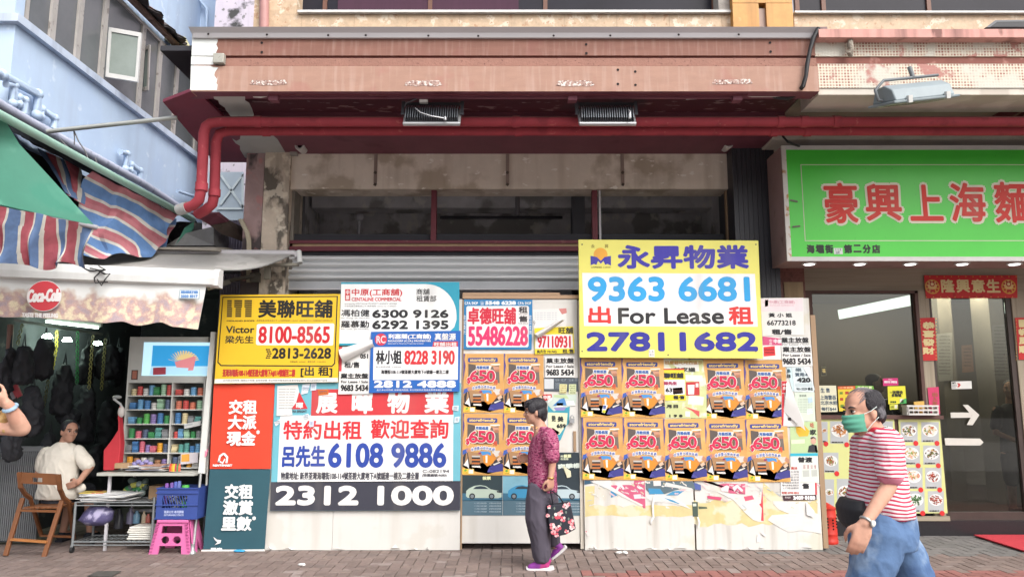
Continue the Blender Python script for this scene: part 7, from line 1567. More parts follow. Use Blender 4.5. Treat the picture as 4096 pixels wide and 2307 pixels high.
for i in range(6): mb = MB(); mb.lathe([(.012, 0), (.014, .05), (.009, .06), (.009, .075)], pt('b', 368+i*11, 892, 7.72), P(('#c8402e','#d88a2e','#d8c83a','#b83a4e','#4a8a4a','#d86a4a')[i]), 8); tag(mb.build('small_bottle', None, pt('b', 368+i*11, 895, 7.72)), f'{("red", "orange", "yellow", "crimson", "green", "coral")[i]} small bottle in the row on the right of the counter', 'bottle', 'row of small bottles on the counter')
# red bag on the left of the cabinet
mb = MB(); redc = M('red_nylon_bag', '#c2353f', .6, .12, 5, bump=.1)
P_ = [pt('a', 688,600,7.8), pt('a', 694,670,7.8), pt('a', 700,760,7.8), pt('a', 690,880,7.8), pt('a', 660,915,7.8), pt('a', 598,915,7.8), pt('a', 600,800,7.8), pt('a', 650,735,7.8), pt('a', 684,680,7.8)]
mb.prism(P_, (0, .09, 0), redc); rb_ = mb.build('red_bag', None, tuple(P_[4]), .02); tag(rb_, 'red nylon bag hanging at the left side of the display cabinet', 'bag')
mb = MB(); mb.tube([pt('a', 700,545,7.84), pt('a', 690,610,7.84), pt('a', 700,690,7.84)], .01, redc, 6); mb.build('strap', rb_)
mb = MB(); mb.ell(pt('a', 705,575,7.85), (.035, .03, .06), P('#c9c4bf')); mb.tube([pt('a', 660,500,7.9), pt('a', 700,530,7.9), pt('a', 712,560,7.9)], .012, P('#b9bcbc'), 6); mb.ell(pt('a', 680,490,7.95), (.05, .03, .02), P('#a9adad')); tag(mb.build('shower_head', None, pt('a', 705,575,7.85)), 'grey and white handle piece above the red bag', 'fitting')
# wire cart with papers
YT = 7.64
ca = thing('wire_cart', 'grey steel wire cart on castors stacked with papers in front of the seated woman', 'cart', pt('a', 560, 1395, YT+.15))
gw = M('cart_wire', '#8f9496', .45, .12, 6, metal=.4)
xl_, xr_ = pt('a', 428, 1250, YT).x, at(*z('b', 262, 1200), YT).x; zt_ = pt('a', 560, 1100, YT).z; zl_ = pt('a', 560, 1330, YT).z
mb = MB()
for x in (xl_, xr_):
 for y in (YT, YT+.36): mb.tube([(x, y, .07), (x, y, zt_+(.05 if x == xr_ else 0))], .013, gw, 10)
mb.build('frame', ca)
for zz in (zt_, zl_):
 mb = MB(); 
 for y in (YT, YT+.36): mb.tube([(xl_, y, zz), (xr_, y, zz)], .008, gw, 8); mb.tube([(xl_, y, zz-.03), (xr_, y, zz-.03)], .006, gw, 8)
 for i in range(16): x = xl_+(xr_-xl_)*i/15; mb.tube([(x, YT, zz), (x, YT+.36, zz)], .004, gw, 6)
 mb.build('wire_shelf', ca)
for x in (xl_, xr_):
 for y in (YT, YT+.36): mb = MB(); mb.lathe([(.028, -.012), (.03, 0), (.028, .012)], (x, y, .031), M('castor_black', '#2b2b2d', .6), 14, 'X'); mb.box(x-.012, x+.012, y-.012, y+.012, .04, .08, gw); mb.build('castor', ca)
p_ = papers('newspaper_pile', 'white newspapers and a bright magazine spread on top of the wire cart', 'a', 432, 770, 1096, YT-.02, 14, .005, .6, ('#e2e2e0','#d5d6d6','#e6e4e0','#cfd2d6'), .34)
mb = MB(); c = pt('a', 540, 1066, YT+.1); mb.obox((c.x, YT+.12, zt_+.083), (.22, .2, .006), M('mag_cover', '#c9b35a', .5, .4, 14, spots=('#b8402e', .9, 12, .55)), (0, .02, .2)); tag(mb.build('magazine', None, tuple(c)), 'bright yellow and red magazine lying on the newspapers of the wire cart', 'magazine')
mb = MB()
for i in range(6):
 zz = zl_+.012+i*.021; x0 = at(*z('b', 75+(i % 3)*6, 1300), YT).x; x1 = at(*z('b', 262-(i % 2)*18, 1300), YT).x
 mb.tube([(x1, YT+.1, zz), (x0, YT+.1, zz)], .011, M('newsprint', '#d8d6ce', .8, .1, 14, spots=('#b08a80', .5, 6, .62)), 8, flat=.9); mb.obox(((x0+x1)/2, YT+.2, zz), (x1-x0, .2, .019), M('newsprint', '#d8d6ce', .8, .1, 14, spots=('#b08a80', .5, 6, .62)))
tag(mb.build('newspaper_stack', None, pt('b', 150, 1325, YT)), 'stack of folded newspapers on the lower shelf of the wire cart', 'newspapers')
mb = MB(); c = pt('a', 575, 1165, YT+.12); mb.loft([(c.x-.02, c.y, c.z-.11, .1, .05), (c.x-.03, c.y, c.z-.06, .17, .09), (c.x, c.y, c.z+.02, .15, .08), (c.x, c.y, c.z+.07, .1, .05)], M('violet_plastic_bag', '#5d5880', .4, .3, 6, bump=.12, spots=('#b6b0cf', .9, 6, .55)), 14); tag(mb.build('plastic_bag', None, tuple(c)), 'violet plastic bag hanging under the top shelf of the wire cart', 'bag')
for i, (x, y0, y1, hx, w_) in enumerate(((50,1120,1240,'#3f4047',.045),(120,1115,1210,'#7d7a94',.035),(160,1130,1208,'#6d93ad',.035),(205,1135,1208,'#b5a58e',.025),(232,1150,1205,'#a85a50',.025))):
 a_, b_ = pt('b', x, y1, YT+.45), pt('b', x, y0, YT+.45); h_ = b_.z-a_.z; mb = MB(); mb.lathe([(w_, 0), (w_, h_*.65), (w_*.45, h_*.82), (w_*.45, h_)], tuple(a_), M('bottle_'+hx[1:], hx, .3, .1, 6), 12); tag(mb.build('bottle', None, tuple(a_)), ('dark grey bottle behind the cart, largest and leftmost','lilac bottle behind the cart','blue bottle behind the cart','beige bottle behind the cart','small red bottle behind the cart')[i], 'bottle', 'bottles standing behind the wire cart')
mb = MB(); mb.box(pt('b', 0, 1200, 8.2).x, pt('b', 262, 1200, 8.2).x, 8.03, 8.3, .42, .44, galv); tag(mb.build('low_shelf', None, pt('b', 100, 1260, 8.1)), 'low shelf behind the wire cart carrying the bottles', 'shelf')
mb = MB(); r = random.Random(3)
for i in range(16): mb.ell(pt('b', 95+r.uniform(0, 140), 945+r.uniform(0, 85), 7.95), (.05*r.uniform(.6, 1), .04, .035), M('junk_%d' % (i % 4), ('#4a5a58','#2f7a45','#8a9a96','#b9b85a')[i % 4], .5, .2, 9), nu=10, nv=7)
tag(mb.build('goods_heap', None, pt('b', 160, 1030, 7.95)), 'heap of plastic wrapped goods under the counter above the wire cart', 'goods')
mb = MB(); a_ = pt('b', 262, 1020, 8.0); mb.obox((a_.x+.13, 8.05, a_.z+.0), (.3, .2, .14), M('card_box', '#a98c6c', .8)); tag(mb.build('cardboard_box', None, tuple(a_)), 'cardboard box behind the blue crate', 'box')
# blue crate on the pink stool
YB = 7.6
cr = thing('plastic_crate', 'blue plastic crate with a lattice window standing on the pink stool', 'crate', pt('b', 400, 1186, YB))
bc = M('crate_blue', '#3a4f94', .45, .1, 5)
xl_, xr_ = pt('b', 283, 1090, YB).x, pt('b', 536, 1090, YB).x; zb_, zt_ = pt('b', 400, 1184, YB).z, pt('b', 400, 992, YB).z; yb = YB+.3
mb = MB(); t_ = .01
xA, xB, zA, zB = pt('b', 318, 1090, YB).x, pt('b', 470, 1090, YB).x, pt('b', 400, 1115, YB).z, pt('b', 400, 1040, YB).z
mb.box(xl_, xA, YB, YB+t_, zb_, zt_, bc); mb.box(xB, xr_, YB, YB+t_, zb_, zt_, bc); mb.box(xA, xB, YB, YB+t_, zb_, zA, bc); mb.box(xA, xB, YB, YB+t_, zB, zt_, bc)
mb.box(xl_, xl_+t_, YB+t_, yb, zb_, zt_, bc); mb.box(xr_-t_, xr_, YB+t_, yb, zb_, zt_, bc); mb.box(xl_, xr_, yb, yb+t_, zb_, zt_, bc); mb.box(xl_+t_, xr_-t_, YB+t_, yb, zb_, zb_+t_, bc); mb.build('shell', cr)
mb = MB()
for zz in (zt_-.012, zt_-.055, (zt_+zb_)/2-.02, zb_+.0): mb.box(xl_-.008, xr_+.008, YB-.01, YB-.0005, zz, zz+.012, bc)
mb.build('rib', cr)
mb = MB(); n = 9
for i in range(n): x = xA+(xB-xA)*i/n; mb.beam((x, YB+.004, zB), (x+.035, YB+.004, zA), .007, .006, bc)
mb.build('lattice', cr)
mb = MB(); mb.text('b', '蔬果公司 專用膠箱', 330, 1130, 450, 1148, YB-.001, P('#aab4d8'), .001); mb.text('b', 'RETURNABLE CRATE', 330, 1152, 450, 1164, YB-.001, P('#aab4d8'), .001); mb.build('lettering', cr)
for i, (x, y, hx, lab) in enumerate(((348,972,'#7a4a9c','violet bottle cap sticking out of the blue crate, left'),(378,968,'#6a4a94','violet bottle cap sticking out of the blue crate, second'),(402,962,'#4a5aa8','blue bottle cap sticking out of the blue crate'),(424,958,'#5a68a8','blue grey bottle cap sticking out of the blue crate'),(462,982,'#3fa03a','bright green lid sticking out of the blue crate'))):
 c = pt('b', x, y, YB+.12); mb = MB(); w_ = .036 if i == 4 else .018; mb.lathe([(w_, -.2), (w_, .0), (w_*.8, .012), (0, .012)], tuple(c), P(hx), 12); tag(mb.build('bottle', None, tuple(c)), lab, 'bottle', 'bottles in the blue crate')
mb = MB(); r = random.Random(6)
for i in range(22): mb.obox((r.uniform(xA, xB), YB+r.uniform(.06, .2), r.uniform(zA, zB+.02)), (.07, .03, .03), M('crate_stuff_%d' % (i % 3), ('#8a90a0','#3a3f4a','#b9bcc6')[i % 3], .6), (r.uniform(-1, 1), r.uniform(-1, 1), r.uniform(-1, 1)))
tag(mb.build('packed_goods', None, (xl_, YB+.1, zb_)), 'grey and dark packed goods inside the blue crate', 'goods')
ps = thing('folding_stool', 'pink plastic folding step stool carrying the blue crate', 'stool', pt('b', 370, 1395, 7.62))
pk = M('stool_pink', '#d66fa6', .45, .06, 4)
ztp = zb_-.004; c0 = pt('b', 385, 1195, 7.6); c1 = pt('b', 368, 1395, 7.6)
wt_, wb_ = .215, .30
def sx_(x, q): return c1.x+(c0.x-c1.x)*(q/ztp)+x*(wb_+(wt_-wb_)*(q/ztp))*2/2
mb = MB(); H_ = ztp
def leaf(x0, z0, x1, z1): mb.prism([(sx_(x0, z0*H_), 7.6-.02*(1-z0), z0*H_), (sx_(x1, z0*H_), 7.6-.02*(1-z0), z0*H_), (sx_(x1, z1*H_), 7.6-.02*(1-z1), z1*H_), (sx_(x0, z1*H_), 7.6-.02*(1-z1), z1*H_)], (0, .02, 0), pk)
leaf(-.68, 0, -.38, .24); leaf(.38, 0, .68, .24)
def frontpanel():
 # plate with the two round holes and the hand slot, as a ring of quads
 for a, b, c, d in ((-.68, .24, .68, .3), (-.68, .3, -.36, .52), (.36, .3, .68, .52), (-.07, .3, .07, .52), (-.68, .52, .68, .60), (-.68, .60, -.42, .82), (.42, .60, .68, .82), (-.68, .82, .68, 1.0)): leaf(a, b, c, d)
 for sg in (-1, 1):
  for ex, ez in ((-1, -1), (-1, 1), (1, -1), (1, 1)):
   cx_, cz_ = sg*.215, .41; hx_, hz_ = .145, .11
   x0, z0 = cx_+ex*hx_, cz_+ez*hz_
   pts = [(x0, z0)]+[(cx_+ex*hx_*math.cos(t*math.pi/10), cz_+ez*hz_*math.sin(t*math.pi/10)) for t in range(6)]
   mb.prism([(sx_(x, q*H_), 7.6-.02*(1-q)+.002, q*H_) for x, q in pts], (0, .016, 0), pk)
frontpanel(); mb.build('front_leg', ps)
mb = MB(); mb.prism([(sx_(-.6, 0), 7.88, 0), (sx_(-.3, 0), 7.88, 0), (sx_(-.25, .25*H_), 7.87, .25*H_), (sx_(.25, .25*H_), 7.87, .25*H_), (sx_(.35, 0), 7.88, 0), (sx_(.68, 0), 7.88, 0), (sx_(.68, H_*.98), 7.82, H_*.98), (sx_(-.68, H_*.98), 7.82, H_*.98)], (0, .02, 0), pk); mb.build('rear_leg', ps)
mb = MB()
for sg in (-1, 1): mb.prism([(sx_(sg*.7, 0), 7.62, .0), (sx_(sg*.7, 0), 7.70, .0), (sx_(sg*.7, H_*.4), 7.73, H_*.4), (sx_(sg*.7, 0), 7.80, .0), (sx_(sg*.7, 0), 7.87, .0), (sx_(sg*.7, H_*.97), 7.80, H_*.97), (sx_(sg*.7, H_*.97), 7.62, H_*.97)], (sg*.012, 0, 0), pk)
mb.build('side_panel', ps)
mb = MB(); mb.box(sx_(-.72, H_), sx_(.72, H_), 7.585, 7.86, H_-.03, H_-.001, pk); mb.build('top', ps, bev=.008)
mb = MB()
for i in range(9):
 q = (.06+i*.1)*H_
 for sg in (-1, 1): mb.box(sx_(sg*.62, q)-.012, sx_(sg*.62, q)+.012, 7.575-.0, 7.60-.02*(1-q/H_)-.0005, q, q+.012, M('stool_pink_dark', '#b8568c', .5))
mb.build('hinge', ps)
# folding wooden chair
YK = 7.46
ch = thing('folding_chair', 'brown wooden folding chair seen from behind with a slotted back rail', 'chair', pt('a', 150, 1415, YK))
ow = M('chair_wood', '#7d4f30', .45, .2, 5, stretch=(1, 1, .25), spots=('#5e3820', .5, 4, .56)); ol = M('chair_wood_light', '#ad7342', .45, .15, 6, stretch=(.2, 1, 1))
def q_(x, y, Y): return pt('a', x, y, Y)
for (x0, y0), (x1, y1), (xt_, yt_), (xk, yk), (xf, yf) in (((32,1408),(132,1075),(112,925),(175,1075),(240,1290)), ((252,1424),(362,1085),(340,938),(400,1100),(428,1305))):
 mb = MB(); b_ = atZ(*z('a', x0, y0), .0); Yb = 7.47
 mb.beam(q_(x0, y0+2, Yb), q_(x1, y1, 7.62), .042, .028, ow); mb.build('rear_leg', ch, bev=.004)
 mb = MB(); pts = [q_(xt_, yt_, 7.50), q_(xt_+8, yt_+85, 7.52), q_(xk-30, yk-25, 7.6), q_(xk, yk, 7.66), q_(xf, yf, 7.98)]
 for i in range(len(pts)-1): mb.beam(pts[i], pts[i+1]+(pts[i+1]-pts[i]).normalized()*.012, .042 if i < 3 else .034, .026, ow)
 mb.build('back_post', ch, bev=.004)
mb = MB(); Yr = 7.5
for a_, b_, c_, d_ in ((118,926,338,952), (118,978,338,990), (118,952,185,978), (245,952,338,978)):
 mb.prism([q_(a_, b_+(a_-118)*.05, Yr), q_(c_, b_+(c_-118)*.05, Yr), q_(c_, d_+(c_-118)*.05, Yr), q_(a_, d_+(a_-118)*.05, Yr)], (0, .022, 0), ow)
mb.build('back_rail', ch)
mb = MB(); mb.beam(q_(68,1315,7.5), q_(276,1330,7.5), .02, .05, ol, (0, 1, 0)); mb.build('lower_rail', ch, bev=.003)
mb = MB(); mb.beam(q_(122,1146,7.58), q_(330,1152,7.58), .022, .03, ow); mb.build('cross_bar', ch); mb = MB(); mb.beam(q_(240,1292,7.97), q_(430,1300,7.97), .02, .035, ow); mb.build('cross_bar', ch)
mb = MB(); s0, s1, s2, s3 = q_(140,1150,7.6), q_(335,1158,7.6), q_(420,1100,7.98), q_(235,1092,7.98)
zq = .43
for i in range(6): a0, a1 = i/6+.01, (i+1)/6-.01; mb.prism([Vector((s0.x+(s1.x-s0.x)*a0, 7.58, zq)), Vector((s0.x+(s1.x-s0.x)*a1, 7.58, zq)), Vector((s0.x+.02+(s1.x-s0.x)*a1, 8.0, zq)), Vector((s0.x+.02+(s1.x-s0.x)*a0, 8.0, zq))], (0, 0, .014), ow)
mb.build('seat', ch)
mb = MB(); c = atZ(*z(1, 470, 1480), 0); mb = MB(); q = [atZ(*z('f1', x, y), .004) for x, y in ((440,192),(490,168),(610,168),(560,196))]
mb.prism([p for p in q], (0, 0, .004), M('drain_iron', '#55534f', .7, .3, 14, bump=.1)); tag(mb.build('drain_cover', None, tuple(q[0])), 'dark iron drain cover in the pavement at lower left', 'drain cover')
mb = MB(); c = atZ(*z('f1', 1517, 133), .01); mb.ell(c, (.035, .02, .012), white_paper, nu=8, nv=5); mb.ell(c+Vector((.02, -.01, .0)), (.02, .015, .014), white_paper, nu=8, nv=5); tag(mb.build('crumpled_tissue', None, tuple(c)), 'small white tissue lying on the pavement in front of the dark 2312 1000 strip', 'litter')
# ================================================================== people
def skin_mat(h): return M('skin_'+h[1:], h, .68, .14, 14, spec=.22, bump=.02, bscale=70, spots=('#b07a66', .45, 7, .54), spots2=('#8f6453', .35, 16, .6))
def V(*a): return Vector(a)
def head_prims(mb, c, f, u, s, mat, nose=1.):
 """skull, jaw, nose, lips, chin, brow and ears around the centre c; f forward, u up, s sideways; metres for a 0.225 m head"""
 m = Matrix((f, s, u)).transposed()
 def e(o, r): mb.ell(c+m@Vector(o), r, mat, m, 18, 12)
 e((-.012, 0, .032), (.094, .073, .082)); e((.02, 0, -.035), (.068, .06, .075)); e((.05, 0, -.075), (.036, .036, .032)); e((.062, 0, -.088), (.02, .024, .018))
 mb.tube([c+m@V(.078, 0, .02), c+m@V(.092, 0, -.005), c+m@V(.100*nose, 0, -.022)], [.008, .010, .013], mat, 8, round_=True)
 e((.090, .011, -.024), (.010, .008, .008)); e((.090, -.011, -.024), (.010, .008, .008))
 e((.083, 0, -.050), (.009, .022, .006)); e((.081, 0, -.059), (.009, .019, .006)); e((.072, 0, .026), (.014, .05, .010)); e((.058, .034, -.02), (.025, .022, .022)); e((.058, -.034, -.02), (.025, .022, .022))
 for sg in (-1, 1): e((-.012, sg*.072, -.012), (.020, .009, .033)); e((-.008, sg*.07, -.035), (.012, .008, .012))
def eyes(c, f, u, s, parent, brow='#2a211d'):
 m = Matrix((f, s, u)).transposed()
 for sg in (-1, 1):
  w_, d_, b_ = MB(), MB(), MB()
  w_.ell(c+m@V(.073, sg*.030, .006), (.011, .012, .006), P('#dcd4cc'), m); d_.ell(c+m@V(.081, sg*.031, .0055), (.005, .0068, .0062), P('#1e1714'), m)
  b_.tube([c+m@V(.083, sg*.014, .026), c+m@V(.083, sg*.032, .031), c+m@V(.07, sg*.05, .025)], [.004, .005, .003], P(brow), 6)
  d_.tube([c+m@V(.081, sg*.018, .012), c+m@V(.085, sg*.031, .0145), c+m@V(.075, sg*.045, .010)], [.002, .003, .002], P('#1e1714'), 6)
  e_ = w_.build('eye', parent); d_.build('iris', e_); b_.build('eyebrow', parent)
def hand_prims(mb, wrist, d, n, th, mat, curl=(.25, .35, .3), sc_=1., spread=1.):
 """palm with five fingers: d points along the hand, n out of the palm, th towards the thumb side"""
 d, n, th = d.normalized(), n.normalized(), th.normalized(); L = sc_
 for o in (-.028, -.01, .01, .026): mb.tube([wrist+th*o*.6*L, wrist+d*.045*L+th*o*.95*L, wrist+d*.09*L+th*o*L], [.0155*L, .0155*L, .0115*L], mat, 8, round_=True)
 for o, ln, k in ((.029, .068, .9), (.010, .077, 1.), (-.010, .071, 1.05), (-.028, .055, 1.15)):
  p = wrist+d*.09*L+th*o*L; a = 0.; path = [p]; dd = (d+th*o*2.2*spread).normalized()
  for seg, c in zip((.45, .31, .24), curl):
   a += c*k; p = p+(dd*math.cos(a)+n*math.sin(a))*ln*seg*L; path.append(p)
  mb.tube(path, [.0098*L, .009*L, .0082*L, .007*L], mat, 8, round_=True)
 p = wrist+d*.02*L+th*.026*L; mb.tube([p, p+(d*.6+th*.65+n*.35).normalized()*.04*L, p+(d*.85+th*.5+n*.45).normalized()*.07*L, p+(d*1.+th*.28+n*.5).normalized()*.092*L], [.0145*L, .0125*L, .0105*L, .008*L], mat, 8, round_=True)
def smat(name, cols, sc_, stretch, rough=.85, bump=.3):
 """knit / print: noise run through a ramp"""
 m = bpy.data.materials.new(name); m.use_nodes = True
 n, L = m.node_tree.nodes, m.node_tree.links; b = n['Principled BSDF']; tc = n.new('ShaderNodeTexCoord'); mp = n.new('ShaderNodeMapping'); mp.inputs['Scale'].default_value = stretch
 L.new(tc.outputs['Object'], mp.inputs[0]); nz = n.new('ShaderNodeTexNoise'); nz.inputs['Scale'].default_value = sc_; nz.inputs['Detail'].default_value = 3; L.new(mp.outputs[0], nz.inputs['Vector'])
 rp = n.new('ShaderNodeValToRGB'); e = rp.color_ramp.elements
 while len(e) < len(cols): e.new(.5)
 for i, (p, h) in enumerate(cols): e[i].position = p; e[i].color = C(h, .9)
 L.new(nz.outputs[0], rp.inputs[0]); L.new(rp.outputs[0], b.inputs['Base Color']); b.inputs['Roughness'].default_value = rough; b.inputs['Specular IOR Level'].default_value = .2
 bp = n.new('ShaderNodeBump'); bp.inputs['Strength'].default_value = bump; bp.inputs['Distance'].default_value = .01; L.new(nz.outputs[0], bp.inputs['Height']); L.new(bp.outputs[0], b.inputs['Normal']); return m
def folds(pts, amp, freq):
 return [(a+amp*math.sin(i*freq), b, c, d, e) for i, (a, b, c, d, e) in enumerate(pts)]
def walking_woman():
 Y = 6.98
 g = atZ(*z('w', 300, 1395), 0.)
 t = thing('person', 'person with short black hair in a mottled maroon top walking past with a floral bag', 'person', (g.x, Y, 0))
 def q(x, y, dy=0.): return pt('w', x, y, Y+dy)
 sk = skin_mat('#c79a84'); f, u, s = V(-1, -.06, -.10).normalized(), V(-.1, 0, 1).normalized(), V(0, -1, 0)
 s = u.cross(f).normalized(); u = f.cross(s).normalized()
 hc = q(262, 200)
 mb = MB(); head_prims(mb, hc, f, u, s, sk)
 limb(mb, [q(285, 255), q(298, 300), q(310, 340)], [.052, .054, .07], sk)
 mb.loft([(q(330, 800).x, Y, q(330, 800).z-.05, .11, .14), (q(320, 700).x, Y, q(320, 700).z, .12, .145), (q(320, 560).x, Y, q(320, 560).z, .11, .135), (q(325, 430).x, Y, q(325, 430).z, .105, .15), (q(320, 345).x, Y, q(320, 345).z, .07, .12)], sk)
 nr, fr = -.17, .17
 sh, el, wr = q(370, 400, nr+.02), q(402, 560, nr-.03), q(384, 700, nr-.04)
 limb(mb, [sh, el, wr], [.046, .037, .025], sk); hand_prims(mb, wr, V(-.05, 0, -1), V(-.75, .6, 0), V(-.8, -.5, 0), sk, (.7, 1., .8), .95)
 sh2, el2, wr2 = q(300, 380, fr), q(320, 560, fr+.02), q(222, 560, fr-.02)
 limb(mb, [sh2, el2, wr2], [.046, .037, .026], sk); hand_prims(mb, wr2, V(-1, -.1, .12), V(.1, -.9, -.2), V(0, -.2, 1), sk, (.5, .8, .6), .95)
 hipn, hipf = q(310, 830, -.07), q(320, 830, .07)
 limb(mb, [hipn, q(262, 1060, -.08), q(338, 1310, -.06)], [.085, .058, .036], sk); limb(mb, [hipf, q(320, 1060, .08), q(418, 1205, .07)], [.085, .058, .036], sk)
 limb(mb, [q(338, 1315, -.06), q(330, 1350, -.06), q(250, 1372, -.06)], [.034, .036, .026], sk, 10); limb(mb, [q(418, 1210, .07), q(440, 1235, .07), q(400, 1295, .07)], [.033, .034, .026], sk, 10)
 skinned('body', mb, sk, t, .007, 6)
 eyes(hc, f, u, s, t)
 hair = M('hair_black', '#26242a', .55, .3, 30, bump=.15, stretch=(1, 1, .3), spec=.4); mb = MB(); m = Matrix((f, s, u)).transposed()
 def e(o, r): mb.ell(hc+m@Vector(o), r, hair, m, 18, 12)
 e((-.022, 0, .052), (.101, .084, .078)); e((-.06, 0, -.005), (.06, .078, .075)); e((-.07, 0, -.05), (.042, .062, .05)); e((.045, 0, .085), (.045, .06, .03)); e((.070, 0, .068), (.022, .055, .026))
 for sg in (-1, 1): e((.018, sg*.066, .035), (.05, .018, .05)); e((-.035, sg*.07, -.02), (.022, .014, .04))
 for i in range(14): a = i/13*3.1; mb.tube([hc+m@V(.03, .05*math.cos(a), .11), hc+m@V(.075, .062*math.cos(a), .085), hc+m@V(.088, .06*math.cos(a), .055-.008*(i % 3))], [.012, .010, .004], hair, 6)
 skinned('hair', mb, hair, t, .006, 3)
 knit = smat('mottled_maroon_knit', [(.36, '#5e2a44'), (.46, '#9a3d63'), (.53, '#b06a86'), (.6, '#8d3358'), (.68, '#c99aa8')], 34, (1, 1, 2.2))
 mb = MB()
 def R_(y, xl, xr, ry, dy=0): a, b = q(xl, y), q(xr, y); return ((a.x+b.x)/2, Y+dy, a.z, (b.x-a.x)/2, ry)
 mb.loft([R_(805, 222, 432, .165), R_(770, 214, 436, .17), R_(690, 212, 430, .172), R_(600, 212, 424, .165), R_(520, 214, 415, .16), R_(440, 226, 416, .17), R_(390, 248, 412, .19), R_(350, 275, 398, .16), R_(322, 290, 372, .10), R_(312, 292, 360, .075)], knit, 26)
 limb(mb, [q(362, 378, nr+.03), q(378, 400, nr), q(390, 460, nr-.015), q(394, 540, nr-.03)], [.07, .075, .072, .068], knit, 18); limb(mb, [q(318, 385, fr-.03), q(320, 450, fr), q(318, 520, fr+.01)], [.066, .064, .062], knit, 18)
 skinned('top', mb, knit, t, .008, 4, None, (.010, 9))
 tr = M('charcoal_trousers', '#55505c', .9, .12, 9, bump=.12, bscale=7, stretch=(1, 1, .3)); mb = MB()
 limb(mb, [q(312, 790, -.05), q(292, 880, -.07), q(280, 1010, -.08), q(305, 1150, -.07), q(318, 1285, -.06)], [.125, .118, .105, .090, .082], tr, 20)
 limb(mb, [q(325, 790, .05), q(340, 880, .07), q(345, 1010, .08), q(378, 1105, .07), q(404, 1170, .07)], [.125, .118, .10, .078, .065], tr, 20)
 mb.loft([(q(318, 870).x, Y, q(318, 870).z, .115, .15), (q(322, 790).x, Y, q(322, 790).z, .12, .15)], tr, 20)
 skinned('trousers', mb, tr, t, .008, 4, None, (.014, 10, (1, 1, .3)))
 pu, so_ = M('shoe_purple', '#8a3a96', .6, .15, 12, spots=('#c8407e', .8, 7, .55)), M('shoe_sole', '#dcdada', .6)
 def shoe(pts, rr, solep, dy, nm):
  mb = MB(); limb(mb, [q(x, y, dy) for x, y in pts], rr, pu, 14); o = skinned('shoe', mb, pu, t, .006, 3)
  mb = MB(); P_ = [q(x, y, dy) for x, y in solep]
  mb.prism([p+V(0, -.045, 0) for p in P_], (0, .09, 0), so_); mb.build('sole', o, bev=.006)
 shoe([(352, 1318), (345, 1352), (290, 1362), (232, 1374)], [.045, .044, .042, .028], [(196,1372),(215,1382),(300,1380),(405,1366),(412,1388),(380,1398),(230,1402),(200,1388)], -.06, 'a')
 shoe([(430, 1205), (455, 1228), (425, 1262), (398, 1296)], [.042, .042, .038, .026], [(492,1208),(508,1222),(470,1262),(396,1316),(384,1306),(420,1276)], .07, 'b')
 mb = MB(); mb.lathe([(.030, -.006), (.034, 0), (.030, .006)], wr+V(0, 0, .0), M('gold_bangle', '#c99a5a', .3, .1, 5, metal=.7), 18); mb.build('bangle', t)
 mb = MB(); mb.tube([q(300, 300, -.03), q(272, 325, -.06), q(262, 332, 0)], .003, M('gold_bangle', '#c99a5a', .3, .1, 5, metal=.7), 6); mb.build('necklace', t)
 # bag
 b0 = q(430, 1140, -.2); bag = thing('tote_bag', 'dark floral tote bag with pink and white flowers held by the walking person', 'bag', tuple(b0)); Yb = Y-.2
 dk = M('bag_dark', '#2a2d38', .7, .15, 8)
 def bq(x, y, dy=0): return pt('w', x, y, Yb+dy)
 mb = MB(); fr_ = [(352,905),(440,898),(532,884),(556,990),(575,1088),(500,1130),(440,1144),(384,1138),(366,1020)]
 mb.prism([bq(x, y) for x, y in fr_], (0, .09, 0), dk); mb.build('bag_body', bag, bev=.012)
 mb = MB(); r = random.Random(2); lay = 0
 for x, y, sz in ((437,985,30),(478,1012,24),(495,915,24),(520,900,16),(395,1065,26),(440,1080,26),(405,1110,22),(540,1035,26),(545,1075,22),(362,985,16),(428,1130,20),(372,920,16),(505,1105,18),(462,960,18)):
  for k in range(6):
   a = k*1.05+r.random(); cx_, cy_ = x+sz*.55*math.cos(a), y+sz*.55*math.sin(a); lay += 1
   mb.pquad('w', [(cx_+sz*.45*math.cos(j*math.pi/4)*r.uniform(.8, 1.1), cy_+sz*.45*math.sin(j*math.pi/4)*r.uniform(.8, 1.1)) for j in range(8)], Yb-.001-lay*.00002, P(r.choice(('#e6a3a8','#d9707c','#f0dcd8','#e8c2c2','#c94f60'))))
 for x, y in ((470,945),(500,960),(400,1000),(520,1010),(460,1050),(412,930)): mb.pquad('w', [(x, y-14), (x+8, y), (x, y+14), (x-8, y)], Yb-.0008, P('#6f7d72'))
 mb.build('flower_print', bag)
 mb = MB(); hd = q(392, 800, nr-.06)
 for dy in (.0, .085): mb.tube([bq(480, 892, dy), q(448, 840, nr-.05+dy*.5), hd+V(0.005, 0, .0), hd+V(-.01, 0, .0), q(392, 850, nr-.05+dy*.5), bq(402, 902, dy)], .008, dk, 8, flat=.6)
 mb.build('strap', bag)
walking_woman()
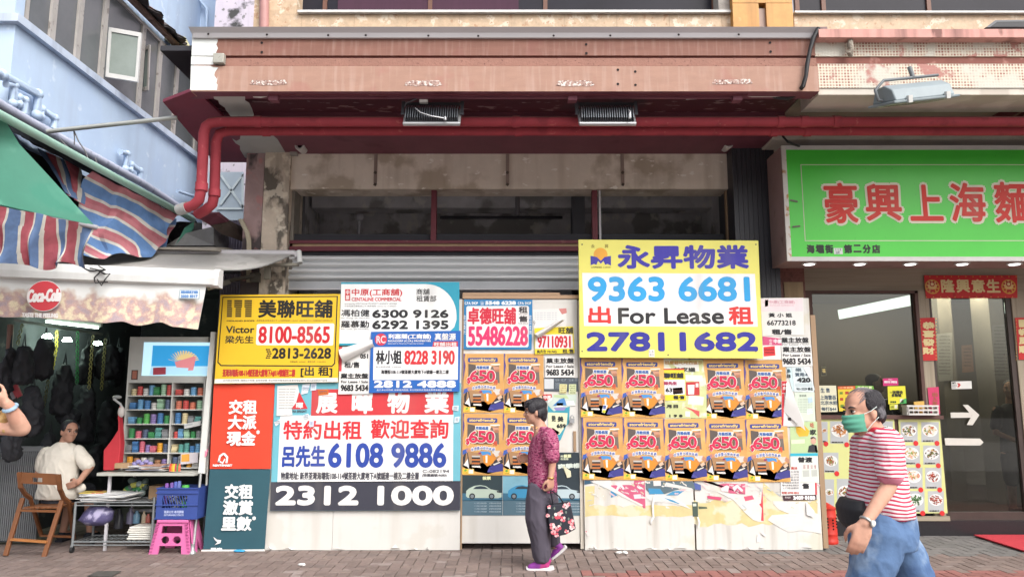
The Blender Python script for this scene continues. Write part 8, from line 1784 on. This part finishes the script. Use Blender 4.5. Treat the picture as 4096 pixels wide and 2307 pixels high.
def walking_man():
 Y = 3.9
 g = pt('m', 470, 1300, Y)
 t = thing('person', 'balding person in a green face mask and red and white striped shirt walking left', 'person', (g.x, Y, 0))
 def q(x, y, dy=0.): return pt('m', x, y, Y+dy)
 sk = skin_mat('#d0a08a'); f, u = V(-.96, -.18, -.12).normalized(), V(-.16, 0, 1)
 s = u.cross(f).normalized(); u = f.cross(s).normalized(); hc = q(358, 258)
 mb = MB(); head_prims(mb, hc, f, u, s, sk)
 limb(mb, [q(400, 330), q(420, 390), q(440, 450)], [.058, .06, .085], sk)
 mb.loft([(q(500, 1040).x, Y, q(500, 1040).z-.03, .13, .16), (q(490, 860).x, Y, q(490, 860).z, .13, .16), (q(470, 640).x, Y, q(470, 640).z, .115, .16), (q(470, 480).x, Y, q(470, 480).z, .09, .15)], sk)
 nr, fr = -.18, .18
 sh, el, wr = q(545, 510, nr+.02), q(548, 800, nr-.03), q(378, 1062, nr-.08)
 limb(mb, [sh, q(558, 640, nr-.01), el], [.047, .044, .038], sk); limb(mb, [el, el.lerp(wr, .3), wr], [.037, .036, .026], sk)
 hand_prims(mb, wr, V(-.42, -.02, -1), V(.35, 1, -.1), V(-1, .25, .3), sk, (.3, .4, .35), 1.05, .5)
 sh2, el2, wr2 = q(400, 500, fr), q(470, 760, fr+.03), q(560, 960, fr)
 limb(mb, [sh2, el2, wr2], [.055, .042, .028], sk); hand_prims(mb, wr2, V(.4, 0, -1), V(-.6, -.7, 0), V(-.7, .6, 0), sk, (.4, .5, .4), 1.05)
 hip = q(500, 1080).z; gx = g.x
 kn, kf = V(gx-.15, Y-.09, hip-.40), V(gx+.28, Y+.09, hip-.38); an, af = V(gx-.22, Y-.09, .09), V(gx+.62, Y+.09, .2)
 limb(mb, [V(gx+.0, Y-.09, hip), kn, an], [.09, .06, .04], sk); limb(mb, [V(gx+.06, Y+.09, hip), kf, af], [.09, .06, .04], sk)
 skinned('body', mb, sk, t, .0065, 6)
 eyes(hc, f, u, s, t, '#4a4240')
 m = Matrix((f, s, u)).transposed(); hair = M('hair_grey_black', '#2f2c31', .6, .4, 40, bump=.2, stretch=(1, 1, .4), spots=('#77747a', .7, 12, .58)); mb = MB()
 def e(o, r): mb.ell(hc+m@Vector(o), r, hair, m, 18, 12)
 e((-.062, 0, .03), (.058, .078, .068)); e((-.072, 0, -.03), (.042, .066, .052)); e((-.062, 0, .066), (.05, .066, .04))
 for sg in (-1, 1): e((-.02, sg*.068, .035), (.042, .016, .048)); e((-.045, sg*.066, -.02), (.024, .016, .04)); e((-.02, sg*.058, .07), (.035, .018, .03))
 skinned('hair', mb, hair, t, .006, 3)
 mb = MB(); r = random.Random(12)
 for i in range(95):
  a = r.uniform(-1.15, 1.15); s0 = r.uniform(-.02, .055)*(1 if abs(a) > .5 else r.uniform(.2, 1)); p_ = []
  for k in range(4):
   x = s0-.03*k; y = .074*math.sin(a); zz = .034+.0845*math.sqrt(max(.02, 1-((x+.012)/.096)**2-(y/.076)**2)); p_.append(hc+m@V(x, y, zz))
  mb.tube(p_, [.001, .0014, .0014, .001], M('hair_thin_grey', '#6a666b', .6, .2, 30), 4)
 mb.build('thin_hair', t)
 mk = M('mask_green', '#63b096', .7, .06, 20, stretch=(1, 1, 3)); mb = MB()
 def mf(a, c):
  an_ = (a-.5)*2.5; r0 = .079-.012*c+.016*math.sin(c*math.pi)+.004*math.sin(c*19); return hc+m@V((r0+.018*math.cos(an_))*math.cos(an_)*1.0+.012, .070*math.sin(an_)*(1-.12*c), -.008-.088*c)
 mb.grid(mf, 24, 16, mk); mb.grid(lambda a, c: mf(a, c)+m@V(-.002, 0, 0), 24, 16, mk); fm_ = mb.build('face_mask', t)
 mb = MB(); wl = P('#d8e6e0')
 for c in (.02, .94): p0 = mf(1 if s.y < 0 else 0, c); q0 = mf(0 if s.y < 0 else 1, c); sg = -1 if s.y > 0 else 1; mb.tube([p0, p0.lerp(hc+m@V(-.02, sg*.08, .01 if c < .5 else -.03), .5)+m@V(0, sg*.006, 0), hc+m@V(-.028, sg*.082, .018 if c < .5 else -.034)], .0018, wl, 6); mb.tube([q0, hc+m@V(-.028, -sg*.082, .018 if c < .5 else -.034)], .0018, wl, 6)
 mb.build('ear_loop', fm_)
 # striped shirt
 def stripe():
  m_ = bpy.data.materials.new('red_white_stripes'); m_.use_nodes = True; n, L = m_.node_tree.nodes, m_.node_tree.links; b = n['Principled BSDF']
  tc = n.new('ShaderNodeTexCoord'); sx = n.new('ShaderNodeSeparateXYZ'); L.new(tc.outputs['Object'], sx.inputs[0])
  nz = n.new('ShaderNodeTexNoise'); nz.inputs['Scale'].default_value = 5; L.new(tc.outputs['Object'], nz.inputs['Vector'])
  a = n.new('ShaderNodeMath'); a.operation = 'MULTIPLY_ADD'; a.inputs[1].default_value = .035; L.new(nz.outputs[0], a.inputs[0]); L.new(sx.outputs[2], a.inputs[2])
  a2 = n.new('ShaderNodeMath'); a2.operation = 'MULTIPLY_ADD'; a2.inputs[1].default_value = .05; L.new(sx.outputs[0], a2.inputs[0]); L.new(a.outputs[0], a2.inputs[2])
  d = n.new('ShaderNodeMath'); d.operation = 'DIVIDE'; d.inputs[1].default_value = .0188; L.new(a2.outputs[0], d.inputs[0])
  fr_ = n.new('ShaderNodeMath'); fr_.operation = 'FRACT'; L.new(d.outputs[0], fr_.inputs[0])
  rp = n.new('ShaderNodeValToRGB'); rp.color_ramp.interpolation = 'CONSTANT'; rp.color_ramp.elements[0].color = C('#e6dadd', .9); rp.color_ramp.elements[1].position = .54; rp.color_ramp.elements[1].color = C('#ba3352', .9); L.new(fr_.outputs[0], rp.inputs[0])
  L.new(rp.outputs[0], b.inputs['Base Color']); b.inputs['Roughness'].default_value = .85; bp = n.new('ShaderNodeBump'); bp.inputs['Strength'].default_value = .5; bp.inputs['Distance'].default_value = .03; L.new(nz.outputs[0], bp.inputs['Height']); L.new(bp.outputs[0], b.inputs['Normal']); return m_
 st_ = stripe(); pkc = M('shirt_yoke_pink', '#cf7f94', .85, .08, 9); rdc = M('shirt_collar_red', '#b8283c', .85, .08, 9); mb = MB()
 def R_(y0, xl, xr, ry, y1=None): a, b = q(xl, y0), q(xr, y1 or y0); return ((a.x+b.x)/2, Y, (a.z+b.z)/2, (b.x-a.x)/2, ry)
 mb.loft([R_(1012, 340, 700, .17), R_(985, 300, 702, .18), R_(930, 270, 690, .185), R_(890, 262, 668, .185), R_(800, 290, 650, .18), R_(680, 300, 630, .175), R_(560, 304, 612, .18), R_(490, 308, 598, .195), R_(450, 330, 580, .185), R_(415, 355, 555, .15), R_(385, 370, 510, .10), R_(372, 375, 495, .085)], st_, 30)
 limb(mb, [q(535, 485, nr+.05), q(556, 560, nr), q(560, 700, nr-.03)], [.078, .07, .066], st_, 20); limb(mb, [q(400, 490, fr-.05), q(420, 580, fr), q(440, 690, fr+.03)], [.08, .07, .066], st_, 20)
 zc_ = q(500, 715).z; zy = q(500, 462).z; nk = q(420, 380)
 def reg(c):
  px = CX+F*c.x/(c.y*cp+(c.z-HC)*sp); 
  if c.z > nk.z-.012-.12*abs(c.x-nk.x) and math.hypot(c.x-nk.x-.02, c.y-Y) < .115: return rdc
  if c.y < Y-.20 and zc_-.05 < c.z < zc_+.012: return pkc
  if c.z > zy and c.x > nk.x+.07+.6*(zy+.07-c.z): return pkc
  return st_
 skinned('striped_shirt', mb, st_, t, .008, 4, reg, (.011, 9, (1, 1, .6)))
 jn = M('blue_jeans', '#58749b', .9, .14, 5, bump=.12, bscale=26, spots=('#93a7bf', .8, 2.6, .54), spots2=('#46618f', .6, 4, .57)); mb = MB()
 mb.loft([(gx+.03, Y, hip-.10, .155, .165), (gx+.03, Y, hip-.02, .165, .17), (gx+.03, Y, hip+.08, .155, .16)], jn, 24)
 limb(mb, [V(gx-.02, Y-.08, hip-.02), V(gx-.08, Y-.09, hip-.2), kn, V(gx-.21, Y-.09, .13)], [.125, .104, .085, .07], jn, 20)
 limb(mb, [V(gx+.09, Y+.09, hip-.02), V(gx+.19, Y+.1, hip-.2), kf, V(gx+.56, Y+.09, .26)], [.125, .106, .085, .07], jn, 20)
 skinned('jeans', mb, jn, t, .008, 3, None, (.011, 9, (1, 1, .8)))
 for a_, dx, tip in ((an, -.0, 0), (af, .02, 1)):
  mb = MB(); b_ = M('shoe_dark', '#3a3836', .6); limb(mb, [a_+V(.0, 0, .02), a_+V(.0, 0, -.04), a_+(V(-.17, 0, -.05) if not tip else V(-.10, 0, -.15))], [.05, .05, .035], b_, 12); skinned('shoe', mb, b_, t, .008, 3)
 wm = M('watch_steel', '#b9bab8', .3, .1, 6, metal=.7); mb = MB(); ax = (wr-el).normalized(); sd_ = ax.cross(V(0, 1, 0)).normalized(); fw = sd_.cross(ax).normalized(); cw = wr-ax*.012
 pts = [cw+(sd_*math.cos(i*math.pi/10)+fw*math.sin(i*math.pi/10))*.0295 for i in range(21)]; mb.tube(pts, .006, wm, 8, flat=.7)
 w_ = mb.build('wrist_watch', t); mb = MB(); dn = (fw*-.8+sd_*.5).normalized(); dn = dn if dn.y < 0 else -dn
 rot = dn.to_track_quat('Z', 'Y').to_matrix(); mb.ell(cw+dn*.034, (.019, .019, .006), wm, rot); mb.ell(cw+dn*.038, (.015, .015, .004), P('#dfe0da'), rot); mb.build('dial', w_)
 mb = MB(); bk = M('pouch_black', '#25262b', .7, .2, 8, bump=.08)
 c = q(290, 990, -.02); mb.loft([(c.x+.01, c.y, c.z-.075, .045, .10), (c.x, c.y, c.z-.04, .058, .13), (c.x-.01, c.y, c.z+.03, .055, .13), (c.x-.0, c.y, c.z+.07, .04, .11)], bk, 18)
 pc = skinned('waist_pouch', mb, bk, None, .008, 3); tag(pc, 'black waist pouch worn under the striped shirt of the masked person', 'pouch')
walking_man()
def seated_woman():
 Y = 7.9; t = thing('person', 'person in a loose cream tee shirt on the wooden chair, looking back over a shoulder', 'person', (pt('a', 340, 1080, Y).x, Y, 0))
 def q(x, y, dy=0.): return pt('a', x, y, Y+dy)
 sk = skin_mat('#b58a76'); f, u = V(.72, -.62, -.05).normalized(), V(.1, .05, 1)
 s = u.cross(f).normalized(); u = f.cross(s).normalized(); hc = q(405, 690)
 mb = MB(); head_prims(mb, hc, f, u, s, sk); limb(mb, [q(385, 730), q(372, 765), q(365, 800)], [.05, .055, .08], sk)
 mb.loft([(q(330, 1080).x, Y+.02, q(330, 1080).z, .16, .12), (q(340, 950).x, Y, q(340, 950).z, .14, .11), (q(350, 840).x, Y, q(350, 840).z, .16, .10), (q(365, 790).x, Y, q(365, 790).z, .10, .07)], sk)
 shr, elr, wrr = q(470, 815), q(522, 900, -.02), q(455, 985, -.10); limb(mb, [shr, elr, wrr], [.048, .042, .028], sk); hand_prims(mb, wrr, V(-1, -.1, -.35), V(0, .9, -.2), V(-.1, -.2, 1), sk, (.3, .4, .3), .95)
 shl, ell_, wrl = q(265, 830), q(228, 925, .0), q(245, 1010, .15); limb(mb, [shl, ell_, wrl], [.048, .04, .028], sk); hand_prims(mb, wrl, V(.2, 1, -.3), V(0, -.2, -1), V(1, 0, 0), sk, (.3, .4, .3), .95)
 for dx in (-.09, .09): limb(mb, [V(q(330, 1080).x+dx, Y+.04, .5), V(q(330, 1080).x+dx, Y+.42, .5), V(q(345, 1080).x+dx*1.6, Y+.36, .1)], [.085, .06, .035], sk); limb(mb, [V(q(345, 1080).x+dx*1.6, Y+.36, .09), V(q(345, 1080).x+dx*1.6, Y+.5, .05)], [.035, .028], sk, 10)
 skinned('body', mb, sk, t, .007, 6); eyes(hc, f, u, s, t)
 m = Matrix((f, s, u)).transposed(); hair = M('hair_dark', '#2b292e', .55, .3, 30, bump=.1); mb = MB()
 def e(o, r): mb.ell(hc+m@Vector(o), r, hair, m, 18, 12)
 e((-.03, 0, .05), (.096, .081, .075)); e((-.065, 0, .0), (.055, .074, .07)); e((-.085, 0, -.02), (.04, .05, .045))
 for sg in (-1, 1): e((.0, sg*.066, .04), (.05, .016, .045))
 skinned('hair', mb, hair, t, .006, 3)
 tee = M('cream_tee', '#dcd6ca', .85, .06, 6, bump=.15, bscale=7); mb = MB()
 def R_(y, xl, xr, ry, dy=0): a, b = q(xl, y), q(xr, y); return ((a.x+b.x)/2, Y+dy, a.z, (b.x-a.x)/2, ry)
 mb.loft([R_(1080, 205, 440, .15, .02), R_(1050, 212, 455, .16, .02), R_(1000, 228, 452, .155, .01), R_(930, 238, 450, .14), R_(870, 240, 462, .13), R_(820, 252, 475, .12), R_(785, 285, 450, .095), R_(760, 322, 415, .07), R_(750, 340, 402, .06)], tee, 26)
 limb(mb, [q(455, 810), q(486, 850, -.01), q(508, 880, -.02)], [.07, .07, .068], tee, 18); limb(mb, [q(275, 815), q(250, 865), q(240, 895)], [.07, .066, .062], tee, 18); mb.ell(q(470, 1020, -.02), (.05, .04, .05), tee)
 skinned('tee_shirt', mb, tee, t, .008, 4, None, (.016, 8, (1, 1, .5)))
 sh_ = M('dark_shorts', '#2d2f37', .9, .15, 6); mb = MB(); mb.loft([(q(330, 1080).x, Y+.05, .44, .17, .16), (q(330, 1080).x, Y+.04, .6, .165, .14)], sh_, 20)
 for dx in (-.09, .09): limb(mb, [V(q(330, 1080).x+dx, Y+.06, .52), V(q(330, 1080).x+dx, Y+.40, .515)], [.1, .085], sh_, 18)
 skinned('shorts', mb, sh_, t, .009, 4)
 for dx in (-.144, .144): mb = MB(); x = q(345, 1080).x+dx; limb(mb, [V(x, Y+.34, .05), V(x, Y+.50, .035)], [.05, .042], sh_, 12); mb.box(x-.04, x+.04, Y+.29, Y+.54, 0, .02, sh_); mb.build('shoe', t)
seated_woman()
def left_person():
 Y = 4.2; x0 = -3.16; t = thing('person', 'person with curly tan hair raising a bent bare arm with a pale blue watch', 'person', (x0, Y, 0))
 sk = skin_mat('#d2a590'); hc = V(x0+.02, Y+.02, 1.60); f, u = V(.35, -.93, 0).normalized(), V(0, 0, 1); s = u.cross(f).normalized()
 mb = MB(); head_prims(mb, hc, f, u, s, sk); limb(mb, [hc+V(0, .02, -.08), hc+V(0, .02, -.2)], [.05, .06], sk)
 mb.loft([(x0, Y, .8, .15, .11), (x0, Y, 1.05, .12, .1), (x0, Y, 1.3, .16, .1), (x0, Y, 1.4, .08, .07)], sk)
 el = pt('a', 128, 672, Y-.02); wr = pt('a', 48, 532, Y-.12); sh = V(x0+.17, Y, 1.36)
 limb(mb, [sh, sh.lerp(el, .5), el], [.052, .048, .044], sk); limb(mb, [el, el.lerp(wr, .4), wr], [.043, .042, .027], sk); hand_prims(mb, wr, V(-.75, -.2, .5), V(.2, .6, .3), V(.3, -.4, .8), sk, (.4, .5, .4), .95)
 limb(mb, [V(x0-.17, Y, 1.36), V(x0-.22, Y, 1.1), V(x0-.2, Y-.05, .85)], [.05, .042, .028], sk); hand_prims(mb, V(x0-.2, Y-.05, .85), V(0, -.1, -1), V(1, 0, 0), V(0, -1, 0), sk)
 for dx in (-.08, .08): limb(mb, [V(x0+dx, Y, .8), V(x0+dx, Y-.01, .45), V(x0+dx, Y, .08)], [.085, .058, .038], sk); limb(mb, [V(x0+dx, Y, .07), V(x0+dx, Y-.15, .035)], [.036, .028], sk, 10)
 skinned('body', mb, sk, t, .007, 6); eyes(hc, f, u, s, t)
 hair = smat('tan_curls', [(.3, '#7a5a38'), (.5, '#b08a58'), (.7, '#d2b482')], 30, (1, 1, .5)); mb = MB(); m = Matrix((f, s, u)).transposed(); r = random.Random(1)
 mb.ell(hc+m@V(-.03, 0, .045), (.1, .085, .08), hair, m); mb.ell(hc+m@V(-.07, 0, -.06), (.06, .09, .12), hair, m)
 for i in range(46): a = hc+V(r.uniform(.0, .20), r.uniform(-.08, .06), r.uniform(-.34, -.1)); mb.ell(a, (r.uniform(.025, .04),)*3, hair, nu=8, nv=6)
 for i in range(60): mb.ell(pt('a', r.uniform(-130, 42), r.uniform(585, 690), Y-.03+r.uniform(-.02, .06)), (r.uniform(.014, .03),)*3, hair, nu=8, nv=6)
 for i in range(20): a = hc+V(r.uniform(-.16, .05), r.uniform(-.02, .1), r.uniform(-.3, .0)); mb.ell(a, (.045,)*3, hair, nu=8, nv=6)
 skinned('hair', mb, hair, t, .008, 1)
 cl = M('grey_dress', '#8a8e96', .85, .1, 6); mb = MB(); mb.loft([(x0, Y, .45, .2, .16), (x0, Y, .8, .175, .135), (x0, Y, 1.05, .145, .12), (x0, Y, 1.28, .18, .12), (x0, Y, 1.38, .12, .09)], cl, 22); skinned('dress', mb, cl, t, .009, 4)
 for dx in (-.08, .08): mb = MB(); limb(mb, [V(x0+dx, Y+.02, .045), V(x0+dx, Y-.17, .035)], [.045, .036], P('#e0deda'), 12); mb.build('shoe', t)
 mb = MB(); ax = (el-wr).normalized(); c = wr+ax*.02; sd_ = ax.cross(V(0, 1, 0)).normalized(); fw = sd_.cross(ax); mb.tube([c+(sd_*math.cos(i*math.pi/9)+fw*math.sin(i*math.pi/9))*.032 for i in range(19)], .011, M('watch_blue', '#8fa8bd', .5), 8, flat=.5); mb.build('wrist_watch', t)
left_person()
def indoor(label, hx, Y, hy, sit, facing):
 hc = pt('s', hx, hy, Y); x0 = hc.x; top = hc.z-.2; t = thing('person', label, 'person', (x0, Y, .12))
 sk = skin_mat('#c49a84'); f, u = facing.normalized(), V(0, 0, 1); s = u.cross(f).normalized(); mb = MB(); head_prims(mb, hc, f, u, s, sk); limb(mb, [hc+V(0, .01, -.09), hc+V(0, .02, -.2)], [.05, .06], sk)
 mb.loft([(x0, Y, top-.55, .15, .11), (x0, Y, top-.3, .13, .1), (x0, Y, top-.05, .17, .1), (x0, Y, top+.02, .08, .07)], sk)
 for sg in (-1, 1):
  sh, el, wr = V(x0+sg*.19, Y, top-.05), V(x0+sg*.24, Y-.02, top-.32), V(x0+sg*.08, Y-.2, top-.42); limb(mb, [sh, el, wr], [.05, .04, .028], sk); hand_prims(mb, wr, V(-sg, -.3, .0), V(0, 1, 0), V(0, 0, 1), sk, (.4, .5, .4))
  hp, kn, an = V(x0+sg*.09, Y, top-.55), V(x0+sg*.1, Y-.02, max(.55, top-.95)), V(x0+sg*.1, Y, .2); limb(mb, [hp, kn, an], [.085, .058, .038], sk); limb(mb, [an, an+V(0, -.14, -.04)], [.036, .03], sk, 10)
 skinned('body', mb, sk, t, .009, 5); eyes(hc, f, u, s, t); m = Matrix((f, s, u)).transposed(); hair = M('hair_dark', '#2b292e', .55, .3, 30, bump=.1); mb = MB()
 mb.ell(hc+m@V(-.03, 0, .048), (.098, .083, .078), hair, m); mb.ell(hc+m@V(-.065, 0, -.01), (.055, .076, .08), hair, m); skinned('hair', mb, hair, t, .008, 2)
 cl = M('dark_tee', '#2b2d33', .85, .15, 6); mb = MB(); mb.loft([(x0, Y, top-.56, .175, .135), (x0, Y, top-.3, .165, .13), (x0, Y, top-.06, .2, .125), (x0, Y, top+.03, .09, .08)], cl, 22)
 for sg in (-1, 1): limb(mb, [V(x0+sg*.17, Y, top-.06), V(x0+sg*.23, Y-.01, top-.24)], [.07, .062], cl, 16)
 skinned('tee_shirt', mb, cl, t, .009, 4); mb = MB(); mb.loft([(x0, Y, top-.72, .17, .14), (x0, Y, top-.52, .17, .135)], cl, 20)
 for sg in (-1, 1): limb(mb, [V(x0+sg*.09, Y, top-.62), V(x0+sg*.1, Y-.02, top-.88)], [.1, .085], cl, 16)
 skinned('shorts', mb, cl, t, .009, 4); mb = MB()
 for sg in (-1, 1): limb(mb, [V(x0+sg*.1, Y+.02, .17), V(x0+sg*.1, Y-.15, .165)], [.045, .036], cl, 12)
 skinned('shoe', mb, cl, t, .009, 2)
indoor('person with dark hair standing inside behind the restaurant window, behind the striped shirt person', 385, 9.3, 610, False, V(.8, -.5, 0))
indoor('person in dark tee shirt and shorts standing inside behind the glass restaurant door', 1062, 9.3, 640, False, V(-.6, -.7, 0))
